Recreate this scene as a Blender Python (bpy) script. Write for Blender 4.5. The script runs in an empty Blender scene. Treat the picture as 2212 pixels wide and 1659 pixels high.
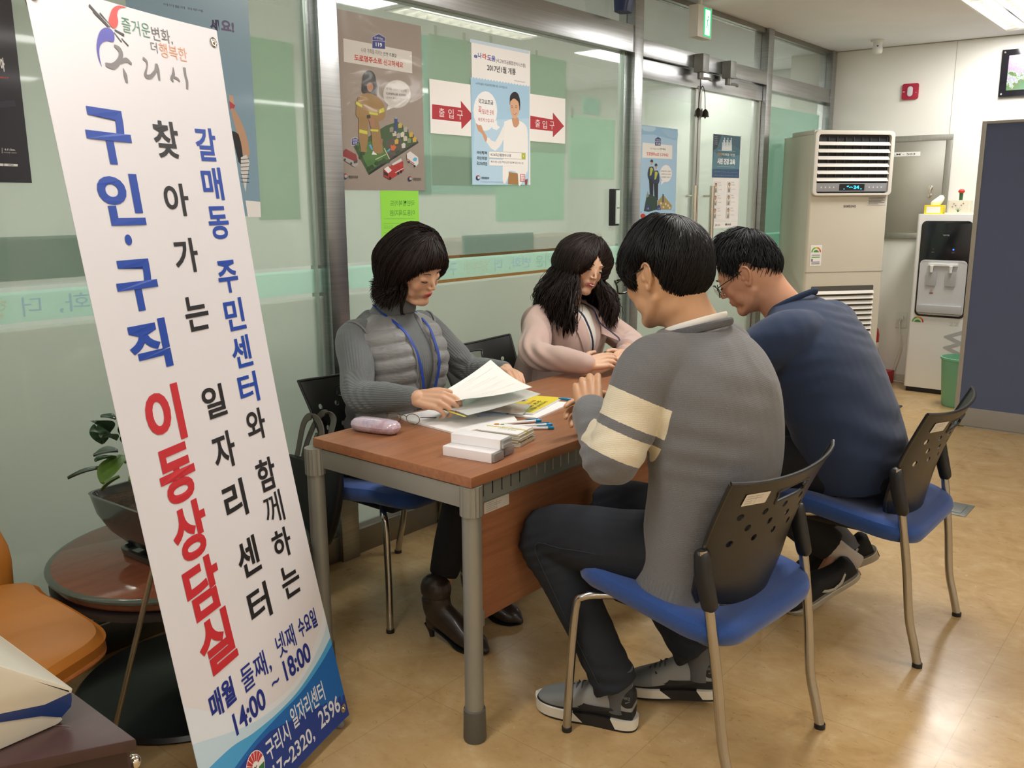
import bpy, bmesh, math, random
import numpy as np
from mathutils import Vector, Matrix, noise
from mathutils.bvhtree import BVHTree
random.seed(7)
SC = bpy.context.scene
COL = SC.collection
PI = math.pi
R_ = math.radians
# ------------------------------------------------------------ camera
FPX, PIT, ROL, YAW, CAMZ = 1902.7, R_(11.664), R_(.3515), R_(39.483), 1.37
_f = Vector((math.cos(PIT)*math.cos(YAW), math.cos(PIT)*math.sin(YAW), -math.sin(PIT)))
_r0 = Vector((math.sin(YAW), -math.cos(YAW), 0)); _d0 = _f.cross(_r0)
CR = _r0*math.cos(ROL)+_d0*math.sin(ROL); CD = -_r0*math.sin(ROL)+_d0*math.cos(ROL); CF = _f
CAM = Vector((0, 0, CAMZ))
def ray(x, y): return CF + CR*((x-1106)/FPX) + CD*((y-829.5)/FPX)
def az(x, y, z=0.): d = ray(x, y); return CAM + d*((z-CAMZ)/d.z)
def ay(x, y, Y): d = ray(x, y); return CAM + d*(Y/d.y)
def ax(x, y, X): d = ray(x, y); return CAM + d*(X/d.x)
def apl(x, y, p, n): d = ray(x, y); return CAM + d*((Vector(p)-CAM).dot(n)/d.dot(n))
cd = bpy.data.cameras.new('camera'); cam = bpy.data.objects.new('camera', cd); COL.objects.link(cam)
cam.matrix_world = Matrix(((CR.x, -CD.x, -CF.x, 0), (CR.y, -CD.y, -CF.y, 0), (CR.z, -CD.z, -CF.z, CAMZ), (0, 0, 0, 1)))
cd.sensor_width = 36; cd.lens = FPX/2212*36; cd.clip_start = .02
SC.camera = cam
SC.view_settings.view_transform = 'Standard'; SC.view_settings.look = 'None'; SC.view_settings.gamma = 1
SC.view_settings.use_curve_mapping = False
# ------------------------------------------------------------ materials
def srgb(c):
    if isinstance(c, str): c = [int(c[i:i+2], 16)/255 for i in (0, 2, 4)]
    return tuple(((v+.055)/1.055)**2.4 if v > .04045 else v/12.92 for v in c[:3])+(1,)
class NT:
    def __init__(s, name):
        s.m = bpy.data.materials.new(name); s.m.use_nodes = True; s.t = s.m.node_tree; s.N = s.t.nodes; s.L = s.t.links
        s.b = s.N['Principled BSDF']; s.out = s.N['Material Output']
    def n(s, typ, **k):
        o = s.N.new(typ)
        for a, v in k.items():
            if a.startswith('i_'): o.inputs[a[2:].replace('_', ' ')].default_value = v
            elif a[0] == 'I' and a[1:].isdigit(): o.inputs[int(a[1:])].default_value = v
            else: setattr(o, a, v)
        return o
    def l(s, a, b): s.L.new(a, b)
    def math(s, op, a, b=None, c=None, clamp=False):
        o = s.N.new('ShaderNodeMath'); o.operation = op; o.use_clamp = clamp
        for i, v in enumerate((a, b, c)):
            if v is None: continue
            if isinstance(v, (int, float)): o.inputs[i].default_value = v
            else: s.l(v, o.inputs[i])
        return o.outputs[0]
    def mix(s, f, a, b):
        o = s.N.new('ShaderNodeMix'); o.data_type = 'RGBA'
        for i, v in ((0, f), (6, a), (7, b)):
            if isinstance(v, (int, float, tuple)): o.inputs[i].default_value = v
            else: s.l(v, o.inputs[i])
        return o.outputs[2]
    def coord(s, k='Object'): return s.n('ShaderNodeTexCoord').outputs[k]
    def xyz(s, v): o = s.n('ShaderNodeSeparateXYZ'); s.l(v, o.inputs[0]); return o.outputs
    def noise(s, sc, det=3, ro=.5, vec=None, scale=None, dist=0):
        o = s.n('ShaderNodeTexNoise'); o.inputs['Scale'].default_value = sc; o.inputs['Detail'].default_value = det; o.inputs['Roughness'].default_value = ro
        o.inputs['Distortion'].default_value = dist
        v = vec if vec is not None else s.coord()
        if scale:
            mp = s.n('ShaderNodeMapping'); mp.inputs['Scale'].default_value = scale; s.l(v, mp.inputs[0]); v = mp.outputs[0]
        s.l(v, o.inputs['Vector']); return o.outputs[0]
    def ramp(s, f, stops, interp='LINEAR'):
        o = s.n('ShaderNodeValToRGB'); e = o.color_ramp; e.interpolation = interp
        while len(e.elements) < len(stops): e.elements.new(.5)
        for el, (p, c) in zip(e.elements, stops): el.position = p; el.color = c if len(c) == 4 else tuple(c)+(1,)
        s.l(f, o.inputs[0]); return o.outputs[0]
    def bump(s, h, st=.3, d=.002):
        o = s.n('ShaderNodeBump'); o.inputs['Strength'].default_value = st; o.inputs['Distance'].default_value = d
        s.l(h, o.inputs['Height']); s.l(o.outputs[0], s.b.inputs['Normal']); return o
    def fres(s, ior):
        f = s.n('ShaderNodeFresnel', i_IOR=ior); g = s.n('ShaderNodeNewGeometry'); return s.math('MULTIPLY', f.outputs[0], s.math('SUBTRACT', 1, g.outputs['Backfacing'])), f
    def attr(s, nm): o = s.n('ShaderNodeAttribute'); o.attribute_name = nm; return o
MATS = {}
def pbr(name, col, rough=.5, metal=0., nz=None, bump=None, spec=None, coat=0, em=None, sheen=0, trans=0, ior=None, alpha=None, aniso=None, sss=0):
    if name in MATS: return MATS[name]
    t = NT(name); b = t.b; c = srgb(col)
    b.inputs['Base Color'].default_value = c; b.inputs['Roughness'].default_value = rough; b.inputs['Metallic'].default_value = metal
    if spec is not None: b.inputs['Specular IOR Level'].default_value = spec
    if coat: b.inputs['Coat Weight'].default_value = coat; b.inputs['Coat Roughness'].default_value = .08
    if sheen: b.inputs['Sheen Weight'].default_value = sheen; b.inputs['Sheen Roughness'].default_value = .5
    if trans: b.inputs['Transmission Weight'].default_value = trans
    if ior: b.inputs['IOR'].default_value = ior
    if alpha is not None: b.inputs['Alpha'].default_value = alpha
    if sss: b.inputs['Subsurface Weight'].default_value = sss; b.inputs['Subsurface Radius'].default_value = (.01, .004, .002); b.inputs['Subsurface Scale'].default_value = 1
    if nz:   # (scale, amount, stretch)
        f = t.noise(nz[0], 4, .6, scale=nz[2] if len(nz) > 2 else None)
        d = nz[1]; lo = tuple(v*(1-d) for v in c[:3])+(1,); hi = tuple(min(1, v*(1+d)) for v in c[:3])+(1,)
        t.l(t.ramp(f, [(.3, lo), (.7, hi)]), b.inputs['Base Color'])
    else:
        f = t.noise(35, 2); t.l(t.math('MULTIPLY_ADD', f, .06, rough-.03, clamp=True), b.inputs['Roughness'])
    if bump: t.bump(t.noise(bump[0], 3, .6, scale=bump[3] if len(bump) > 3 else None), bump[1], bump[2])
    if em: b.inputs['Emission Color'].default_value = srgb(em[0]); b.inputs['Emission Strength'].default_value = em[1]
    MATS[name] = t.m; return t.m
# ------------------------------------------------------------ mesh helpers
def link(o, parent=None):
    COL.objects.link(o)
    if parent is not None: o.parent = parent
    return o
def tag(o, label=None, cat=None, group=None, kind=None):
    if label: o['label'] = label
    if cat: o['category'] = cat
    if group: o['group'] = group
    if kind: o['kind'] = kind
    return o
def empty(name, loc=(0, 0, 0), rz=0, label=None, cat=None, group=None):
    o = bpy.data.objects.new(name, None); o.empty_display_size = .05; o.location = loc; o.rotation_euler = (0, 0, rz); COL.objects.link(o)
    return tag(o, label, cat, group)
def obj(name, bm, mat, parent=None, smooth=False, loc=None, rot=None, bevel=None, kind=None, ang=40):
    if isinstance(bm, bmesh.types.BMesh):
        bmesh.ops.recalc_face_normals(bm, faces=bm.faces)
        if bevel:
            es = [e for e in bm.edges if len(e.link_faces) == 2 and e.calc_face_angle(0) > R_(30)]
            bmesh.ops.bevel(bm, geom=es, offset=bevel, segments=2, profile=.7, affect='EDGES')
        me = bpy.data.meshes.new(name); bm.to_mesh(me); bm.free()
    else: me = bm; me.name = name
    if smooth or bevel:
        me.shade_smooth()
        if smooth != 'all': me.set_sharp_from_angle(angle=R_(ang))
    for m in (mat if isinstance(mat, (list, tuple)) else [mat]): me.materials.append(m)
    o = bpy.data.objects.new(name, me); link(o, parent)
    if loc is not None: o.location = loc
    if rot is not None: o.rotation_euler = rot
    if kind: o['kind'] = kind
    return o
def BM(): return bmesh.new()
def box(bm, a, b, M=None):
    x0, y0, z0 = a; x1, y1, z1 = b
    vs = [bm.verts.new((x, y, z)) for z in (z0, z1) for x, y in ((x0, y0), (x1, y0), (x1, y1), (x0, y1))]
    if M is not None:
        for v in vs: v.co = M @ v.co
    for f in ((0, 3, 2, 1), (4, 5, 6, 7), (0, 1, 5, 4), (1, 2, 6, 5), (2, 3, 7, 6), (3, 0, 4, 7)): bm.faces.new([vs[i] for i in f])
    return vs
def bx(a, b, M=None): bm = BM(); box(bm, a, b, M); return bm
def frame(d, ref=None):
    d = Vector(d).normalized()
    ref = Vector(ref) if ref is not None else (Vector((0, 0, 1)) if abs(d.z) < .9 else Vector((1, 0, 0)))
    s = d.cross(ref)
    if s.length < 1e-5: s = d.cross(Vector((0, 1, 0)))
    s.normalize(); return s, s.cross(d).normalized(), d      # side, up(~ref), dir
def cat(pts, n):
    P = [Vector(p) for p in pts]; out = []
    if len(P) < 3 or n <= 1: return P
    for i in range(len(P)-1):
        p0 = P[i-1] if i else P[0]*2-P[1]; p1 = P[i]; p2 = P[i+1]; p3 = P[i+2] if i+2 < len(P) else P[-1]*2-P[-2]
        for k in range(n):
            t = k/n; out.append(.5*((2*p1)+(-p0+p2)*t+(2*p0-5*p1+4*p2-p3)*t*t+(-p0+3*p1-3*p2+p3)*t**3))
    out.append(P[-1].copy()); return out
def catv(vals, n):
    return [tuple(v) for v in cat([tuple(v)+(0,)*(3-len(v)) if hasattr(v, '__len__') else (v, v, 0) for v in vals], n)]
def tube(bm, pts, r, seg=10, n=1, ref=None, cap=True, rnd=False, sq=2.):
    """closed tube along pts; r scalar or list of r/(a,b): a across, b along ref"""
    rr = r if isinstance(r, (list, tuple)) else [r]*len(pts)
    rr = [v if hasattr(v, '__len__') else (v, v) for v in rr]
    if n > 1 and len(pts) > 2: P = cat(pts, n); Q = catv(rr, n)
    else: P = [Vector(p) for p in pts]; Q = rr
    if rnd:
        d0 = (P[0]-P[1]).normalized(); d1 = (P[-1]-P[-2]).normalized(); a0, a1 = min(Q[0][:2]), min(Q[-1][:2])
        pre = [(P[0]+d0*a0*math.sin(t), (Q[0][0]*math.cos(t), Q[0][1]*math.cos(t))) for t in (R_(80), R_(55), R_(28))]
        post = [(P[-1]+d1*a1*math.sin(t), (Q[-1][0]*math.cos(t), Q[-1][1]*math.cos(t))) for t in (R_(28), R_(55), R_(80))]
        P = [p for p, _ in pre]+list(P)+[p for p, _ in post]; Q = [q for _, q in pre]+list(Q)+[q for _, q in post]
    rings = []; prev = None
    for i, p in enumerate(P):
        d = (P[min(i+1, len(P)-1)]-P[max(i-1, 0)])
        if d.length < 1e-9: d = Vector((0, 0, 1))
        s, u, _ = frame(d, ref if ref is not None else prev)
        prev = u
        a, b = Q[i][0], Q[i][1]
        ring = []
        for k in range(seg):
            t = 2*PI*k/seg; c, sn = math.cos(t), math.sin(t)
            if sq != 2: c = math.copysign(abs(c)**(2/sq), c); sn = math.copysign(abs(sn)**(2/sq), sn)
            ring.append(bm.verts.new(p+s*(a*c)+u*(b*sn)))
        rings.append(ring)
    for A, B in zip(rings, rings[1:]):
        for k in range(seg): bm.faces.new((A[k], A[(k+1) % seg], B[(k+1) % seg], B[k]))
    if cap: bm.faces.new(rings[0][::-1]); bm.faces.new(rings[-1])
    return rings
def cyl(bm, a, b, r, seg=20, r2=None): return tube(bm, [a, b], [r, r if r2 is None else r2], seg=seg)
def loft(bm, rings, seg=28, cap=True, n=1):
    """rings: (centre, side, front, a, b[, sq])"""
    if n > 1:
        cs = cat([r[0] for r in rings], n); ss = cat([r[1] for r in rings], n); fs = cat([r[2] for r in rings], n)
        q = cat([(r[3], r[4], r[5] if len(r) > 5 else 2) for r in rings], n)
        rings = [(c, s, f, v[0], v[1], v[2]) for c, s, f, v in zip(cs, ss, fs, q)]
    R = []
    for r in rings:
        c, s, f = Vector(r[0]), Vector(r[1]).normalized(), Vector(r[2]).normalized(); e = r[5] if len(r) > 5 else 2
        ring = []
        for k in range(seg):
            t = 2*PI*k/seg; x, y = math.cos(t), math.sin(t)
            x = math.copysign(abs(x)**(2/e), x); y = math.copysign(abs(y)**(2/e), y)
            ring.append(bm.verts.new(c+s*(r[3]*x)+f*(r[4]*y)))
        R.append(ring)
    for A, B in zip(R, R[1:]):
        for k in range(seg): bm.faces.new((A[k], A[(k+1) % seg], B[(k+1) % seg], B[k]))
    if cap: bm.faces.new(R[0][::-1]); bm.faces.new(R[-1])
    return R
def lathe(bm, prof, seg=32, M=None, cap=True):
    R = []
    for r, z in prof:
        R.append([bm.verts.new((r*math.cos(2*PI*k/seg), r*math.sin(2*PI*k/seg), z)) for k in range(seg)])
    for A, B in zip(R, R[1:]):
        for k in range(seg): bm.faces.new((A[k], A[(k+1) % seg], B[(k+1) % seg], B[k]))
    if cap: bm.faces.new(R[0][::-1]); bm.faces.new(R[-1])
    if M is not None:
        for r in R:
            for v in r: v.co = M @ v.co
def ell(bm, c, r, M=None, u=16, v=10):
    Mx = Matrix.Translation(Vector(c)) @ (M.to_4x4() if M is not None else Matrix.Identity(4)) @ Matrix.Diagonal((r[0], r[1], r[2], 1))
    bmesh.ops.create_uvsphere(bm, u_segments=u, v_segments=v, radius=1, matrix=Mx)
def prism(bm, pts, h, M=None):
    """pts 2-D outline -> prism from z=0 to h (M maps it)"""
    a = [bm.verts.new((p[0], p[1], 0)) for p in pts]; b = [bm.verts.new((p[0], p[1], h)) for p in pts]; n = len(pts)
    bm.faces.new(a[::-1]); bm.faces.new(b)
    for i in range(n): bm.faces.new((a[i], a[(i+1) % n], b[(i+1) % n], b[i]))
    if M is not None:
        for v in a+b: v.co = M @ v.co
def rrect(x0, y0, x1, y1, r, k=5):
    out = []
    for cx, cy, a in ((x1-r, y0+r, -90), (x1-r, y1-r, 0), (x0+r, y1-r, 90), (x0+r, y0+r, 180)):
        for i in range(k+1): t = R_(a+90*i/k); out.append((cx+r*math.cos(t), cy+r*math.sin(t)))
    return out
def axes(o, X, Y, Z=None):
    X = Vector(X).normalized(); Y = Vector(Y); Z = X.cross(Y).normalized() if Z is None else Vector(Z).normalized(); Y = Z.cross(X)
    return Matrix(((X.x, Y.x, Z.x, o[0]), (X.y, Y.y, Z.y, o[1]), (X.z, Y.z, Z.z, o[2]), (0, 0, 0, 1)))
# text -> geometry fitted in boxes
_tc = {}
def glyph(s, bold=0.):
    k = (s, bold)
    if k in _tc: return _tc[k]
    c = bpy.data.curves.new('t', 'FONT'); c.body = s; c.offset = bold; c.resolution_u = 4
    o = bpy.data.objects.new('t', c); me = bpy.data.meshes.new_from_object(o)
    vs = [v.co.xy.copy() for v in me.vertices]; fs = [tuple(p.vertices) for p in me.polygons]
    bpy.data.objects.remove(o); bpy.data.curves.remove(c); bpy.data.meshes.remove(me)
    x0 = min(v.x for v in vs); x1 = max(v.x for v in vs); y0 = min(v.y for v in vs); y1 = max(v.y for v in vs)
    _tc[k] = ([((v.x-x0)/(x1-x0), (v.y-y0)/(y1-y0)) for v in vs], fs, (x1-x0)/(y1-y0)); return _tc[k]
def put_text(bm, s, x0, y0, x1, y1, bold=.0, M=None, mi=0, z=0., fn=None, mirror=False):
    vs, fs, _ = glyph(s, bold)
    V = []
    for u, v in vs:
        if mirror: u = 1-u
        p = Vector((x0+(x1-x0)*u, y0+(y1-y0)*v, z))
        if fn: p = fn(p)
        V.append(bm.verts.new(M @ p if M is not None else p))
    for f in fs:
        try: F = bm.faces.new([V[i] for i in f]); F.material_index = mi
        except ValueError: pass
def poly(bm, pts, z=0., mi=0, M=None, fn=None):
    V = []
    for p in pts:
        q = Vector((p[0], p[1], z))
        if fn: q = fn(q)
        V.append(bm.verts.new(M @ q if M is not None else q))
    F = bm.faces.new(V); F.material_index = mi; return F
def circ(cx, cy, rx, ry=None, n=24, a0=0, a1=360):
    ry = ry or rx; k = n if a1-a0 >= 360 else n+1
    return [(cx+rx*math.cos(R_(a0+(a1-a0)*i/n)), cy+ry*math.sin(R_(a0+(a1-a0)*i/n))) for i in range(k)]
def stroke(bm, pts, w, z=0., mi=0, M=None, n=4, fn=None):
    P = cat([(p[0], p[1], 0) for p in pts], n) if len(pts) > 2 else [Vector((p[0], p[1], 0)) for p in pts]
    ws = w if isinstance(w, (list, tuple)) else [w]*len(pts); m = len(P)
    L = []; Rr = []
    for i, p in enumerate(P):
        d = (P[min(i+1, m-1)]-P[max(i-1, 0)]).normalized(); nn = Vector((-d.y, d.x, 0))
        f = i/(m-1)*(len(ws)-1); k = min(int(f), len(ws)-2); ww = ws[k]+(ws[k+1]-ws[k])*(f-k)
        L.append((p+nn*ww/2)); Rr.append((p-nn*ww/2))
    for i in range(m-1):
        poly(bm, [Rr[i], Rr[i+1], L[i+1], L[i]], z, mi, M, fn)
def flat(name, bm, mats, parent=None, loc=None):
    me = bpy.data.meshes.new(name); bm.to_mesh(me); bm.free()
    for m in mats: me.materials.append(m)
    o = bpy.data.objects.new(name, me); link(o, parent)
    if loc is not None: o.location = loc
    return o
def ev(o):
    return bpy.data.meshes.new_from_object(o.evaluated_get(bpy.context.evaluated_depsgraph_get()))
def remesh(bm, voxel, smooth=3, fac=.5):
    bmesh.ops.recalc_face_normals(bm, faces=bm.faces)
    me = bpy.data.meshes.new('r'); bm.to_mesh(me); bm.free()
    o = bpy.data.objects.new('r', me); COL.objects.link(o)
    m = o.modifiers.new('r', 'REMESH'); m.mode = 'VOXEL'; m.voxel_size = voxel; m.adaptivity = 0
    if smooth: s = o.modifiers.new('s', 'SMOOTH'); s.factor = fac; s.iterations = smooth
    bpy.context.view_layer.update(); r = ev(o)
    bpy.data.objects.remove(o); bpy.data.meshes.remove(me); return r
def getv(me):
    a = np.empty(len(me.vertices)*3, np.float32); me.vertices.foreach_get('co', a); return a.reshape(-1, 3)
def setv(me, a): me.vertices.foreach_set('co', np.ascontiguousarray(a, np.float32).ravel()); me.update()
def getn(me):
    a = np.empty(len(me.vertices)*3, np.float32); me.vertex_normals.foreach_get('vector', a); return a.reshape(-1, 3)
def attr(me, name, vals):
    a = me.attributes.new(name, 'FLOAT', 'POINT'); a.data.foreach_set('value', np.ascontiguousarray(vals, np.float32))
def prune(me):
    """keep only the largest shell"""
    bm = BM(); bm.from_mesh(me); bm.verts.ensure_lookup_table(); seen = [False]*len(bm.verts); best = []
    for v in bm.verts:
        if seen[v.index]: continue
        st = [v]; seen[v.index] = True; comp = []
        while st:
            w = st.pop(); comp.append(w)
            for e in w.link_edges:
                q = e.other_vert(w)
                if not seen[q.index]: seen[q.index] = True; st.append(q)
        if len(comp) > len(best): best = comp
    keep = set(v.index for v in best); bmesh.ops.delete(bm, geom=[v for v in bm.verts if v.index not in keep], context='VERTS')
    bm.to_mesh(me); bm.free(); return me
def copy_tree(o, parent=None):
    c = o.copy(); COL.objects.link(c); c.parent = parent
    for ch in list(o.children): copy_tree(ch, c)
    return c
# ============================================================ ROOM
YW = 2.605; ZC = 2.47
steel = pbr('brushed_steel', 'aeb0b1', .28, 1., nz=(3, .12, (1, 1, 60)), bump=(40, .08, .0005, (1, 1, 30)))
steelh = pbr('brushed_steel_horizontal', 'aeb0b1', .26, 1., nz=(3, .12, (.6, 40, 40)), bump=(40, .08, .0005, (1, 40, 40)))
steeld = pbr('dull_steel', '8c897f', .4, 1., nz=(6, .1))
chrome = pbr('chrome', 'd8d2c6', .1, 1.)
dark = pbr('black_plastic', '1a1b1c', .42, 0, bump=(260, .15, .0004))
white_wall = pbr('white_panel', 'eceae2', .55, 0, nz=(2, .02), bump=(180, .05, .0004))
def floor_mat():
    t = NT('marbled_vinyl'); co = t.coord()
    a = t.noise(5, 6, .62, co, dist=1.1); b = t.noise(26, 5, .65, co, (1, .55, 1), dist=.8); c = t.noise(1.3, 3, .5, co)
    base = t.ramp(t.math('MULTIPLY_ADD', a, .7, t.math('MULTIPLY', b, .32)), [(.3, srgb('a8895c')), (.46, srgb('bd9d6c')), (.58, srgb('c4a677')), (.72, srgb('d0b68a'))])
    fl = t.ramp(t.noise(20, 5, .75, co, (1.6, .8, 1), dist=2.2), [(.0, (1, 1, 1)), (.34, (1, 1, 1)), (.385, (0, 0, 0))])
    col = t.mix(t.math('MULTIPLY', fl, .55), base, srgb('96723f'))
    fl2 = t.ramp(t.noise(13, 5, .75, co, (1, 1.5, 1), dist=2.5), [(.66, (0, 0, 0)), (.70, (1, 1, 1))])
    col = t.mix(t.math('MULTIPLY', fl2, .5), col, srgb('dfcba4'))
    sp = t.xyz(co); seams = []
    for k, off in ((0, .21), (1, .17)):
        w = t.math('WRAP', t.math('ADD', sp[k], off), .0, .6); w = t.math('MINIMUM', w, t.math('SUBTRACT', .6, w)); seams.append(t.math('LESS_THAN', w, .0012))
    s = t.math('MAXIMUM', *seams); col = t.mix(t.math('MULTIPLY', s, .35), col, srgb('8a6d43'))
    t.l(col, t.b.inputs['Base Color'])
    t.l(t.math('MULTIPLY_ADD', t.noise(9, 4, .6, co), .14, .17), t.b.inputs['Roughness']); t.b.inputs['Specular IOR Level'].default_value = .45
    t.bump(t.math('ADD', a, t.math('MULTIPLY', s, -1.)), .12, .0015); return t.m
def struct(name, bm, m, **k): return tag(obj(name, bm, m, **k), kind='structure')
bm = bx((-3, -4.2, -.06), (7.6, YW-.03, 0)); struct('floor', bm, floor_mat())
tg = NT('speckled_granite'); g = tg.coord(); tg.l(tg.ramp(tg.noise(160, 2, .9, g), [(.35, srgb('8d887f')), (.5, srgb('b5b0a7')), (.62, srgb('d6d1c8'))], 'CONSTANT'), tg.b.inputs['Base Color']); tg.b.inputs['Roughness'].default_value = .2
struct('floor', bx((-3, YW-.03, -.06), (7.6, 5.6, 0)), tg.m)
ceil_m = pbr('ceiling_paint', 'f1f3f7', .75, 0, nz=(4, .02), bump=(120, .05, .0006))
# ceiling with openings for the recessed fixtures
FIX = [(x, y) for y in (1.26, -1.3, -3.3) for x in (-1.9, .6, 3.08, 6.28)]
FL, FW = 1.28, .30
def ceiling_cells(x0, x1, y0, y1, holes, z, t):
    xs = sorted({x0, x1, *[h[0]-FL/2 for h in holes], *[h[0]+FL/2 for h in holes]}); ys = sorted({y0, y1, *[h[1]-FW/2 for h in holes], *[h[1]+FW/2 for h in holes]})
    bm = BM()
    for a, b in zip(xs, xs[1:]):
        for c, d in zip(ys, ys[1:]):
            mx, my = (a+b)/2, (c+d)/2
            if any(abs(mx-h[0]) < FL/2 and abs(my-h[1]) < FW/2 for h in holes): continue
            box(bm, (a, c, z), (b, d, z+t))
    bmesh.ops.remove_doubles(bm, verts=bm.verts, dist=1e-5); return bm
struct('ceiling', ceiling_cells(-3, 7.6, -4.2, YW, FIX, ZC, .03), ceil_m)
FIXC = [(x, 3.9) for x in (1.9, 4.4, 6.8)]
struct('ceiling', ceiling_cells(-3, 7.6, YW, 5.6, FIXC, ZC, .03), ceil_m)
struct('wall_left', bx((-3.1, -4.2, 0), (-3, 5.6, ZC)), white_wall)
struct('wall_front', bx((-3.1, -4.3, 0), (7.7, -4.2, ZC)), white_wall)
# end wall, a few degrees off square
wp = Vector((7.0, YW, 0)); wd = Vector((.114, -1.268, 0)).normalized(); wn = Vector((-wd.y, wd.x, 0))*-1   # faces the room (-x)
if wn.x > 0: wn = -wn
def wallM(off=0., z=0., s=0.): return axes(wp+wd*s+wn*off+Vector((0, 0, z)), wd, (0, 0, 1), wn)   # local x along wall, y up, z out
bm = BM(); box(bm, (-.3, 0, -.1), (6.95, ZC, 0), wallM()); struct('wall_right', bm, white_wall)
struct('wall_right', bx((7.6, 2.7, 0), (7.7, 5.6, ZC)), pbr('corridor_paint', 'cdd3cb', .6, nz=(2, .03)))
struct('wall_back', bx((-3, 5.5, 0), (7.6, 5.6, ZC)), pbr('corridor_paint', 'cdd3cb', .6, nz=(2, .03)))
bm = BM(); box(bm, (0, .0, 0), (6.9, .05, .006), wallM()); struct('baseboard_right', bm, pbr('pale_baseboard', 'c9c4b6', .5))
bm = BM(); box(bm, (.868, .05, 0), (.871, ZC, .0012), wallM()); box(bm, (2.09, .05, 0), (2.093, ZC, .0012), wallM()); box(bm, (0, ZC-.006, 0), (6.9, ZC, .003), wallM()); struct('trim_1', bm, pbr('panel_seam', 'aaa79c', .6))
# ---- steel frame of the glass partition
def steelbar(nm, a, b, m=steel, bev=.002): return struct(nm, bx(a, b), m, bevel=bev)
steelbar('trim_2', (2.065, YW-.05, 0), (2.15, YW+.05, ZC))
steelbar('trim_3', (4.115, YW-.05, 0), (4.20, YW+.05, ZC))
steelbar('trim_4', (5.755, YW-.05, 0), (5.84, YW+.05, ZC))
steelbar('trim_5', (6.915, YW-.05, 0), (6.995, YW+.05, ZC))
for i, (x0, x1) in enumerate(((-3, 2.065), (2.15, 4.115), (5.84, 6.915))):
    z0, z1 = (2.124, 2.256) if i < 2 else (2.09, 2.19)
    steelbar('trim_%d' % (6+i), (x0, YW-.045, z0), (x1, YW+.045, z1), steelh)
    steelbar('trim_%d' % (10+i), (x0, YW-.03, 0), (x1, YW+.04, .10), steeld)
    struct('trim_%d' % (14+i), bx((x0, YW-.012, .10), (x1, YW+.035, .118)), pbr('aluminium_bead', 'b7bab4', .4, .7))
    struct('trim_%d' % (18+i), bx((x0, YW-.03, ZC-.03), (x1, YW+.03, ZC)), steeld)
steelbar('trim_22', (4.20, YW-.05, 2.115), (5.755, YW+.05, 2.20), steelh)
struct('trim_23', bx((4.20, YW-.03, ZC-.03), (5.755, YW+.03, ZC)), steeld)
struct('trim_24', bx((4.07, YW-.012, .1), (4.078, YW+.02, 2.124)), pbr('glass_edge_bead', 'a9bdb2', .3, .3))
struct('trim_25', bx((2.03, YW-.014, .1), (2.04, YW+.014, 2.124)), pbr('glass_edge_bead', 'a9bdb2', .3, .3))
# ---- glass
def film_mat():
    t = NT('frosted_film_glass'); z = t.xyz(t.coord())[2]
    def band(a, b): return t.math('MULTIPLY', t.math('GREATER_THAN', z, a), t.math('LESS_THAN', z, b))
    mint = band(1.050, 1.136); gap = t.math('ADD', band(1.036, 1.050), band(1.136, 1.149))
    top = t.math('SUBTRACT', 1, t.math('SMOOTH_MIN', t.math('MAXIMUM', t.math('MULTIPLY', t.math('SUBTRACT', z, 1.80), 2.6), 0), 1, .1))
    op = t.math('MULTIPLY_ADD', top, .13, .30)
    op = t.math('MULTIPLY_ADD', t.math('LESS_THAN', z, 1.04), .24, op)
    op = t.math('MAXIMUM', t.math('MULTIPLY', op, t.math('SUBTRACT', 1, gap)), t.math('MULTIPLY', mint, .6))
    col = t.mix(mint, srgb('c6d1c5'), srgb('c4ead9'))
    d = t.n('ShaderNodeBsdfDiffuse'); t.l(col, d.inputs[0]); tl = t.n('ShaderNodeBsdfTranslucent'); t.l(col, tl.inputs[0])
    m1 = t.n('ShaderNodeMixShader', I0=.45); t.l(d.outputs[0], m1.inputs[1]); t.l(tl.outputs[0], m1.inputs[2])
    tr = t.n('ShaderNodeBsdfTransparent'); tr.inputs[0].default_value = (.955, .985, .965, 1)
    m2 = t.n('ShaderNodeMixShader'); t.l(op, m2.inputs[0]); t.l(tr.outputs[0], m2.inputs[1]); t.l(m1.outputs[0], m2.inputs[2])
    gl = t.n('ShaderNodeBsdfGlossy'); gl.inputs['Roughness'].default_value = .03
    fr, _ = t.fres(1.5); m3 = t.n('ShaderNodeMixShader'); t.l(fr, m3.inputs[0]); t.l(m2.outputs[0], m3.inputs[1]); t.l(gl.outputs[0], m3.inputs[2])
    t.l(m3.outputs[0], t.out.inputs[0]); return t.m
def clear_mat(nm='clear_glass', op=.12, c='c5cbc6'):
    t = NT(nm); d = t.n('ShaderNodeBsdfDiffuse'); d.inputs[0].default_value = srgb(c); tr = t.n('ShaderNodeBsdfTransparent'); tr.inputs[0].default_value = (.93, .96, .94, 1)
    f = t.math('MULTIPLY_ADD', t.noise(3, 2), .04, op-.02)
    m2 = t.n('ShaderNodeMixShader'); t.l(f, m2.inputs[0]); t.l(tr.outputs[0], m2.inputs[1]); t.l(d.outputs[0], m2.inputs[2])
    gl = t.n('ShaderNodeBsdfGlossy'); gl.inputs['Roughness'].default_value = .03; fr, _ = t.fres(1.5); m3 = t.n('ShaderNodeMixShader')
    t.l(fr, m3.inputs[0]); t.l(m2.outputs[0], m3.inputs[1]); t.l(gl.outputs[0], m3.inputs[2]); t.l(m3.outputs[0], t.out.inputs[0]); return t.m
FILM = film_mat(); CLR = clear_mat()
def pane(nm, x0, x1, z0, z1, m): return struct(nm, bx((x0, YW-.004, z0), (x1, YW+.004, z1)), m)
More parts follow.
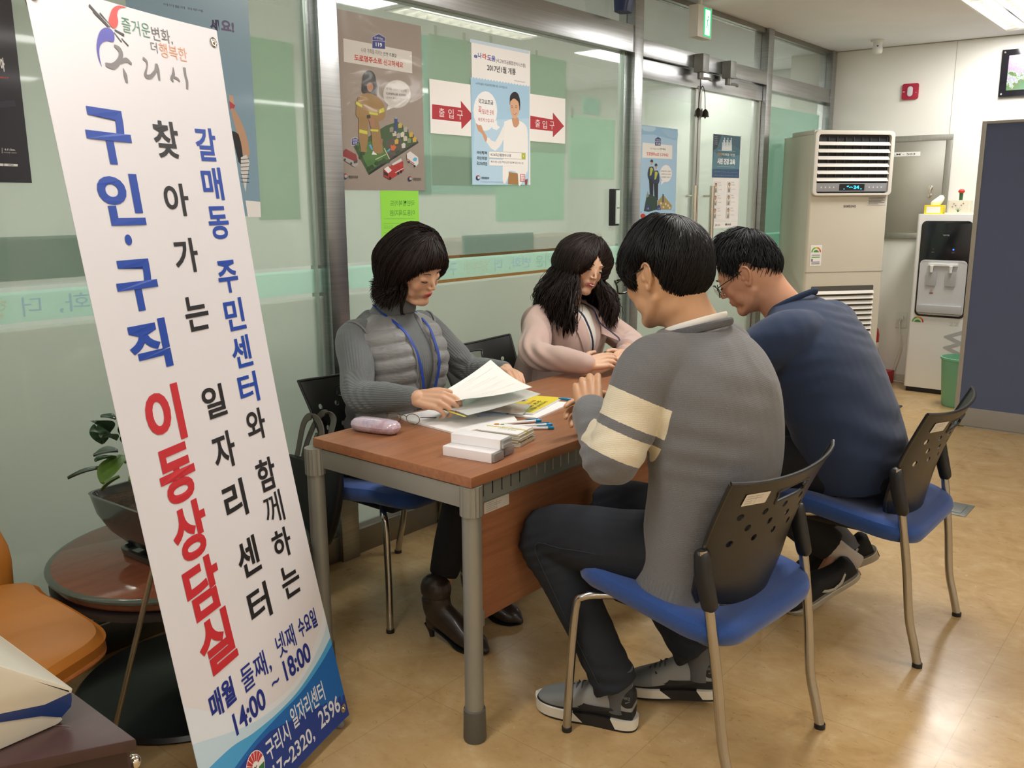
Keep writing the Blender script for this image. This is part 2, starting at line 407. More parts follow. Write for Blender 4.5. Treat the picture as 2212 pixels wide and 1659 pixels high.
pane('window_1', -3, 2.065, .1, 2.124, FILM); pane('window_2', 2.15, 4.115, .1, 2.124, FILM); pane('window_3', 5.84, 6.915, .1, 2.09, FILM)
for i, (a, b, z) in enumerate(((-3, 2.065, 2.256), (2.15, 4.115, 2.256), (4.20, 5.755, 2.20), (5.84, 6.915, 2.19))): pane('window_%d' % (4+i), a, b, z, ZC-.03, CLR)
# ---- double glass door
def door_leaf(nm, x0, x1, hx):
    d = struct(nm, bx((x0, YW-.005, .10), (x1, YW+.005, 2.03)), FILM)
    obj('top_rail', bx((x0, YW-.025, 2.015), (x1, YW+.025, 2.11)), steelh, d, bevel=.002)
    obj('bottom_rail', bx((x0, YW-.025, .01), (x1, YW+.025, .10)), steelh, d, bevel=.002)
    bm = BM()
    hinge = x0 if hx > (x0+x1)/2 else x1
    s = .028 if hinge == x0 else -.028
    box(bm, (min(hinge, hinge+s), YW-.018, .1), (max(hinge, hinge+s), YW+.018, 2.015))
    edge = x1 if hinge == x0 else x0; s = -.032 if hinge == x0 else .032
    box(bm, (min(edge, edge+s), YW-.016, .1), (max(edge, edge+s), YW+.016, 2.015)); obj('stile', bm, pbr('aluminium_bead', 'b7bab4', .4, .7), d)
    bm = BM()
    for z in (1.40, .95): cyl(bm, (hx, YW, z), (hx, YW-.06, z), .008, 12)
    tube(bm, [(hx, YW-.06, 1.46), (hx, YW-.06, .86)], .0165, 20); obj('handle', bm, chrome, d, smooth=True)
door_leaf('door_1', 4.205, 4.885, 4.80); door_leaf('door_2', 4.895, 5.75, 5.02)
for i, x in enumerate((4.78, 5.13)):
    t = empty('door_closer', (x, YW-.05, 2.09), 0, ['grey door closer above the left glass door leaf', 'grey door closer above the right glass door leaf'][i], 'door closer', 'closers over the double door')
    m = pbr('grey_cast_metal', '8d8f8c', .45, .6)
    obj('body', bx((-.03, -.06, .0), (.045, 0, .10)), m, t, bevel=.006)
    bm = BM(); cyl(bm, (.0, -.03, -.035), (.0, -.03, 0), .018, 16); tube(bm, [(0, -.03, -.03), (.06, -.05, -.03), (.13, -.03, -.03)], .008, 8); obj('arm', bm, m, t, smooth=True)
# bells on the door
t = empty('door_bell', (4.895, YW-.035, 2.03), 0, 'pair of small bronze bells hanging on a cord from the double door', 'bell')
bz = pbr('dark_bronze', '3d3a33', .45, .8)
bm = BM(); tube(bm, [(-.042, 0, -.13), (-.03, 0, -.04), (0, 0, 0), (.03, 0, -.04), (.042, 0, -.13)], .0025, 6, 4); obj('cord', bm, bz, t, smooth=True)
for s in (-.045, .045):
    bm = BM(); lathe(bm, [(.001, 0), (.008, -.004), (.018, -.018), (.021, -.04), (.024, -.046), (.021, -.046)], 16, Matrix.Translation((s, 0, -.125))); ell(bm, (s, 0, -.175), (.005, .005, .006)); obj('bell', bm, bz, t, smooth=True)
bm = BM(); prism(bm, [(0, 0), (.009, -.02), (0, -.045), (-.009, -.02)], .003, axes((0, 0, -.125), (1, 0, 0), (0, 0, 1))); obj('pendant', bm, bz, t)
# ---- light fixtures
tub = pbr('tube_light', 'fffaf0', .4, em=('fff6e8', 9.)); refl = pbr('mirror_louvre', 'd9dadb', .18, 1.)
def fixture(x, y, lab, grp, power):
    t = empty('ceiling_light', (x, y, ZC), 0, lab, 'ceiling light', grp); a, b = FL/2-.001, FW/2-.001
    bm = BM(); box(bm, (-a, -b, .06), (a, b, .07)); box(bm, (-a, -b, -.004), (a, -b+.012, .06)); box(bm, (-a, b-.012, -.004), (a, b, .06)); box(bm, (-a, -b+.012, -.004), (-a+.012, b-.012, .06)); box(bm, (a-.012, -b+.012, -.004), (a, b-.012, .06))
    obj('housing', bm, pbr('white_enamel', 'e9e9e6', .35), t)
    bm = BM()
    for i in range(13): xx = -a+.05+i*(2*a-.1)/12; box(bm, (xx-.001, -b+.014, .0), (xx+.001, b-.014, .022))
    box(bm, (-a+.014, -.006, .0), (a-.014, .006, .03)); obj('louvre', bm, refl, t)
    for s in (-.066, .066):
        bm = BM(); tube(bm, [(-a+.04, s, .034), (a-.04, s, .034)], .013, 10, rnd=True); obj('tube', bm, tub, t, smooth=True)
    L = bpy.data.lights.new('lamp', 'AREA'); L.shape = 'RECTANGLE'; L.size = FL-.1; L.size_y = FW-.05; L.energy = power; L.color = (1, .975, .95)
    lo = bpy.data.objects.new('lamp', L); COL.objects.link(lo); lo.location = (x, y, ZC-.006)
LIGHTP = 30.
G = 'recessed ceiling lights of the office'
for i, (x, y) in enumerate(FIX):
    fixture(x, y, {3: 'recessed fluorescent fixture with two tubes above the navy partition'}.get(i, 'recessed two-tube fluorescent fixture further back in the office ceiling'), G, LIGHTP*((1.12 if x > 1 else .7) if y > 0 else .55))
for x, y in FIXC: fixture(x, y, 'two-tube fluorescent fixture in the corridor behind the glass', 'ceiling lights in the corridor', 42)
# ---- things on the corridor side of the glass
def sheet(nm, pts, y, m, lab, cat='paper', group=None, th=.0008):
    bm = BM(); prism(bm, [(x, z) for x, z in pts], th, axes((0, y, 0), (1, 0, 0), (0, 0, 1), (0, -1, 0)))
    return tag(obj(nm, bm, m), lab, cat, group)
gr = 'papers taped to the far side of the glass'
def Q(x0, z0, x1, z1): return [(x0, z0), (x1, z0), (x1, z1), (x0, z1)]
YB = YW+.0062
def tpaper(nm, c, k=.8):
    t = NT(nm); d = t.n('ShaderNodeBsdfDiffuse'); d.inputs[0].default_value = srgb(c); q = t.n('ShaderNodeBsdfTranslucent'); q.inputs[0].default_value = srgb(c); m = t.n('ShaderNodeMixShader', I0=k)
    t.l(d.outputs[0], m.inputs[1]); t.l(q.outputs[0], m.inputs[2]); t.l(m.outputs[0], t.out.inputs[0]); return t.m
mint = tpaper('mint_paper', 'cdeedd'); mint2 = tpaper('blue_green_paper', 'c2e4da'); sage = tpaper('sage_paper', 'c3dccb'); teal = tpaper('teal_sign', '5fa79c'); white_p = pbr('plain_white_paper', 'f3f1ee', .75)
sheet('backing_paper', Q(2.66, 1.44, 2.90, 2.03), YB, sage, 'sage sheet behind the glass beside the firefighter poster and left arrow', group=gr)
sheet('backing_paper', Q(2.55, 1.40, 2.655, 2.02), YB, mint2, 'narrow blue-green strip behind the glass right of the firefighter poster', group=gr)
sheet('backing_paper', Q(3.06, 1.285, 3.575, 1.60), YB, mint, 'mint sheet behind the glass below the blue poster of the woman in white', group=gr)
sheet('backing_paper', Q(3.20, 1.60, 3.59, 2.03), YB+.002, sage, 'large sage sheet behind the glass above the right arrow notice', group=gr)
sheet('backing_paper', Q(2.58, 1.405, 3.06, 1.56), YB+.002, mint2, 'wide blue-green sheet behind the glass below the left arrow notice', group=gr)
sheet('backing_paper', Q(3.615, 1.485, 4.02, 1.785), YB, mint, 'large mint sheet behind the glass nearest the door post', group=gr)
sheet('backing_paper', Q(3.725, 1.798, 3.88, 1.878), YB, mint2, 'small blue-green note above the mint sheet by the door post', group=gr)
sheet('backing_paper', Q(2.835, 1.148, 3.333, 1.230), YB, teal, 'long dark teal label just above the mint band', 'label')
sheet('backing_paper', Q(1.815, 1.315, 1.99, 1.91), YB, sage, 'sage sheet behind the glass right of the blue poster on the left pane', group=gr)
sheet('backing_paper', Q(.2, 1.165, 1.35, 1.285), YB, teal, 'long dark teal label behind the left pane by the roll banner', 'label')
sheet('backing_paper', Q(5.95, .9, 6.85, 2.0), YB, mint2, 'tall blue-green sheet behind the narrow pane beside the air conditioner', group=gr)
for i, (x, z) in enumerate(((2.69, 2.045), (2.86, 2.04), (3.03, 2.05), (3.35, 2.03), (3.63, 1.80))):
    sheet('tape_strip', Q(x, z-.03, x+.018, z+.02), YB-.001, pbr('cloudy_tape', 'c9d2c4', .5), 'short strip of cloudy tape above the papers on the middle pane', 'tape', 'tape strips holding the backing papers', .0003)
# mirrored slogan on the mint band, seen through the glass
for nm, X0, lab in (('slogan_decal', 2.62, 'faint mirrored slogan lettering on the mint band of the middle pane'), ('slogan_decal', .60, 'faint mirrored slogan lettering on the mint band of the left pane')):
    bm = BM(); Mt = axes((0, YW-.0048, 0), (1, 0, 0), (0, 0, 1), (0, -1, 0))
    for s, a, w, mi in (('즐거운', .72, .2, 0), ('변화,', .52, .16, 1), ('더', .42, .05, 1), ('행복한', .21, .17, 2), ('구리시', .02, .15, 1)):
        put_text(bm, s, X0+a, 1.066, X0+a+w, 1.12, 0, Mt, mi, mirror=True)
    tag(flat(nm, bm, [pbr('faint_green_print', '8fc4b4', .6), pbr('faint_blue_print', '9cc3cc', .6), pbr('faint_sand_print', 'b9cdb4', .6)]), lab, 'lettering')
# corridor furniture seen through the clear lines of the film
t = empty('reception_counter', (5.5, 4.55, 0), 0, 'brown wooden counter in the corridor behind the glass', 'counter')
obj('body', bx((-.8, -.2, 0), (.9, .2, 1.06)), pbr('oak_counter', 'a8763c', .4, nz=(4, .15, (1, 12, 12))), t); obj('worktop', bx((-.85, -.25, 1.06), (.95, .25, 1.10)), pbr('counter_top', '6e4a28', .35, nz=(5, .12, (1, 10, 10))), t, bevel=.004)
# small sensor lock on the glass by the door
t = empty('door_sensor', (4.0, YW-.004, 1.34), 0, 'black and white card reader box on the glass left of the double door', 'card reader')
obj('case', bx((-.035, -.03, -.095), (.02, 0, .095)), dark, t, bevel=.004)
obj('cover', bx((-.018, -.036, -.085), (.016, -.03, .088)), pbr('pale_cover', 'cfe3da', .4), t, bevel=.002)
obj('button', bx((-.012, -.0385, -.004), (.010, -.036, -.001)), dark, t)
# dark blue device above the beam
t = empty('wall_speaker', (3.95, YW-.08, 2.40), R_(10), 'dark blue wedge speaker at the top of the glass wall by the beam', 'speaker')
bm = BM(); loft(bm, [((0, 0, -.11), (1, 0, 0), (0, 1, 0), .05, .035, 5), ((0, -.01, .0), (1, 0, 0), (0, 1, 0), .06, .05, 5), ((0, 0, .06), (1, 0, 0), (0, 1, 0), .06, .05, 5)], 24); obj('case', bm, pbr('navy_plastic', '27345f', .4), t, smooth=True)
# exit sign
e0 = ay(1538, 42, 2.50)
t = empty('exit_sign', (4.70, 2.50, 2.345), R_(0), 'white ceiling exit sign box with a glowing green running figure', 'exit sign')
obj('case', bx((-.075, -.03, -.085), (.09, .03, .085)), pbr('white_plastic', 'e3e3dd', .4), t, bevel=.008)
bm = BM(); cyl(bm, (0, 0, .085), (0, 0, .125), .012, 12); obj('stem', bm, pbr('white_plastic', 'e3e3dd', .4), t)
def exit_face(parent, M):
    gm = pbr('exit_green', '1fae6c', .4, em=('22b573', 1.3)); wm = pbr('exit_white', 'f4fff4', .4, em=('f2fff2', 2.2))
    bm = BM(); poly(bm, rrect(-.045, -.075, .045, .075, .004), .0, 0, M); poly(bm, rrect(-.028, -.066, .028, .066, .003), .0006, 1, M)
    poly(bm, circ(.004, .03, .007, n=12), .0012, 0, M); stroke(bm, [(.002, .02), (-.004, 0), (-.002, -.012)], .009, .0012, 0, M); stroke(bm, [(-.002, -.01), (.010, -.02), (.006, -.036)], .006, .0012, 0, M)
    stroke(bm, [(-.003, -.01), (-.008, -.024), (-.018, -.028)], .006, .0012, 0, M); stroke(bm, [(.001, .016), (.013, .01)], .004, .0012, 0, M); stroke(bm, [(.0, .016), (-.012, .008)], .004, .0012, 0, M)
    flat('sign_face', bm, [gm, wm], parent)
exit_face(t, axes((.0905, 0, 0), (0, 1, 0), (0, 0, 1), (1, 0, 0)) @ Matrix.Diagonal((.6, 1, 1, 1))); exit_face(t, axes((.035, -.0305, 0), (1, 0, 0), (0, 0, 1), (0, -1, 0)))
# sprinkler-like sensor on the ceiling
s0 = az(1897, 86, ZC)
t = empty('ceiling_sensor', (s0.x, s0.y, ZC), 0, 'small white round sensor hanging from the ceiling by the end wall', 'sensor')
bm = BM(); lathe(bm, [(.045, 0), (.045, -.012), (.03, -.016), (.03, -.045), (.034, -.05), (.034, -.08), (.028, -.092), (.01, -.095)], 24); obj('body', bm, pbr('white_plastic', 'e3e3dd', .4), t, smooth=True)
bm = BM(); ell(bm, (-.031, -.01, -.045), (.006, .006, .006)); obj('lens', bm, pbr('blue_lens', '3c56b8', .3), t, smooth=True)
# ============================================================ END WALL, AIR CONDITIONER, COOLER, PARTITION
def onwall(x, y, off=0.): return apl(x, y, wp+wn*off, wn)
# red alarm button
red = pbr('alarm_red', 'a8203c', .35, nz=(20, .05))
t = empty('alarm_button', tuple(wallM(0, 2.143, .586).translation), 0, 'square red wall alarm plate with white oval above the air conditioner', 'alarm'); t.matrix_world = wallM(.0, 2.143, .586)
bm = BM(); prism(bm, rrect(-.056, -.056, .056, .056, .014), .018); obj('plate', bm, red, t, bevel=.003)
bm = BM(); prism(bm, rrect(-.018, -.035, .018, .035, .0175), .006, Matrix.Translation((0, 0, .018))); obj('button', bm, pbr('pale_grey_plastic', 'd5d4d6', .4), t, bevel=.002)
bm = BM(); box(bm, (-.05, -.003, .018), (-.036, .001, .019)); box(bm, (.038, -.012, .018), (.043, -.007, .019)); obj('mark', bm, pbr('pale_grey_plastic', 'd5d4d6', .4), t)
# wall screen
t = empty('wall_screen', (0, 0, 0), 0, 'black-framed wall screen showing pale blossoms over green', 'screen'); t.matrix_world = wallM(0, 2.218, 1.44)
bm = BM(); box(bm, (-.28, -.155, 0), (.28, .155, .03)); obj('frame', bm, pbr('gloss_black', '17171f', .12, coat=.5), t, bevel=.003)
ts = NT('screen_picture'); c = ts.coord(); z = ts.xyz(c)[1]
f = ts.math('ADD', ts.noise(22, 5, .7, c), ts.math('MULTIPLY', z, 1.6)); col = ts.ramp(f, [(.28, srgb('3f6d4a')), (.40, srgb('55602f')), (.46, srgb('8fae9a')), (.52, srgb('8f7a9c')), (.75, srgb('b59dbd'))])
ts.l(col, ts.b.inputs['Base Color']); ts.l(col, ts.b.inputs['Emission Color']); ts.b.inputs['Emission Strength'].default_value = .12; ts.b.inputs['Roughness'].default_value = .15
bm = BM(); prism(bm, rrect(-.235, -.115, .235, .115, .006), .002, Matrix.Translation((0, 0, .03))); obj('display', bm, ts.m, t)
for x in (-.262, .262):
    for y in (-.137, .137): bm = BM(); cyl(bm, (x, y, .03), (x, y, .036), .006, 12); obj('screw', bm, chrome, t, smooth=True)
# steel access door LM - 503
t = empty('access_door', (0, 0, 0), 0, 'brushed steel service door marked LM - 503 behind the air conditioner', 'door'); t.matrix_world = wallM(0, 0, 0)
zt, zb, sr, sl = 1.83, 1.085, .90, .02
bm = BM(); w = .04
for a, b in (((sl, zb, 0), (sr, zb+w, .02)), ((sl, zt-w, 0), (sr, zt, .02)), ((sl, zb+w, 0), (sl+w, zt-w, .02)), ((sr-w, zb+w, 0), (sr, zt-w, .02))): box(bm, a, b)
obj('frame', bm, pbr('steel_frame', 'a3a49c', .35, .9, nz=(3, .08, (30, 1, 30))), t, bevel=.0015)
obj('panel', bx((sl+w, zb+w, 0), (sr-w-.003, zt-w, .012)), pbr('steel_panel', 'b9bab2', .3, .95, nz=(1.2, .08, (1, 1, 1)), bump=(50, .1, .0006, (1, 30, 1))), t, bevel=.001)
bm = BM(); poly(bm, rrect(.42, 1.685, .69, 1.715, .001), .0125, 0); put_text(bm, 'LM - 503', .505, 1.693, .655, 1.707, .01, None, 1, .0132); flat('door_label', bm, [white_p, pbr('label_grey', '4a4a4a', .6)], t)
bm = BM(); cyl(bm, (.78, 1.455, .012), (.78, 1.455, .032), .016, 16); cyl(bm, (.78, 1.40, .012), (.78, 1.40, .03), .014, 16); box(bm, (.774, 1.39, .03), (.786, 1.46, .036)); obj('latch', bm, chrome, t, bevel=.001)
# power outlet
t = empty('wall_outlet', (0, 0, 0), 0, 'white wall outlet plate with a white plug beside the water cooler', 'outlet'); t.matrix_world = wallM(0, .47, .655)
bm = BM(); prism(bm, rrect(-.04, -.06, .04, .06, .006), .008); obj('plate', bm, pbr('white_plastic', 'e3e3dd', .4), t, bevel=.002)
bm = BM(); cyl(bm, (0, .02, .008), (0, .02, .035), .018, 16); obj('plug', bm, pbr('white_plastic', 'e3e3dd', .4), t, smooth=True)
bm = BM(); o0 = wallM(.04, .49, .655).translation
tube(bm, [tuple(o0), (o0.x-.05, o0.y-.01, .44), (o0.x-.06, o0.y-.03, .30), (o0.x-.06, o0.y-.0, .14), (o0.x-.06, o0.y+.02, .03), (o0.x-.05, o0.y-.06, .008), (o0.x-.05, o0.y-.13, .008)], .0045, 8, 6)
tag(obj('power_cord', bm, pbr('white_cable', 'd9d6cc', .5), smooth=True), 'white power cord drooping from the outlet to the floor', 'cord')
# ---- air conditioner
A0 = Vector((5.835, 2.257, 0)); A1 = Vector((6.29, 1.889, 0)); ad = (A1-A0); AW = ad.length; ad.normalize(); an = Vector((ad.y, -ad.x, 0))
if an.dot(-A0) < 0: an = -an
ac = empty('air_conditioner', (0, 0, 0), 0, 'tall beige floor-standing air conditioner with louvred grilles by the corner', 'air conditioner')
ac.matrix_world = Matrix(((ad.x, -an.x, 0, A0.x), (ad.y, -an.y, 0, A0.y), (0, 0, 1, 0), (0, 0, 0, 1)))    # local x across, y into the depth, z up
acm = pbr('ac_beige', 'd2ccbb', .38, nz=(3, .015)); acw = pbr('ac_pale', 'dedad0', .35); acd = pbr('ac_dark_core', '23252b', .6); acs = pbr('ac_silver', 'a2a5ab', .35, .4)
H = 1.82; D = .43; W_ = AW
bm = BM(); prism(bm, [(0, .02), (0, 0)][:0] or [(.0, .012), (.012, 0), (W_-.012, 0), (W_, .012), (W_, D-.06), (W_-.06, D), (.06, D), (0, D-.06)], H-.03, None); obj('body', bm, acm, ac, bevel=.006)
bm = BM(); prism(bm, [(.01, .0), (W_-.01, .0), (W_-.012, D-.14), (W_-.09, D-.05), (.09, D-.05), (.012, D-.14)], .03, Matrix.Translation((0, 0, H-.03))); obj('top_cover', bm, acm, ac, bevel=.012)
MF = Matrix(((1, 0, 0, 0), (0, 0, -1, 0), (0, 1, 0, 0), (0, 0, 0, 1)))    # local (x, up, out)
def fr(z): return MF @ Matrix.Translation((0, 0, z))
def ring(bm, o, i, z, h, M):
    n = len(o); V = [[bm.verts.new(M @ Vector((p[0], p[1], zz))) for p in q] for q in (o, i) for zz in (z, z+h)]
    ob, ot, ib, it = V
    for a in range(n):
        b = (a+1) % n
        for q in ((ob[a], ob[b], ot[b], ot[a]), (ib[b], ib[a], it[a], it[b]), (ot[a], ot[b], it[b], it[a]), (ob[b], ob[a], ib[a], ib[b])): bm.faces.new(q)
# upper outlet
x0, x1 = .02, W_-.02; g0, g1 = 1.49, 1.785
bm = BM(); ring(bm, rrect(.004, 1.40, W_-.004, H-.006, .03), rrect(x0+.01, 1.415, x1-.01, g1+.005, .018), 0, .03, MF); obj('grille_frame', bm, acw, ac, bevel=.003)
bm = BM(); prism(bm, rrect(x0, 1.415, x1, g1+.005, .01), .004, fr(.001)); obj('grille_core', bm, acd, ac)
bm = BM()
for i in range(9): xx = x0+.03+i*(x1-x0-.06)/8; box(bm, (xx-.001, g0, .004), (xx+.001, g1-.01, .014), MF)
obj('vertical_vane', bm, pbr('vane_grey', '5a5f68', .5), ac)
for i in range(6):
    zz = g0+.012+i*(g1-g0-.02)/6+.0; bm = BM(); Mv = MF @ Matrix.Translation((0, zz, .02)) @ Matrix.Rotation(R_(-38), 4, 'X'); prism(bm, rrect(x0+.013, -.014, x1-.013, .014, .003), .004, Mv); obj('louvre', bm, acw, ac)
bm = BM(); prism(bm, [(x0+.012, 1.425), (x1-.012, 1.425), (x1-.012, 1.482), (x0+.012, 1.482)], .022, fr(.0)); obj('control_panel', bm, acs, ac, bevel=.002)
cy_ = pbr('cyan_digits', '35c8ff', .4, em=('30c4ff', 3.))
bm = BM(); poly(bm, rrect(.20, 1.432, .385, 1.474, .002), .0225, 0, MF)
put_text(bm, '24', .305, 1.443, .345, 1.464, .02, MF, 1, .0232); stroke(bm, [(.255, 1.458), (.27, 1.461)], .005, .0232, 1, MF); stroke(bm, [(.272, 1.450), (.285, 1.455), (.298, 1.451)], .004, .0232, 1, MF); poly(bm, Q(.232, 1.440, .239, 1.444), .0232, 1, MF); poly(bm, Q(.352, 1.441, .366, 1.444), .0232, 1, MF)
flat('display', bm, [dark, cy_], ac)
bm = BM()
for x in (.07, .10, .13, .16, .42, .45, .48, .51): poly(bm, circ(x, 1.453, .006, n=12), .0226, 0, MF)
flat('buttons', bm, [pbr('pale_grey_plastic', 'd5d4d6', .4)], ac)
# brand lettering, rating label, energy label
bm = BM(); put_text(bm, 'SAMSUNG', .255, 1.322, .345, 1.338, .03, MF, 0, .0012); flat('brand_lettering', bm, [pbr('brand_grey', '6f6d68', .5)], ac)
bm = BM(); poly(bm, Q(.43, 1.335, .565, 1.393), .0012, 0, MF)
for i in range(6): poly(bm, Q(.437, 1.383-i*.008, .437+.12*(1, .9, 1, .8, 1, .6)[i], 1.386-i*.008), .0018, 1, MF)
flat('rating_label', bm, [pbr('label_beige', 'cfcbc0', .5), pbr('label_grey', '6a6a66', .6)], ac)
def energy(bm, x, z, s, M, o=.0012, card=True):
    if card: poly(bm, Q(x-.036*s, z-.07*s, x+.036*s, z+.05*s), o, 0, M)
    for k, mi in enumerate((1, 1, 2, 3, 4)):
        stroke(bm, [(x+.027*s*math.cos(a), z+.008*s+.027*s*math.sin(a)) for a in (PI-k*PI/5, PI-(k+.5)*PI/5, PI-(k+1)*PI/5)], .008*s, o+.0006, mi, M, 3)
    poly(bm, circ(x, z+.008*s, .017*s, .013*s, 12, 0, 180), o+.0006, 5, M)
    if card:
        for k, (zz, mi) in enumerate(((-.008, 6), (-.02, 5), (-.048, 6), (-.058, 6))): poly(bm, Q(x-.026*s, z+(zz-.003)*s, x+.026*s, z+(zz+.002)*s), o+.0006, mi, M)
        poly(bm, Q(x-.03*s, z-.045*s, x-.018*s, z-.03*s), o+.0006, 6, M)
EN = [white_p, pbr('e_green', '6fae3e', .6), pbr('e_yellow', 'd8c832', .6), pbr('e_orange', 'e08a2c', .6), pbr('e_red', 'd2422f', .6), pbr('e_darkgreen', '4c9a38', .6), pbr('e_grey', '8f8f95', .6)]
bm = BM(); energy(bm, .075, 1.02, 1.15, MF); flat('energy_label', bm, EN, ac)
bm = BM(); box(bm, (0, .892, .0), (W_, .896, .0014), MF); obj('panel_seam', bm, pbr('seam_dark', '8d887b', .6), ac)
# lower intake
l0, l1 = .10, .80
bm = BM(); prism(bm, rrect(.055, l0, W_-.065, l1, .006), .003, fr(.0005)); obj('intake_core', bm, pbr('intake_dark', '55524b', .6), ac)
for i in range(19):
    zz = l0+.02+i*(l1-l0-.03)/19; bm = BM(); Mv = MF @ Matrix.Translation((0, zz, .012)) @ Matrix.Rotation(R_(-35), 4, 'X'); prism(bm, rrect(.058, -.012, W_-.068, .012, .003), .004, Mv); obj('intake_louvre', bm, acw, ac)
# ---- fire extinguisher on its red stand
ex = Vector((6.86, 2.085, 0))
t = empty('extinguisher_stand', ex, R_(-8), 'low red stand box under the fire extinguisher', 'stand')
obj('base', bx((-.10, -.13, 0), (.10, .11, .10)), pbr('stand_red', 'b3262b', .4), t, bevel=.004)
bm = BM(); Ms = axes((-.1005, .0, .055), (0, -1, 0), (0, 0, 1), (-1, 0, 0)); put_text(bm, '소화기', -.06, -.022, .05, .022, .01, Ms, 0, .0006); flat('stand_lettering', bm, [white_p], t)
t = empty('fire_extinguisher', (ex.x-.01, ex.y+.03, .10), 0, 'red fire extinguisher with white label standing on a red box', 'fire extinguisher')
rd = pbr('extinguisher_red', 'b81f26', .25, coat=.4)
bm = BM(); lathe(bm, [(.05, 0), (.066, .006), (.068, .02), (.068, .27), (.06, .31), (.035, .34), (.02, .352)], 28); obj('tank', bm, rd, t, smooth=True)
bm = BM(); lathe(bm, [(.0685, .14), (.0692, .141), (.0692, .215), (.0685, .216)], 28, cap=False); obj('label', bm, pbr('label_cream', 'dcd8c6', .6), t, smooth=True)
bm = BM(); lathe(bm, [(.0687, .09), (.0695, .091), (.0695, .101), (.0687, .102)], 28, cap=False); obj('band', bm, pbr('band_gold', 'b89a5e', .5), t, smooth=True)
bm = BM(); cyl(bm, (0, 0, .34), (0, 0, .385), .016, 14); tube(bm, [(0, 0, .38), (-.02, 0, .41), (.05, -.02, .44)], [.010, .011, .007], 8, 4); tube(bm, [(0, 0, .37), (.05, -.02, .395)], .006, 8); obj('valve', bm, dark, t, smooth=True)
bm = BM(); tube(bm, circ3 := [(.045+.022*math.cos(a), -.02, .405+.022*math.sin(a)) for a in [k*PI/8 for k in range(17)]], .0022, 6); obj('safety_ring', bm, steeld, t, smooth=True)
bm = BM(); tube(bm, [(-.01, 0, .37), (-.06, .01, .36), (-.08, .02, .28), (-.075, .02, .12)], .008, 8, 5); obj('hose', bm, dark, t, smooth=True)
# ---- water cooler
wc = empty('water_cooler', (6.74, 1.805, 0), 0, 'tall white water cooler with a black front panel and two taps', 'water cooler')
wc.matrix_world = axes((6.70, 1.805, 0), (0, -1, 0), (1, 0, 0), (0, 0, 1))    # x across (to the right), y into depth
WM = Matrix(((1, 0, 0, 0), (0, 0, -1, 0), (0, 1, 0, 0), (0, 0, 0, 1)))
wh = pbr('cooler_white', 'f0efec', .3); CW = .40
bm = BM(); prism(bm, rrect(0, .0, CW, .325, .02), 1.235, Matrix.Translation((0, 0, .035))); obj('body', bm, wh, wc, bevel=.006)
obj('plinth', bx((.015, .02, 0), (CW-.015, .31, .035)), dark, wc)
xa, xb = .035, CW-.035
bm = BM(); prism(bm, rrect(xa, .555, xb, 1.225, .035), .006, WM); obj('front_panel', bm, pbr('cooler_black', '15181c', .12, coat=.5), wc, bevel=.002)
bm = BM(); ring(bm, rrect(xa+.012, .57, xb-.012, .955, .03), rrect(xa+.02, .58, xb-.02, .945, .025), .006, .006, WM); prism(bm, rrect(xa+.018, .578, xb-.018, .947, .025), .004, WM @ Matrix.Translation((0, 0, .006))); obj('dispenser_recess', bm, pbr('recess_white', 'd3d3d3', .35), wc)
bm = BM(); prism(bm, Q(xa+.07, .915, xb-.07, .932), .02, WM @ Matrix.Translation((0, 0, .008))); obj('tap_hood', bm, wh, wc, bevel=.002)
for x in (.13, .255):
    bm = BM(); cyl(bm, WM @ Vector((x, .915, .03)), WM @ Vector((x, .87, .03)), .012, 14, .009); q = obj('tap', bm, wh, wc, smooth=True)
    bm = BM(); prism(bm, rrect(x-.034, .775, x+.034, .875, .012), .006, WM @ Matrix.Translation((0, 0, .016))); obj('lever', bm, pbr('lever_grey', 'b4b5b5', .4), q, bevel=.002)
bm = BM(); prism(bm, [(xa+.022, .585), (xb-.022, .585), (xb-.022, .64), (xa+.022, .64)], .022, WM @ Matrix.Translation((0, 0, .008))); obj('drip_tray', bm, pbr('tray_grey', 'c2c2c2', .4), wc, bevel=.004)
bm = BM(); put_text(bm, 'we', .178, 1.122, .222, 1.132, .02, WM, 0, .0075); put_text(bm, '온수', .115, 1.005, .135, 1.012, 0, WM, 0, .0075); put_text(bm, '냉수', .245, 1.005, .265, 1.012, 0, WM, 0, .0075)
poly(bm, circ(.125, 1.03, .008, n=12), .0075, 2, WM); poly(bm, circ(.255, 1.03, .006, n=12), .0075, 1, WM); poly(bm, Q(.125, .72, .15, .727), .0125, 4, WM); poly(bm, Q(.13, .735, .145, .748), .0125, 3, WM)
flat('panel_marks', bm, [pbr('mark_silver', '8a9296', .5), pbr('led_blue', '3c66ff', .4, em=('3a6bff', 2.5)), pbr('mark_dark', '2c3236', .5), pbr('mark_pale', 'c9a9a0', .6), pbr('mark_red', '7c2723', .6)], wc)
bm = BM(); energy(bm, .062, .50, 1.3, WM, .0012, False); flat('energy_mark', bm, EN, wc)
bm = BM(); MR = WM @ Matrix.Translation((.27, .255, 0)) @ Matrix.Rotation(R_(90), 4, 'Z')
put_text(bm, 'We', .0, -.10, .26, .02, .03, WM @ Matrix.Translation((.345, .475, 0)) @ Matrix.Rotation(R_(-90), 4, 'Z'), 0, .0012)
put_text(bm, '22', .27, .50, .33, .525, .0, WM, 1, .0012); flat('logo_lettering', bm, [pbr('logo_grey', 'b4b4b2', .5), pbr('logo_pale', 'dad9d6', .5)], wc)
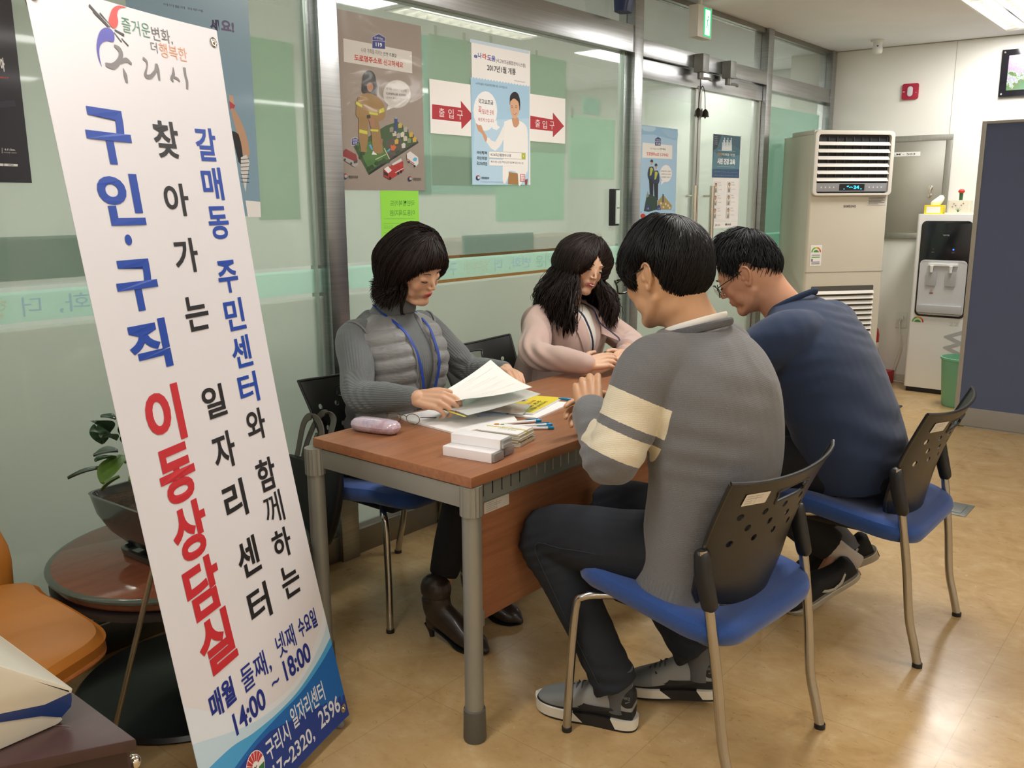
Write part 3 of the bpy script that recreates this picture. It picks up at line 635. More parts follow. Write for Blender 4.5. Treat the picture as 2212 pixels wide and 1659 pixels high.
# on the cooler: tissue box, cactus
t = empty('tissue_box', (6.80, 1.72, 1.27), R_(4), 'yellow and white tissue box with a tissue sticking out', 'tissue box')
tb = NT('tissue_carton'); zc = tb.xyz(tb.coord()); tb.l(tb.mix(tb.math('MULTIPLY', tb.math('LESS_THAN', tb.math('ABSOLUTE', tb.math('SUBTRACT', zc[2], .03)), .021), tb.math('LESS_THAN', tb.math('ABSOLUTE', zc[1]), .045)), srgb('ecd91e'), srgb('f1efe6')), tb.b.inputs['Base Color']); tb.b.inputs['Roughness'].default_value = .5
obj('carton', bx((-.055, -.06, 0), (.055, .06, .062)), tb.m, t, bevel=.002)
bm = BM(); loft(bm, [((0, 0, .06), (1, 0, 0), (0, 1, 0), .008, .03), ((0, -.01, .085), (1, 0, 0), (0, 1, 0), .012, .038), ((.0, -.03, .112), (1, 0, 0), (0, 1, 0), .004, .026), ((0, -.035, .13), (1, 0, 0), (0, 1, 0), .001, .01)], 14, n=3); obj('tissue', bm, white_p, t, smooth=True)
t = empty('cactus_pot', (6.81, 1.56, 1.27), 0, 'cream flower-painted pot with a small grafted red cactus on the cooler', 'potted plant')
pc = pbr('cream_ceramic', 'ece6cf', .35)
bm = BM(); prism(bm, rrect(-.05, -.07, .05, .07, .01), .085, Matrix.Translation((0, 0, .01))); obj('pot', bm, pc, t, bevel=.004)
bm = BM(); prism(bm, rrect(-.06, -.085, .06, .085, .01), .01); obj('saucer', bm, pc, t, bevel=.003)
bm = BM(); Mp = axes((-.0506, 0, .05), (0, -1, 0), (0, 0, 1), (-1, 0, 0))
for k, (dx, h) in enumerate(((-.02, .022), (-.01, .032), (0, .026), (.01, .034), (.02, .02))): stroke(bm, [(0, -.035), (dx*.5, -.035+h*.6), (dx, -.035+h)], [.004, .001], .0004, 0, Mp)
for x, z in ((-.03, .02), (-.018, .008), (.018, .01), (.03, .022), (-.038, .0)): poly(bm, circ(x, z, .005, n=8), .0006, 1, Mp)
flat('painted_flowers', bm, [pbr('painted_green', '6d9160', .5), pbr('painted_pink', 'b78a7c', .5)], t)
bm = BM(); tube(bm, [(0, 0, .09), (0, 0, .145)], [.011, .013], 9); obj('cactus_stem', bm, pbr('cactus_green', '2f5a30', .5, bump=(200, .5, .002)), t, smooth=True)
bm = BM(); ell(bm, (0, 0, .155), (.021, .021, .016)); obj('cactus_top', bm, pbr('cactus_red', 'd8433a', .5, bump=(150, .6, .003)), t, smooth=True)
# waste bin
t = empty('waste_bin', (6.42, 1.36, 0), 0, 'green plastic waste bin half behind the navy partition', 'bin')
gb = pbr('bin_green', '7cb894', .4)
bm = BM(); lathe(bm, [(.105, 0), (.112, .01), (.135, .315), (.141, .318), (.141, .332), (.133, .334), (.131, .318), (.108, .014)], 36); obj('bucket', bm, gb, t, smooth=True)
# navy partition
t = empty('partition', (5.81, 1.255, 0), 0, 'tall navy fabric office partition with grey edge and kick plate', 'partition')
fab = pbr('navy_fabric', '545d7a', .85, nz=(260, .12), bump=(420, .35, .001))
PG = pbr('partition_grey', 'a09a90', .5)
obj('fabric_panel', bx((0, -3.4, .125), (.05, -.025, 1.795)), fab, t)
obj('edge_post', bx((-.004, -.025, 0), (.056, 0, 1.811)), PG, t, bevel=.002)
obj('top_rail', bx((-.004, -3.4, 1.795), (.056, -.025, 1.811)), PG, t, bevel=.002)
obj('kick_plate', bx((.0, -3.4, .012), (.05, -.025, .125)), pbr('kick_grey', '9b9893', .45, .2), t, bevel=.002)
obj('bottom_rail', bx((.005, -3.4, .0), (.045, -.06, .012)), PG, t)
# floor mat & floor plate
bm = BM(); prism(bm, rrect(4.75, 1.65, 6.16, 1.95, .01), .008); tag(obj('door_mat', bm, pbr('mat_charcoal', '3b3b37', .9, bump=(300, .6, .002)), bevel=.002), 'dark charcoal mat on the floor before the glass door', 'mat')
p = [az(2095, 1090), az(2071, 1121), az(2030, 1112), az(2040, 1070)]
t = empty('floor_socket_plate', (4.19, .87, 0), R_(0), 'square grey floor socket plate right of the far chair', 'floor plate')
obj('plate', bx((-.09, -.07, .0), (.09, .07, .004)), pbr('plate_grey', '9fa39b', .35, .7), t, bevel=.001); obj('lid', bx((-.06, -.045, .004), (.06, .045, .007)), pbr('plate_grey', '9fa39b', .35, .7), t, bevel=.001)
# ============================================================ POSTERS ON THE GLASS
YP = YW-.0062
PMt = axes((0, YP, 0), (1, 0, 0), (0, 0, 1), (0, -1, 0))
class Poster:
    def __init__(s, name, label, cat, region, scale, group=None, y=0.):
        s.g, s.sc = region, scale; s.root = empty(name, (0, 0, 0), 0, label, cat, group); s.bm = BM(); s.m = []; s.k = .0; s.lift = y
        s.M = axes((0, YP-y, 0), (1, 0, 0), (0, 0, 1), (0, -1, 0))
    def p(s, x, y): v = ay(s.g[0]+x/s.sc, s.g[1]+y/s.sc, YP-s.lift); return (v.x, v.z)
    def mi(s, c, **k):
        nm = 'print_'+c
        m = pbr(nm, c, s.r, coat=s.coat) if False else pbr(nm, c, .55)
        if m not in s.m: s.m.append(m)
        return s.m.index(m)
    def z(s, t=0): s.k += .000006 if t else .00003; return .0006+s.k
    def sh(s, c, *pts, smooth=0):
        q = [s.p(*p) for p in pts]
        if smooth: q = [(v.x, v.y) for v in cat([(a[0], a[1], 0) for a in q+[q[0]]], smooth)][:-1]
        poly(s.bm, q, s.z(), s.mi(c), s.M)
    def st(s, c, w, *pts): stroke(s.bm, [s.p(*p) for p in pts], [v/s.sc/640 for v in (w if isinstance(w, (list, tuple)) else (w, w))], s.z(), s.mi(c), s.M)
    def c(s, c, x, y, rx, ry, a0=0, a1=360): q = [s.p(x+rx*math.cos(R_(a)), y-ry*math.sin(R_(a))) for a in np.linspace(a0, a1, 21)[:-1 if a1-a0 >= 360 else None]]; poly(s.bm, q, s.z(), s.mi(c), s.M)
    def t(s, c, txt, x0, y0, x1, y1, b=.0, mirror=False):
        a = s.p(x0, y0); d = s.p(x1, y1); put_text(s.bm, txt, a[0], d[1], d[0], a[1], b, s.M, s.mi(c), s.z(1), mirror=mirror)
    def done(s, X0, Z0, X1, Z1, mat, curl=0):
        bm = BM(); prism(bm, [(X0, Z0), (X1, Z0), (X1, Z1), (X0, Z1)], .0006, s.M); s.root.location = ((X0+X1)/2, YP-s.lift, Z0); off = -s.root.location
        o = obj('paper', bm, mat, s.root); o.location = off
        f = flat('print', s.bm, s.m, s.root); f.location = off; return s.root
def laminate():
    t = NT('laminated_taupe'); b = t.b; b.inputs['Base Color'].default_value = srgb('a2968a'); b.inputs['Roughness'].default_value = .4
    return t.m
# -------- firefighter poster
P = Poster('firefighter_poster', 'glossy taupe poster of a kneeling firefighter over a toy city', 'poster', (720, 60), 4.61)
P.sh('8c8176', (105, 345), (785, 462), (792, 240), (792, 462)); P.sh('dedad2', (98, 105), (780, 238), (786, 455), (104, 338))
for (x, y, w, h, a, b) in ((388, 62, 126, 150, '안전대로', '119'), (182, 1092, 70, 80, '안전대로', '112'), (522, 1045, 60, 78, '안전대로', '110'), (308, 1280, 76, 80, '안전대로', '119')):
    P.sh('d9d9e4', (x-3, y+h*.18), (x+w/2, y-4), (x+w+3, y+h*.24), (x+w+3, y+h+4), (x-3, y+h-2)); P.sh('2c3a86', (x, y+h*.2), (x+w/2, y), (x+w, y+h*.25), (x+w, y+h), (x, y+h*.94))
    P.sh('d9d9e4', (x, y+h*.42), (x+w, y+h*.47), (x+w, y+h*.5), (x, y+h*.45)); P.t('f0f0f6', a, x+w*.14, y+h*.16, x+w*.84, y+h*.42); P.t('ffffff', b, x+w*.26, y+h*.54, x+w*.76, y+h*.88, .02)
P.t('6b6762', '나와 가족을 지키는', 276, 196, 488, 278); P.t('33312e', '안전 지름길', 496, 240, 626, 298, .02)
P.t('c8372f', '도로명주소로', 206, 262, 484, 368, .03); P.t('c8372f', '신고하세요', 498, 312, 694, 402, .02)
P.c('cfccc6', 632, 660, 138, 140); P.sh('cfccc6', (548, 765), (526, 825), (600, 795)); P.t('55524d', '촌각을 다투는 긴급상황', 524, 590, 728, 642); P.t('33312e', '도로명주소로 신고하면', 524, 640, 722, 688, .02); P.t('55524d', '신속한 출동이 가능합니다', 526, 684, 746, 730)
P.sh('3a5a33', (200, 1180), (352, 1468), (848, 1145), (640, 935), (520, 975)); P.sh('232824', (352, 1468), (356, 1440), (838, 1128), (848, 1145))
P.sh('4d7a3c', (225, 1150), (356, 1420), (560, 1300), (460, 1120)); P.sh('57524a', (520, 1130), (560, 1310), (700, 1210), (660, 1060))
random.seed(3)
for x, y, c in ((600, 1040, 'c8c2b4'), (640, 1060, 'a9a596'), (680, 1050, 'd5d0c2'), (708, 1090, 'c5bfae'), (690, 1160, 'd5d0c2'), (710, 1000, 'b0ad9e'), (765, 1050, 'caa844'), (800, 1100, 'caa844'), (620, 1120, 'caa844'), (745, 1110, '7d8f60'), (570, 1000, '8f8c7c'), (655, 960, 'bfae58')):
    P.sh('3f423e', (x+2, y+6), (x+34, y+12), (x+34, y+50), (x+2, y+44)); P.sh(c, (x-14, y), (x+10, y-16), (x+26, y-4), (x+24, y+36), (x-10, y+40))
P.sh('33477f', (606, 900), (636, 900), (634, 1030), (606, 1030)); P.c('8fa2bf', 621, 900, 15, 7)
P.sh('d3cdb4', (414, 1308), (520, 1258), (522, 1264), (418, 1316)); P.sh('d3cdb4', (500, 1200), (508, 1198), (560, 1306), (552, 1310)); P.sh('d06a35', (565, 1165), (590, 1175), (600, 1160), (625, 1190), (600, 1225), (570, 1220)); P.sh('54a7cf', (530, 1225), (560, 1200), (566, 1216), (538, 1238)); P.sh('f0f0ea', (378, 1262), (400, 1205), (430, 1265)); P.sh('54a7cf', (350, 1170), (370, 1160), (396, 1215), (378, 1220))
for x, y in ((350, 1400), (380, 1385), (430, 1350), (470, 1340), (500, 1320), (540, 1330), (640, 1240), (270, 1290), (290, 1250), (245, 1190)): P.c('2f4a2b', x, y, 22, 20)
# figure
P.c('2a2a2c', 352, 520, 68, 95); P.sh('2a2a2c', (284, 520), (282, 640), (330, 655), (395, 690), (425, 690), (424, 540), smooth=3); P.c('33332f', 352, 470, 50, 44); P.c('b5866a', 362, 590, 32, 44); P.c('383838', 400, 655, 28, 38)
P.sh('a0804f', (240, 690), (330, 650), (440, 690), (500, 770), (512, 880), (470, 925), (400, 930), (250, 900), (222, 840), smooth=3)
P.sh('9a7a4a', (250, 900), (330, 890), (345, 1000), (330, 1190), (270, 1205), (248, 1050), smooth=2); P.sh('9a7a4a', (365, 900), (440, 920), (470, 1090), (490, 1240), (410, 1245), (384, 1170), smooth=2)
for q in (((222, 730), (284, 770), (280, 795), (218, 760)), ((350, 838), (440, 850), (440, 872), (356, 862)), ((452, 815), (498, 795), (506, 835), (450, 855)), ((254, 1010), (334, 1030), (334, 1062), (254, 1046)), ((362, 1010), (442, 1015), (442, 1035), (364, 1030))): P.sh('cfcf48', *q)
P.sh('3b352c', (326, 870), (362, 865), (366, 900), (330, 905)); P.sh('a97a61', (352, 900), (404, 910), (400, 985), (362, 975), smooth=2); P.sh('9a7a4a', (270, 1210), (330, 1205), (326, 1240), (270, 1235)); P.sh('9a6f58', (452, 1095), (490, 1110), (482, 1165), (462, 1155))
# vehicles
P.sh('8e2a2c', (90, 1240), (120, 1205), (222, 1262), (238, 1330), (190, 1350), (92, 1290)); P.sh('a7a5a2', (92, 1280), (240, 1345), (240, 1370), (205, 1385), (95, 1315)); P.sh('403c3c', (196, 1330), (232, 1315), (234, 1345), (200, 1352)); P.c('26262a', 110, 1312, 9, 12); P.c('26262a', 172, 1352, 9, 14)
P.sh('b5302c', (498, 1400), (585, 1370), (690, 1330), (696, 1425), (560, 1515), (500, 1480)); P.sh('d9d7d4', (572, 1360), (668, 1300), (680, 1325), (590, 1372)); P.sh('e9e8e6', (498, 1405), (540, 1380), (578, 1420), (540, 1450)); P.sh('2b2424', (500, 1430), (540, 1450), (538, 1480), (502, 1464)); P.sh('e9e8e6', (610, 1440), (694, 1395), (694, 1402), (612, 1448))
for x, y in ((560, 1498), (640, 1448), (668, 1432)): P.c('26262a', x, y, 12, 16)
P.sh('e2e0de', (725, 1255), (760, 1230), (838, 1290), (842, 1350), (820, 1380), (730, 1320)); P.sh('62b4d6', (782, 1310), (806, 1290), (832, 1300), (820, 1330), (795, 1328)); P.sh('a83530', (728, 1300), (800, 1352), (798, 1360), (728, 1310)); P.c('26262a', 748, 1336, 8, 10); P.c('26262a', 806, 1378, 8, 10)
def taegeuk(P, x, y, r):
    P.c('25355f', x, y, r, r*1.25); P.c('b9bcc4', x+r*.3, y-r*.1, r*.62, r*.7); P.c('c23a3a', x+r*.15, y-r*.55, r*.75, r*.55, 0, 180)
    P.c('b9b1a8' if P.root.name.startswith('fire') else 'cfe4f2', x+r*.35, y-r*.1, r*.45, r*.6)
taegeuk(P, 112, 1480, 24); P.t('3a3630', '행정자치부', 148, 1470, 242, 1502, .02); taegeuk(P, 758, 1504, 20); P.t('3a3630', '국민안전처', 788, 1492, 866, 1524, .02)
lam = NT('laminated_taupe'); lam.b.inputs['Base Color'].default_value = srgb('9d9186'); lam.b.inputs['Roughness'].default_value = .5
P.done(2.168, 1.418, 2.606, 2.048, lam.m)
# clear crumpled laminate film over it
tf = NT('crumpled_clear_film'); g = tf.n('ShaderNodeBsdfGlossy'); g.inputs['Roughness'].default_value = .09; tr = tf.n('ShaderNodeBsdfTransparent'); frm, fr_ = tf.fres(1.5); mx = tf.n('ShaderNodeMixShader')
bpn = tf.n('ShaderNodeBump'); bpn.inputs['Strength'].default_value = .6; bpn.inputs['Distance'].default_value = .006; tf.l(tf.noise(4.5, 2, .45, scale=(1, 1, 1.5), dist=1.2), bpn.inputs['Height']); tf.l(bpn.outputs[0], g.inputs['Normal']); tf.l(bpn.outputs[0], fr_.inputs['Normal'])
tf.l(tf.math('MINIMUM', frm, .5), mx.inputs[0]); tf.l(tr.outputs[0], mx.inputs[1]); tf.l(g.outputs[0], mx.inputs[2]); tf.l(mx.outputs[0], tf.out.inputs[0])
bm = BM(); prism(bm, [(2.166, 1.416), (2.608, 1.416), (2.608, 2.05), (2.166, 2.05)], .0006, axes((0, YP-.0075, 0), (1, 0, 0), (0, 0, 1), (0, -1, 0))); o = obj('laminate_film', bm, tf.m, P.root); o.location = -P.root.location
# -------- arrows
for i, (reg, a, lab, br) in enumerate(((('l'), (924, 170, 1019, 294), 'white sheet with a red right arrow reading 출입구, beside the firefighter poster', .015), (('r'), (1142, 203, 1219, 310), 'white sheet with a red right arrow reading 출입구, right of the blue poster', .018))):
    P = Poster('arrow_notice', lab, 'notice', (880, 60), 3.771, 'red arrow notices on the glass', y=.0008)
    if i == 0:
        A = [(200, 622), (436, 652), (434, 594), (540, 722), (440, 826), (438, 768), (200, 742)]; T = [(255, 652, 303, 728), (332, 660, 376, 740), (404, 672, 452, 752)]
        bx_ = (2.645, 1.645, 2.915, 1.855)
    else:
        A = [(1000, 716), (1184, 748), (1184, 690), (1276, 802), (1184, 892), (1184, 843), (1000, 823)]; T = [(1041, 744, 1080, 812), (1100, 754, 1136, 822), (1158, 762, 1196, 830)]
        bx_ = (3.29, 1.645, 3.568, 1.853)
    P.sh('b3303a', *A)
    for c_, q in zip('출입구', T): P.t('f4e9e8', c_, *q)
    P.done(*bx_, white_p)
# -------- blue poster with the smiling woman
P = Poster('subsidy_poster', 'light blue poster of a smiling woman in white holding a speech bubble', 'poster', (1000, 70), 4.742, y=.0022)
P.sh('c9dcec', (72, 66), (676, 190), (676, 222), (72, 100))
zig = [(78, 460)]+[q for i in range(20) for q in ((78+i*30+15, 455+i*4.7+14), (78+i*30+30, 455+i*4.7))]
P.sh('a9cfe8', *zig, (682, 560), (676, 1562), (95, 1560)) ; P.sh('b9d9ee', (84, 900), (680, 880), (676, 1562), (95, 1560)); P.sh('a9cfe8', (80, 470), (140, 480), (100, 1400), (95, 1558))
for k, (s_, c_) in enumerate((('e', '3a55a6'), ('나', '3a55a6'), ('라', 'c8454a'), ('도', '7a4f9c'), ('움', '3a55a6'))): x = (112, 152, 196, 246, 290)[k]; P.t(c_, s_, x, (226, 204, 213, 229, 236)[k], x+(34, 38, 44, 44, 42)[k], (266, 268, 279, 290, 300)[k], .03)
P.t('4a4a4e', '(국고보조금통합관리시스템)', 338, 266, 640, 368, .01); P.t('2e2e32', '2017년1월 개통', 246, 322, 540, 440, .02); P.t('8a8a8e', 'www.gosims.go.kr', 524, 484, 636, 522); P.t('44566e', 'e나라도움은 국민을 위한 행복·희망 도우미입니다', 130, 508, 452, 580, .01)
P.c('f3f5f6', 228, 805, 122, 203); P.sh('f3f5f6', (300, 930), (345, 900), (350, 950), (380, 972), (345, 1002), (300, 985)); P.t('3c3c40', '국고보조금', 156, 680, 310, 746, .02)
P.t('c23a34', '꼭', 156, 756, 190, 836, .01); P.t('c23a34', '필요한 곳에', 196, 784, 312, 850, .01); P.t('c23a34', '바르게 쓰입니다', 156, 872, 316, 926, .01)
# woman
P.sh('f4f3f0', (420, 915), (500, 888), (575, 905), (640, 950), (662, 1040), (664, 1380), (650, 1440), (590, 1560), (570, 1560), (555, 1440), (470, 1420), (465, 1470), (430, 1545), (405, 1500), (415, 1100), smooth=3)
P.sh('f1f0ed', (425, 930), (418, 1090), (330, 1215), (250, 1140), (235, 1100), (262, 1075), (330, 1120), smooth=2)
P.sh('d3a07d', (132, 930), (160, 950), (185, 950), (205, 1000), (240, 1060), (244, 1100), (228, 1120), (196, 1040), (158, 1010), (142, 970), smooth=2)
P.sh('c99a78', (498, 880), (560, 870), (575, 930), (548, 972), (515, 960), smooth=2); P.sh('1f1c1e', (478, 740), (482, 650), (520, 610), (560, 625), (582, 690), (584, 770), (570, 800), smooth=3)
P.sh('dbae8c', (482, 720), (500, 672), (552, 690), (572, 740), (576, 800), (556, 860), (528, 885), (500, 850), (484, 790), smooth=3)
P.sh('1f1c1e', (480, 700), (500, 655), (545, 650), (580, 700), (582, 740), (560, 705), (520, 676), (492, 700), smooth=2)
P.st('35261f', 5, (490, 758), (500, 752), (512, 757)); P.st('35261f', 5, (532, 756), (544, 750), (556, 756)); P.st('2c201c', 5, (492, 772), (502, 768), (511, 773)); P.st('2c201c', 5, (533, 772), (543, 768), (554, 774)); P.st('b98565', 4, (520, 775), (514, 802), (522, 806)); P.sh('b3403c', (505, 826), (525, 832), (550, 822), (530, 846), smooth=2); P.sh('f4f0ee', (510, 829), (526, 834), (544, 827), (528, 839))
P.sh('a87e4c', (470, 1430), (560, 1445), (566, 1560), (458, 1556)); P.sh('f4f3f0', (404, 1500), (436, 1548), (420, 1552))
for k, s_ in enumerate(('국민행복', '국민희망', '국고보조금')): P.t('2e3a48', s_, 138, 1212+k*56, 246, 1252+k*57+ (0 if k < 2 else 0), .02)
P.sh('c8c8b8', (262, 1216), (640, 1232), (640, 1304), (262, 1286)); P.sh('f6f5f2', (267, 1221), (598, 1236), (598, 1296), (267, 1281)); P.sh('b5c23a', (598, 1236), (637, 1238), (637, 1300), (598, 1297)); P.sh('ffffff', (610, 1262), (624, 1263), (617, 1276)); P.t('3c3c40', '국고보조금 통합관리시스템', 278, 1236, 488, 1278, .02)
P.sh('f4f4f2', (267, 1300), (640, 1316), (640, 1372), (267, 1364)); P.t('5b4a4c', '▼ 중복·부정 수급 방지 ▼ 보조금업무 효율화 ▼ 대국민 서비스 제고', 282, 1312, 618, 1352, .01)
taegeuk(P, 152, 1490, 22); P.t('34404e', '기획재정부', 180, 1478, 266, 1506, .02); P.t('8fa3b2', '보조금통합관리시스템 기획재정부 국고보조금 콜센터 문의', 180, 1524, 410, 1540)
P.sh('c23f48', (584, 1452), (634, 1454), (634, 1530), (584, 1528)); P.sh('f1e9e8', (589, 1458), (629, 1460), (629, 1524), (589, 1522)); P.t('c23f48', '나라', 592, 1464, 627, 1490, .02); P.t('c23f48', '도움', 592, 1494, 627, 1520, .02); P.sh('8a4a48', (632, 1508), (662, 1500), (656, 1560), (636, 1560))
P.done(2.898, 1.448, 3.294, 2.037, pbr('poster_white', 'f3f2f0', .5))
# -------- green flyer below the firefighter poster (faces the corridor, seen through)
P = Poster('lime_flyer', 'lime green flyer under the firefighter poster, faint mirrored text', 'flyer', (680, 0), 2.962, y=.0)
for k, s_ in enumerate(('국민행복카드', '이동교육지원')): P.t('63a83c', s_, 480, 1282+k*62, 640, 1318+k*62, .02, True)
for k in range(4): P.st('7cc04c', 4, (440, 1400+k*30), (640, 1398+k*30))
P.t('7cc04c', '문의사항', 440, 1440, 500, 1456, 0, True); P.t('70b545', '안내', 500, 1500, 560, 1530, 0, True)
P.done(2.362, 1.10, 2.568, 1.417, pbr('lime_paper', '96e04a', .75))
# -------- police poster on the left door leaf
P = Poster('police_poster', 'light blue poster of two police officers on the left door leaf', 'poster', (1360, 240), 5.927, y=.0)
P.sh('8fbde0', (112, 170), (606, 232), (604, 380), (300, 300), (112, 300)); P.sh('b4d5ec', (150, 190), (330, 205), (300, 260), (180, 250), smooth=2); P.sh('9cc5e4', (400, 230), (604, 260), (604, 340), (500, 330), smooth=2)
P.sh('a6cfec', (92, 1000), (590, 900), (578, 1260), (70, 1400)); P.sh('c9cdd2', (160, 598), (545, 618), (548, 445), (548, 618)); P.sh('efeeeb', (165, 402), (546, 440), (542, 614), (160, 596))
P.sh('2c3a7c', (325, 356), (362, 330), (397, 352), (396, 444), (324, 440)); P.sh('d9d9e4', (325, 386), (396, 390), (396, 395), (325, 391)); P.t('f0f0f6', '안전대로', 332, 358, 390, 382); P.t('ffffff', '112', 340, 402, 384, 434, .02)
P.t('7b7b7b', '나와 가족을 지키는', 262, 468, 378, 500); P.t('3c3c3c', '안전 지름길', 384, 472, 458, 502, .02); P.t('c8372f', '도로명주소로', 218, 522, 374, 580, .03); P.t('c8372f', '신고하세요', 384, 536, 494, 584, .02)
for dx, dy, f in ((0, 0, 1), (60, 50, -1)):
    P.c('1f2b3c', 282+dx*.9, 642+dy, 18, 22); P.c('d0a283', 280+dx*.95, 672+dy, 12, 20); P.sh('1d3352', (246+dx, 720+dy), (300+dx, 712+dy), (322+dx, 800+dy), (308+dx, 880+dy), (244+dx, 880+dy), (228+dx, 800+dy), smooth=2)
    P.sh('141c2c', (246+dx, 870+dy), (304+dx, 870+dy), (300+dx, 1090+dy), (282+dx, 1100+dy), (258+dx, 1100+dy)); P.sh('b8c048', (262+dx, 730+dy), (278+dx, 720+dy), (300+dx, 740+dy), (276+dx, 820+dy), (256+dx, 830+dy)); P.st('d0a283', 12, (250+dx, 735+dy), (248+dx, 705+dy))
P.c('eef0f1', 463, 800, 76, 110); P.sh('eef0f1', (402, 890), (402, 945), (450, 900))
for k in range(3): P.t('5c5c5c', ('범죄를 다투는 긴급상황', '도로명주소로 신고하면', '신속한 출동이 가능합니다')[k], 402, 758+k*38, 524, 782+k*38, .01)
P.sh('27433a', (220, 1060), (290, 1080), (350, 1110), (350, 1260), (240, 1290), (180, 1280)); P.sh('8f9a88', (228, 1020), (245, 1090), (215, 1110)); P.sh('a59358', (352, 1160), (428, 1070), (540, 1210), (530, 1260), (360, 1260)); P.sh('4c5866', (418, 1062), (436, 1062), (436, 1170), (412, 1170))
for x, y in ((390, 1170), (450, 1180), (480, 1200), (420, 1220), (500, 1230), (380, 1215)): P.sh('d8d2bc', (x, y), (x+18, y-6), (x+20, y+20), (x+2, y+26))
for x in (210, 350): P.sh('2c3a7c', (x, 1215), (x+22, 1198), (x+44, 1215), (x+44, 1268), (x, 1268)); P.t('eeeef6', '112', x+10, 1238, x+34, 1258)
P.c('c03a30', 168, 1342, 32, 30); P.sh('c03a30', (104, 1320), (122, 1312), (118, 1330)); P.sh('c03a30', (135, 1292), (152, 1286), (148, 1300))
P.done(4.244, 1.16, 4.667, 1.775, pbr('pale_sky_paper', 'a9cdea', .55))
# -------- health lecture poster on the right door leaf
P = Poster('lecture_poster', 'dark teal and white lecture poster with six portraits on the right door leaf', 'poster', (1360, 240), 5.927, y=.0)
P.sh('48707f', (1072, 290), (1421, 326), (1400, 858), (1052, 850)); P.sh('2c3e4a', (1072, 290), (1180, 302), (1120, 470), (1066, 505)); P.sh('3f6272', (1180, 302), (1421, 326), (1415, 500), (1300, 420)); P.sh('5d8797', (1080, 520), (1200, 600), (1410, 560), (1402, 760), (1056, 760)); P.sh('3c5c80', (1056, 740), (1402, 745), (1400, 856), (1052, 850))
for k in range(9): P.sh('d7e0e2', (1178+k*14, 505), (1184+k*14, 420-(k % 3)*30), (1192+k*14, 420-(k % 3)*30), (1196+k*14, 508)); P.c('d7e0e2', 1188+k*14, 410-(k % 3)*30, 6, 10)
P.st('d7e0e2', 5, (1128, 500), (1350, 518)); P.st('d7e0e2', 5, (1118, 708), (1344, 718)); P.t('c9a25a', '건강한', 1124, 530, 1180, 574, .02); P.t('e0e4e4', '미래를 위한', 1186, 535, 1346, 584, .01); P.t('f2f4f4', '시민 건강 교육', 1122, 600, 1346, 692, .05)
for k in range(5): P.t('b9c6cc', ('동영상', '제공')[k % 2], 1084, 318+k*24, 1124, 334+k*24)
P.t('a8bccb', '일시 장소 구리시청 강당 시민건강교육', 1086, 768, 1380, 792); P.t('a8bccb', '문의 보건소 건강증진과 신청', 1086, 814, 1380, 836)
P.st('c9cac8', 3, (1220, 870), (1204, 1405)); P.st('c9cac8', 4, (1046, 1408), (1368, 1408))
for r in range(3):
    for c_ in range(2):
        x = 1082+c_*170-r*8; y = 905+r*165+ (0 if c_ == 0 else -4); P.sh('bcbab6', (x, y), (x+46, y), (x+42, y+140), (x-4, y+140)); P.sh('f1f0ee', (x+3, y+3), (x+43, y+3), (x+39, y+137), (x, y+137)); P.c('2c2624', x+22, y+32, 14, 20); P.c('c09774', x+22, y+45, 12, 26); P.sh('8f8a84', (x+10, y+75), (x+34, y+75), (x+30, y+136), (x+4, y+136)); P.sh('f4f4f2', (x+16, y+74), (x+26, y+74), (x+20, y+110))
        P.t('7a7a7c', '교수', x+54, y+5, x+84, y+20); P.t('9a9a9c', '건강강의', x+54, y+36, x+92, y+52); P.t('b0b0b2', '시민건강', x+50, y+92, x+96, y+106)
        P.st('d3d3d0', 2, (x-20, y+152), (x+120, y+152))
P.t('7a8086', '구리시보건소', 1112, 1448, 1155, 1470); P.t('4c5258', '한양대구리병원', 1246, 1440, 1292, 1462, .02); P.c('4c5258', 1232, 1450, 8, 14); P.c('8a9096', 1102, 1458, 5, 12)
P.done(5.128, 1.20, 5.502, 1.775, pbr('poster_white', 'f3f2f0', .5))
# -------- left pane posters
P = Poster('concert_poster', 'black event poster with white and red lettering at the far left', 'poster', (0, 0), 3.95, y=.0)
P.t('e8e6e2', '자', -60, 490, -8, 612, .05); P.t('e8e6e2', '아', -4, 490, 44, 612, .05); P.t('b8342f', '2017', -4, 652, 76, 674, .03); P.t('d8d6d2', '6.11.Sun.', 38, 1266, 130, 1286, .03); P.t('b8b6b2', '구리아트홀 / 대공연장', 30, 1296, 142, 1310, .01); P.st('c8c6c2', 3, (17, 1262), (17, 1308))
P.sh('dcdad4', (34, 1396), (150, 1400), (149, 1420), (34, 1416)); P.t('5a5a60', 'VISA', 66, 1400, 118, 1416, .03); P.sh('dcdad4', (-60, 1392), (29, 1396), (29, 1416), (-60, 1414))
P.st('343542', 40, (-60, 900), (130, 880)); P.done(.66, 1.43, 1.082, 2.045, pbr('poster_black', '23242e', .35, coat=.3))
P = Poster('welfare_poster', 'blue poster of a woman raising a red cloth, behind the roll banner', 'poster', (0, 0), 2.0, y=.0)
P.t('4b5564', '아이들의 하루에', 705, 12, 876, 54, .01); P.t('3a3358', '세', 905, 80, 948, 136, .06); P.t('6a5f80', '요!', 952, 84, 1012, 142, .05)
P.sh('c9a184', (988, 408), (1006, 414), (1012, 450), (994, 452)); P.sh('b8434f', (990, 436), (1016, 456), (1004, 480), (992, 470)); P.sh('bf987a', (996, 470), (1014, 474), (1056, 560), (1078, 660), (1060, 690), (1030, 600), smooth=2); P.sh('1d1a1e', (1000, 566), (1030, 580), (1046, 650), (1048, 700), (1030, 700), smooth=2)
P.sh('d8d6d2', (1040, 680), (1064, 668), (1078, 700), (1066, 780), (1060, 830), (1040, 740))
for k in range(7): P.st('3a3c42', 3, (1040, 690+k*16), (1076, 686+k*17))
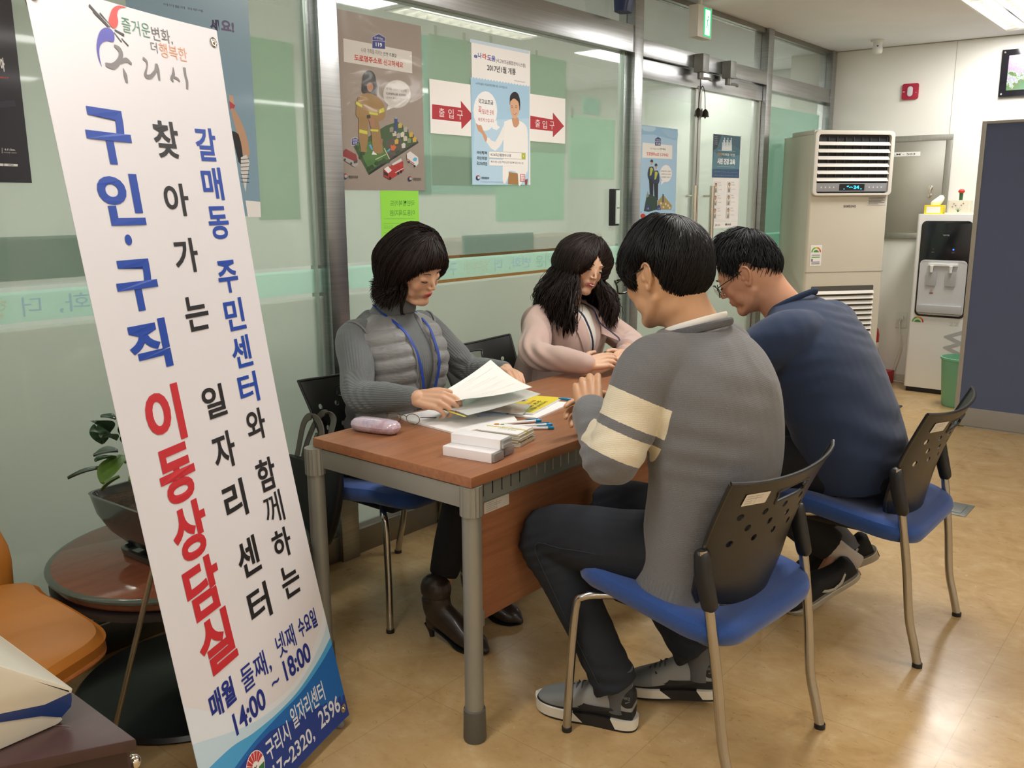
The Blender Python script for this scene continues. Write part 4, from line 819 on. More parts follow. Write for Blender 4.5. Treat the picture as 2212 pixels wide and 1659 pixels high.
P.sh('eceae6', (1060, 866), (1124, 872), (1127, 938), (1070, 938)); P.done(1.40, 1.33, 1.816, 2.10, pbr('poster_steel_blue', '7f9fb2', .3, coat=.4))
# ============================================================ BANNER
Bc = Vector((1.096, 1.6, .03)); Bw = Vector((.514, .203, 0)).normalized(); Bu = Vector((-.099, .246, 1.74)); BL = Bu.length; Bu.normalize(); Bn = Bw.cross(Bu)
if Bn.dot(-Bc) < 0: Bn = -Bn
t = empty('roll_banner', (Bc.x, Bc.y, 0), 0, 'tall white X-frame banner with blue, red and black Korean lettering', 'banner')
BMx = Matrix.Translation(-Vector(t.location)) @ axes(Bc, Bw, Bu, Bn)
def bowf(p):   # gentle sag of the sheet between its four grommets
    u, v = p.x, p.y/BL
    return Vector((u*(1-.045*math.sin(PI*min(max(v, 0), 1))), p.y, p.z-.03*math.sin(PI*min(max(v, 0), 1))*(1-.3*(u/.28)**2)+.012*(u/.28)**2))
bm = BM(); NX, NY = 16, 60; th = .0006
grid = []
for side in (0, 1):
    g = []
    for j in range(NY+1):
        row = []
        for i in range(NX+1):
            u = -.28+.56*i/NX; v = BL*j/NY
            cx_ = max(0, abs(u)-.262); cy0 = max(0, .018-v); cy1 = max(0, v-(BL-.018))
            row.append(bm.verts.new(BMx @ bowf(Vector((u, v, -th*side)))))
        g.append(row)
    grid.append(g)
for s_ in (0, 1):
    g = grid[s_]
    for j in range(NY):
        for i in range(NX): bm.faces.new([g[j][i], g[j][i+1], g[j+1][i+1], g[j+1][i]])
bmesh.ops.remove_doubles(bm, verts=bm.verts, dist=1e-6)
tbn = NT('banner_vinyl'); 
def band_mat(t_):
    t_.b.inputs['Base Color'].default_value = srgb('e0dfe4'); t_.b.inputs['Roughness'].default_value = .42
band_mat(tbn); o = obj('banner_sheet', bm, tbn.m, t, smooth='all')
BC = {}
class Ban:
    def __init__(s): s.bm = BM(); s.m = []; s.k = 0
    def mi(s, c):
        m = pbr('banner_ink_'+c, c, .42)
        if m not in s.m: s.m.append(m)
        return s.m.index(m)
    def t(s, c, txt, x0, y0, x1, y1, b=.0): put_text(s.bm, txt, x0, y0, x1, y1, b, BMx, s.mi(c), .0011, bowf)
    def p(s, c, pts, z=.0006, smooth=0):
        if smooth: pts = [(v.x, v.y) for v in cat([(a[0], a[1], 0) for a in list(pts)+[pts[0]]], smooth)][:-1]
        poly(s.bm, pts, z, s.mi(c), BMx, bowf)
    def s(s_, c, pts, w, z=.0009): stroke(s_.bm, pts, w, z, s_.mi(c), BMx, 4, bowf)
    def strip(s, c, lo, hi, z):   # region between two curves sampled in u
        n = 28
        for i in range(n):
            u0 = -.28+.56*i/n; u1 = -.28+.56*(i+1)/n; poly(s.bm, [(u0, lo(u0)), (u1, lo(u1)), (u1, hi(u1)), (u0, hi(u0))], z, s.mi(c), BMx, bowf)
    def done(s, nm): return flat(nm, s.bm, s.m, t)
W0 = Ban()
import bisect
def curve(pts):
    xs = [p[0] for p in pts]; P = cat([(p[0], p[1], 0) for p in pts], 8)
    def f(u):
        for a, b in zip(P, P[1:]):
            if a.x <= u <= b.x+1e-9: return a.y+(b.y-a.y)*(u-a.x)/max(b.x-a.x, 1e-9)
        return P[0].y if u < P[0].x else P[-1].y
    return f
c1 = curve([(-.281, .345), (-.16, .262), (-.06, .205), (.05, .185), (.15, .20), (.25, .265), (.281, .31)])
c2 = curve([(-.281, .262), (-.16, .215), (-.06, .184), (.05, .172), (.15, .186), (.25, .236), (.281, .268)])
c3 = curve([(-.281, .19), (-.16, .182), (-.08, .166), (.02, .158), (.12, .165), (.22, .195), (.281, .225)])
c4 = curve([(-.281, .10), (-.2, .13), (-.10, .145), (0, .150), (.12, .155), (.22, .180), (.281, .205)])
W0.strip('dfe7ef', c2, c1, .0004); W0.strip('c3dcec', c3, c2, .0005); W0.strip('4aa5dc', c4, c3, .0005); W0.strip('1668b8', lambda u: .0, lambda u: c4(u), .0005)
W0.strip('1d3f92', lambda u: 0.001, lambda u: max(.001, min(c4(u)-.012, .135-.25*max(0, u+.02))), .0006)
W0.done('wave_graphic')
B1 = Ban(); blue, redc, blk = '1f47a8', 'c62f38', '222225'
for ch, y1, y0, c in (('구', 1.545, 1.437, blue), ('인', 1.420, 1.316, blue), ('구', 1.247, 1.142, blue), ('직', 1.121, 1.017, blue)): B1.t(c, ch, -.193, y0, -.06, y1, .035)
B1.p(blue, circ(-.127, 1.287, .011, n=16), .0011)
for i, ch in enumerate('이동상담실'): y1 = .980-i*.1275; B1.t(redc, ch, -.188, y1-.122, -.062, y1, .035)
for ch, y1, y0 in (('찾', 1.536, 1.457), ('아', 1.403, 1.332), ('가', 1.284, 1.208), ('는', 1.155, 1.078), ('일', .950, .876), ('자', .840, .755), ('리', .722, .633), ('센', .582, .494), ('터', .464, .378)): B1.t(blk, ch, .012, y0, .092, y1, .022)
for ch, y1, y0, c in (('갈', 1.530, 1.455, blue), ('매', 1.441, 1.366, blue), ('동', 1.352, 1.276, blue), ('주', 1.226, 1.150, blue), ('민', 1.136, 1.060, blue), ('센', 1.046, .970, blue), ('터', .956, .882, blue), ('와', .866, .790, blk), ('함', .742, .662, blk), ('께', .655, .575, blk), ('하', .560, .486, blk), ('는', .466, .386, blk)): B1.t(c, ch, .148, y0, .217, y1, .004 if ch == '께' else .022)
B1.done('column_lettering')
B2 = Ban(); nv = '1c2f86'
B2.t(nv, '매월', -.198, .262, -.105, .322, .03); B2.t(nv, '둘째,', -.075, .255, .040, .318, .008); B2.t(nv, '넷째', .075, .268, .150, .326, .008); B2.t(nv, '수요일', .168, .275, .244, .326, .025)
B2.t(nv, '14:00', -.135, .192, -.01, .243, .025); B2.t(nv, '~', .025, .222, .055, .232, .025); B2.t(nv, '18:00', .080, .206, .190, .258, .025); B2.done('time_lettering')
B3 = Ban(); B3.t('e4e9f0', '구리시', -.052, .075, .045, .125, .015); B3.t('e4e9f0', '일자리센터', .062, .088, .205, .142, .015); B3.t('e4e9f0', '☎', -.15, .02, -.12, .05) if False else None
B3.t('e4e9f0', '317~2320,', -.075, .018, .13, .062, .015); B3.t('e4e9f0', '2596', .160, .030, .252, .076, .015); B3.done('footer_lettering')
B4 = Ban(); B4.p('f2efec', circ(-.100, .095, .036, .036, 28), .0008)
for k in range(8): a = 15+k*22; B4.p('c4373f', circ(-.100, .095, .012, .012, 4, a, a+18)+circ(-.100, .095, .034, .034, 4, a, a+18)[::-1], .0010)
B4.p('2e7c46', [(-.100+.034*math.cos(R_(a)), .095+.034*math.sin(R_(a))) for a in range(190, 351, 10)], .0010); B4.p('f2efec', circ(-.100, .095, .013, .013, 16), .0012); B4.s('3a3a3c', [(-.105, .098), (-.1, .094), (-.094, .097)], .0025, .0014); B4.done('round_emblem')
# brush logo, traced (px of the photograph -> banner plane)
def bu(x, y): p = apl(x, y, Bc, Bn)-Bc; return (p.dot(Bw), p.dot(Bu))
def z8(x, y): return bu(200+x/6.144, y/6.144)
L1 = Ban()
L1.p('e2453f', [z8(*q) for q in ((450, 105), (400, 85), (330, 75), (262, 115), (228, 200), (215, 280), (240, 340), (292, 375), (330, 345), (342, 280), (325, 200), (340, 130), (380, 105))], .0012, 3)
L1.p('5350b4', [z8(*q) for q in ((140, 885), (92, 780), (62, 640), (68, 520), (100, 420), (160, 368), (240, 380), (290, 440), (300, 520), (280, 555), (200, 540), (130, 570), (98, 640), (105, 760))], .0012, 3)
for a, b, w in (((0, 150), (215, 360), [.012, .006]), ((-60, 70), (240, 365), [.014, .004]), ((90, 172), (215, 305), [.008, .003]), ((300, 395), (430, 465), [.007, .012]), ((290, 425), (400, 555), [.004, .006]), ((395, 505), (492, 605), [.005, .007])): L1.s('3b383a', [z8(*a), z8(*b)], [v*.45 for v in w], .0012)
L1.done('butterfly_mark')
L2 = Ban(); gy = '7d7a7b'
L2.s(gy, [z8(*q) for q in ((300, 600), (360, 640), (395, 700), (380, 790), (300, 870), (190, 850))], [.005, .011, .012, .011, .013, .008], .0012); L2.s(gy, [z8(*q) for q in ((370, 830), (470, 790), (545, 845))], [.006, .010, .005], .0012); L2.s(gy, [z8(*q) for q in ((432, 895), (465, 990), (490, 1090))], [.001, .011, .006], .0012)
L2.s(gy, [z8(*q) for q in ((690, 765), (740, 810), (750, 880), (735, 950), (740, 1000), (800, 1010), (860, 940), (875, 850))], [.007, .006, .003, .006, .009, .009, .007, .009], .0012); L2.s(gy, [z8(*q) for q in ((870, 840), (895, 930), (920, 1060))], [.006, .009, .005], .0012)
L2.s(gy, [z8(*q) for q in ((1085, 890), (1095, 980), (1075, 1040), (1100, 1080))], [.002, .009, .008, .003], .0012); L2.s(gy, [z8(*q) for q in ((1105, 1020), (1150, 1045), (1180, 1080))], [.006, .006, .003], .0012); L2.s(gy, [z8(*q) for q in ((1225, 895), (1245, 1000), (1270, 1080), (1278, 1180))], [.008, .007, .007, .006], .0012)
for c, tx, a, b in (('3f8a66', '즐거운', (395, 330), (750, 330)), ('5b5658', '변화,', (785, 400), (1030, 400)), ('5b5658', '더', (785, 600), (862, 600)), ('e9a070', '행복한', (905, 690), (1240, 690))):
    p0 = z8(*a); p1 = z8(*b); yc = {'즐거운': 1.722, '변화,': 1.719, '더': 1.690, '행복한': 1.688}[tx]; h = {'즐거운': .030, '변화,': .03, '더': .022, '행복한': .030}[tx]; L2.t(c, tx, p0[0], yc-h/2, p1[0], yc+h/2, -.004)
L2.done('brush_lettering')
for u, v in ((.262, BL-.03), (-.262, BL-.03), (.262, .03), (-.262, .03)):
    bm = BM(); q = bowf(Vector((u, v, .0))); Mg = BMx @ Matrix.Translation(q)
    lathe(bm, [(.011, 0), (.0115, .002), (.009, .003), (.0045, .002), (.0045, -.001)], 20, Mg, cap=False); bmesh.ops.create_uvsphere(bm, u_segments=10, v_segments=8, radius=.0045, matrix=Mg @ Matrix.Translation((0, 0, .002))); obj('grommet', bm, chrome, t, smooth=True)
hub = Bc+Bu*.85-Bn*.085-Vector(t.location); bf = pbr('banner_frame_tan', '9a8f78', .35, .7)
def bp(u, v, o): return BMx @ Vector((u, v, o))
for u, v in ((.255, BL-.03), (-.255, BL-.03), (.262, .01), (-.262, .01)):
    bm = BM(); tube(bm, [hub, bp(u, v, -.012)], [.006, .004], 8); obj('frame_arm', bm, bf, t, smooth=True)
q_ = az(240, 1556, 0)-Vector(t.location); l0 = az(302, 1185, .52)
bm = BM(); foot = Vector((1.03-t.location.x, 2.24-t.location.y, 0)); foot = az(214, 1715, .0)-Vector(t.location); foot.z = 0
tube(bm, [hub, foot], .0065, 10); obj('rear_leg', bm, bf, t, smooth=True)
bm = BM(); tube(bm, [(0.0, 0, .85), (0, 0, .80)], .01, 8) if False else cyl(bm, hub+Bn*.02, hub-Bn*.03, .022, 16); obj('hub', bm, dark, t, smooth=True)
for u in (.262, -.262):
    bm = BM(); p_ = bp(u, -.012, -.008); p_.z = 0; ell(bm, (p_.x, p_.y, .014), (.013, .013, .014)); obj('rubber_foot', bm, pbr('foot_grey', '77777a', .6), t, smooth=True)
# ============================================================ ROUND TABLE WITH POT
t = empty('round_table', (1.225, 2.225, 0), 0, 'low round brown table with a black disc base behind the banner', 'table')
bm = BM(); lathe(bm, [(.330, .402), (.351, .405), (.352, .411), (.347, .415), (.33, .4155)], 64); obj('glass_rim', bm, pbr('table_glass_edge', '5f6a5f', .08, alpha=.75, coat=.5), t, smooth=True)
bm = BM(); lathe(bm, [(.31, .372), (.334, .380), (.339, .388), (.339, .413), (.335, .4162)], 64); obj('wooden_top', bm, pbr('mahogany', '85503a', .10, nz=(3, .15, (1, 9, 1)), coat=.25), t, smooth=True)
bm = BM(); lathe(bm, [(.325, .350), (.345, .356), (.345, .370), (.32, .374)], 64); obj('rim', bm, pbr('rim_dark', '3c3330', .4), t, smooth=True)
bm = BM(); lathe(bm, [(.05, .02), (.045, .05), (.04, .30), (.08, .345), (.18, .352)], 40); obj('pedestal', bm, dark, t, smooth=True)
bm = BM(); lathe(bm, [(.318, 0), (.323, .006), (.313, .016), (.1, .034), (.05, .04)], 64); obj('base', bm, pbr('black_disc', '1d2223', .3, coat=.2), t, smooth=True)
t = empty('plant_pot', (1.215, 2.20, .4165), R_(3), 'dark square bowl planter with a round-leaved plant on the low table', 'potted plant')
cer = pbr('dark_glaze', '2b3130', .2, coat=.5, nz=(6, .2))
bm = BM(); sq = lambda h, z, e=10: ((0, 0, z), (1, 0, 0), (0, 1, 0), h, h, e)
loft(bm, [sq(.085, .02), sq(.112, .035), sq(.145, .075), sq(.168, .125), sq(.178, .178), sq(.180, .182), sq(.172, .182), sq(.166, .165), sq(.12, .10)], 64, n=1); obj('bowl', bm, cer, t, smooth=True)
bm = BM(); loft(bm, [sq(.115, 0), sq(.125, .004), sq(.128, .022), sq(.12, .024), sq(.112, .012)], 48); obj('saucer', bm, cer, t, smooth=True)
bm = BM(); loft(bm, [sq(.15, .14), sq(.164, .160), sq(.10, .168), sq(.03, .170)], 32); obj('soil', bm, pbr('soil', '4a3a2b', .95, nz=(60, .5), bump=(90, 1, .01)), t, smooth=True)
def leaf(bm, base, tip, w, bend=.1, thick=.003):
    base, tip = Vector(base), Vector(tip); d = tip-base; s, u, _ = frame(d); n = 9; R = []
    for i in range(n):
        f = i/(n-1); ww = w*math.sin(PI*(f*.93+.03))**.75*(1 if f < .5 else 1); p = base+d*f+u*(bend*d.length*math.sin(PI*f))
        R.append([bm.verts.new(p+s*ww*k+u*(abs(k)*ww*.25+z)) for k, z in ((-1, 0), (-.5, thick), (0, thick*.6), (.5, thick), (1, 0), (.5, -thick), (0, -thick*1.4), (-.5, -thick))])
    for a, b in zip(R, R[1:]):
        for k in range(8): bm.faces.new((a[k], a[(k+1) % 8], b[(k+1) % 8], b[k]))
    bm.faces.new(R[0][::-1]); bm.faces.new(R[-1])
lg = pbr('leaf_dark', '2c482f', .35, nz=(14, .35), coat=.15); lg2 = pbr('leaf_light', '5c7d33', .4, nz=(14, .3))
Rz = Matrix.Rotation(-R_(3), 3, 'Z')
def tl(x, y, z): return Rz @ (Vector((x, y, z))-Vector((1.215, 2.20, .415)))
bm = BM(); 
for q in (((0, 0, .16), (.01, 0, .30), (0, .01, .46)), ((.03, .03, .16), (.06, .05, .28), (.05, .04, .38)), ((-.03, -.02, .16), (-.05, 0, .24), (-.09, .01, .27))): tube(bm, q, [.008, .006, .004], 8, 4)
obj('stem', bm, pbr('stem_green', '4c5a34', .6), t, smooth=True)
leaves = [((222, 960), (205, 918), .030, 0), ((238, 932), (204, 912), .03, 0), ((250, 905), (218, 900), .02, 0), ((252, 950), (218, 944), .022, 0), ((255, 975), (202, 985), .035, 0), ((250, 990), (206, 996), .018, 0), ((225, 1010), (146, 1034), .017, 0), ((262, 985), (222, 1045), .034, 1), ((258, 1030), (218, 1060), .02, 1), ((270, 960), (300, 930), .03, 0), ((270, 1000), (310, 985), .03, 1), ((262, 940), (300, 900), .03, 0), ((280, 1040), (320, 1030), .025, 1)]
for i, (a, b, w_, k) in enumerate(leaves):
    A = ay(*a, 2.20); B = ay(*b, 2.20+(-.06 if i % 2 else .03)); bm = BM(); leaf(bm, tl(*A), tl(*B), w_*.9, .05); obj('leaf', bm, lg2 if k else lg, t, smooth=True)
random.seed(11)
for i in range(16):
    a = random.uniform(0, 2*PI); r = random.uniform(.02, .11); z = .17; bm = BM(); b0 = Vector((r*math.cos(a), r*math.sin(a), z)); leaf(bm, b0, b0+Vector((random.uniform(-.04, .04), random.uniform(-.04, .04), random.uniform(.02, .1))), random.uniform(.006, .014), .1); obj('leaf', bm, lg2 if i % 3 else lg, t, smooth=True)
# ============================================================ ORANGE CHAIR, CABINET, DEVICE
t = empty('orange_chair', (.62, 2.1, 0), 0, 'orange leatherette chair at the left edge beside the round table', 'chair')
ol = pbr('orange_leatherette', 'b9752c', .42, nz=(3, .10), bump=(220, .25, .0012)); T = Vector(t.location)
def wl(v): return Vector(v)-T
bm = BM(); Z0, Z1 = .365, .435
out = [(.40, 2.42), (.81, 2.33), (.842, 2.20), (.848, 2.0), (.840, 1.90), (.80, 1.845), (.70, 1.80), (.55, 1.745), (.30, 1.74), (.16, 1.80), (.14, 2.40)]
out = [(v.x, v.y) for v in cat([(a, b, 0) for a, b in out+[out[0]]], 4)][:-1]; c_ = Vector((.5, 2.08))
rings = []
for s_, z in ((.90, Z0), (.98, Z0+.015), (1., Z0+.05), (.985, Z1-.025), (.95, Z1-.006), (.85, Z1), (.5, Z1+.006), (.1, Z1+.008)): rings.append([bm.verts.new(wl((c_.x+(p[0]-c_.x)*s_, c_.y+(p[1]-c_.y)*s_, z))) for p in out])
for A, B in zip(rings, rings[1:]):
    for k in range(len(out)): bm.faces.new((A[k], A[(k+1) % len(out)], B[(k+1) % len(out)], B[k]))
bm.faces.new(rings[0][::-1]); bm.faces.new(rings[-1]); obj('seat', bm, ol, t, smooth=True)
bm = BM(); pb = ay(52, 1235, 2.38); pt = ay(6, 1075, 2.52)
loft(bm, [(wl((.48, 2.40, .40)), (1, 0, 0), (0, 1, .1), .355, .045, 4), (wl((.48, 2.42, .50)), (1, 0, 0), (0, 1, .1), .36, .045, 4), (wl((.46, 2.47, .62)), (1, 0, 0), (0, 1, .1), .345, .04, 4), (wl((.45, 2.50, .74)), (1, 0, 0), (0, 1, .1), .32, .035, 4), (wl((.45, 2.515, .80)), (1, 0, 0), (0, 1, .1), .27, .02, 3)], 40, n=3); obj('backrest', bm, ol, t, smooth=True)
bm = BM(); tube(bm, [wl((.852, 2.20, .385)), wl((.852, 1.99, .385)), wl((.832, 1.90, .385)), wl((.795, 1.85, .385)), wl((.69, 1.805, .385)), wl((.5, 1.755, .385))], .007, 8, 4); obj('piping', bm, pbr('worn_piping', 'a9662f', .6, bump=(120, .8, .003)), t, smooth=True)
for x, y in ((.25, 1.85), (.74, 1.93), (.25, 2.33), (.74, 2.30)): bm = BM(); cyl(bm, wl((x, y, 0)), wl((x, y, .37)), .014, 14); obj('leg', bm, dark, t, smooth=True)
t = empty('drawer_cabinet', (.25, 1.5, 0), 0, 'dark brown drawer cabinet with a chrome knob in the lower left corner', 'cabinet'); T = Vector(t.location)
br = pbr('dark_brown_laminate', '45302f', .35, nz=(5, .1, (1, 8, 1)), bump=(60, .15, .0006)); brd = pbr('darker_brown_front', '33211e', .4)
foot2 = [(.58, 1.245), (.58, 1.70), (-.15, 1.70), (-.15, 1.60), (.10, 1.50), (.42, 1.335)]
bm = BM(); prism(bm, [(x-T.x, y-T.y) for x, y in foot2], .02, Matrix.Translation((0, 0, .53))); obj('top', bm, br, t, bevel=.003)
bm = BM(); s_ = lambda x, y: (x-T.x, y-T.y)
prism(bm, [s_(.572, 1.265), s_(.572, 1.69), s_(-.14, 1.69), s_(-.14, 1.62), s_(.11, 1.515), s_(.425, 1.352)], .53); obj('body', bm, brd, t)
for k in range(2): bm = BM(); box(bm, (.572-T.x, 1.275-T.y, .05+k*.24), (.582-T.x, 1.68-T.y, .275+k*.24)); q = obj('drawer', bm, br, t, bevel=.002); bm = BM(); cyl(bm, (.582-T.x, 1.31-T.y, .22+k*.24+.01), (.592-T.x, 1.31-T.y, .23+k*.24), .006, 12); ell(bm, (.602-T.x, 1.31-T.y, .23+k*.24), (.012, .013, .013)); obj('knob', bm, chrome, q, smooth=True)
bm = BM(); tube(bm, [s_(.53, 1.36)+(.5505,), s_(.30, 1.70)+(.5505,)], .0006, 4); obj('top_scratch', bm, pbr('scratch', '7b6a66', .5), t)
# white and blue desktop machine on the cabinet
t = empty('desktop_machine', (.30, 1.50, .55), 0, 'white desktop machine with a navy stripe on the dark cabinet', 'machine')
ivory = pbr('ivory_plastic', 'd9d5c6', .3, coat=.2)
T = Vector(t.location); ORG = ay(157, 1489, 1.37)
def slab(nm, m, px, y0=1.37, y1=1.68, bev=.006):
    P = []
    for q in px: v = ay(q[0], q[1], 1.37); P.append((v.x-T.x, max(v.z, .5506)-T.z))
    bm = BM(); prism(bm, P, y1-y0, axes((0, y0-T.y, 0), (1, 0, 0), (0, 0, 1), (0, -1, 0)) @ Matrix.Diagonal((1, 1, -1, 1))); return obj(nm, bm, m, t, bevel=bev)
slab('upper_cover', ivory, [(-330, 1335), (-120, 1400), (0, 1438), (80, 1463), (146, 1483), (158, 1490), (156, 1497), (97, 1524), (0, 1544), (-120, 1562), (-330, 1580)])
slab('stripe', pbr('navy_stripe', '1d3a78', .3), [(-330, 1575), (-120, 1555), (0, 1538), (97, 1516), (156, 1494), (158, 1512), (156, 1528), (135, 1552), (91, 1549), (0, 1563), (-330, 1602)], 1.373, 1.677, .002)
slab('lower_case', ivory, [(-330, 1598), (0, 1560), (91, 1547), (133, 1551), (145, 1559), (132, 1578), (100, 1603), (30, 1632), (-120, 1690), (-330, 1700)], 1.38, 1.67)
N_ = Vector((ORG.x-T.x, ORG.y-T.y, ORG.z-T.z))
bm = BM(); put_text(bm, 'Co', -.035, -.01, .01, .015, .02, Matrix.Translation((N_.x-.055, N_.y+.06, N_.z+.0395)) @ Matrix.Rotation(R_(38), 4, 'Y') @ Matrix.Rotation(R_(100), 4, 'Z'), 0, .004); flat('brand_lettering', bm, [dark], t)
# ============================================================ CONSULTATION TABLE
wood = None
def wood_mat():
    t = NT('cherry_laminate'); co = t.coord(); a = t.noise(3, 5, .6, co, (1.2, 22, 22), dist=.4); b = t.noise(40, 3, .6, co, (1, 14, 14))
    t.l(t.ramp(t.math('MULTIPLY_ADD', b, .25, t.math('MULTIPLY', a, .8)), [(.3, srgb('8a5c40')), (.5, srgb('986647')), (.7, srgb('a67250'))]), t.b.inputs['Base Color'])
    t.b.inputs['Roughness'].default_value = .34; t.b.inputs['Specular IOR Level'].default_value = .4; t.bump(a, .05, .0005); return t.m
wood = wood_mat()
t = empty('desk', (2.40, 1.67, 0), 0, 'cherry-wood training table with grey tubular legs and front panel', 'table'); T = Vector(t.location)
X0, X1, Y0, Y1, TH = 1.504, 3.30, 1.368, 1.973, .72
bm = BM(); box(bm, (X0-T.x, Y0-T.y, TH-.027), (X1-T.x, Y1-T.y, TH)); obj('tabletop', bm, wood, t, bevel=.003)
grey = pbr('table_grey', '8f8f86', .42, .35, nz=(5, .05)); greyd = pbr('foot_cap_grey', '57564f', .55)
for x, y in ((1.528, 1.391), (1.505, 1.968), (3.27, 1.391), (3.27, 1.968)):
    bm = BM(); x -= T.x; y -= T.y; cyl(bm, (x, y, .05), (x, y, .66), .0245, 28); q = obj('leg', bm, grey, t, smooth=True)
    bm = BM(); R = tube(bm, [(x, y, .615), (x, y, .692)], .0295, 36)
    for i in range(0, 36, 2):
        for r in R: r[i].co += (Vector((x, y, r[i].co.z))-r[i].co)*.07
    obj('collar', bm, grey, q, smooth=True)
    bm = BM(); lathe(bm, [(.028, 0), (.0305, .006), (.0285, .088), (.0255, .09)], 28, Matrix.Translation((x, y, 0))); obj('foot_cap', bm, greyd, q, smooth=True)
for x in (1.52, 3.27): obj('side_rail', bx((x-.012-T.x, 1.40-T.y, .635), (x+.012-T.x, 1.96-T.y, .69)), grey, t, bevel=.003)
bm = BM(); xa, xb, zz = 1.555-T.x, 3.245-T.x, (.628, .69); yb = 1.405-T.y; n = 46; w = (xb-xa)/n       # slotted rail: real slots
for i in range(n):
    a = xa+i*w; slot = True; box(bm, (a, yb, zz[0]), (a+w*.86, yb+.0015, zz[1]))
    for z0, z1 in ((zz[0], .642), (.678, zz[1])): box(bm, (a+w*.86, yb, z0), (a+w, yb+.0015, z1))
box(bm, (xa, yb, zz[1]-.002), (xb, yb+.02, zz[1])); box(bm, (xa, yb, zz[0]-.003), (xb, yb+.02, zz[0]-.001)); obj('slotted_rail', bm, pbr('rail_grey', '8b908a', .45, .15), t)
obj('modesty_panel', bx((1.562-T.x, 1.418-T.y, .30), (3.24-T.x, 1.434-T.y, .628)), wood, t, bevel=.0015)
for x in (1.556, 3.24): obj('panel_bracket', bx((x-.014-T.x, 1.392-T.y, .30), (x+.018-T.x, 1.42-T.y, .345)), grey, t, bevel=.003)
def sticker(parent, M, w, h, nm='product_label', lines=5, seed=1):
    random.seed(seed); bm = BM(); poly(bm, rrect(-w/2, -h/2, w/2, h/2, .003), 0, 0, M)
    for i in range(lines):
        y = h/2-h*(i+1)/(lines+1); a = random.uniform(.3, .8); poly(bm, Q(-w*.42, y-h*.02, -w*.42+w*.84*a, y+h*.02), .0004, 1, M)
    poly(bm, Q(-w*.02, -h*.42, -w*.01, h*.42), .0004, 1, M); return flat(nm, bm, [pbr('label_paper', 'd9d6cc', .5), pbr('label_print', '9c9a94', .6)], parent)
sticker(t, axes((1.655-T.x, 1.4173-T.y, .603), (1, 0, 0), (0, 0, 1), (0, -1, 0)), .10, .030)
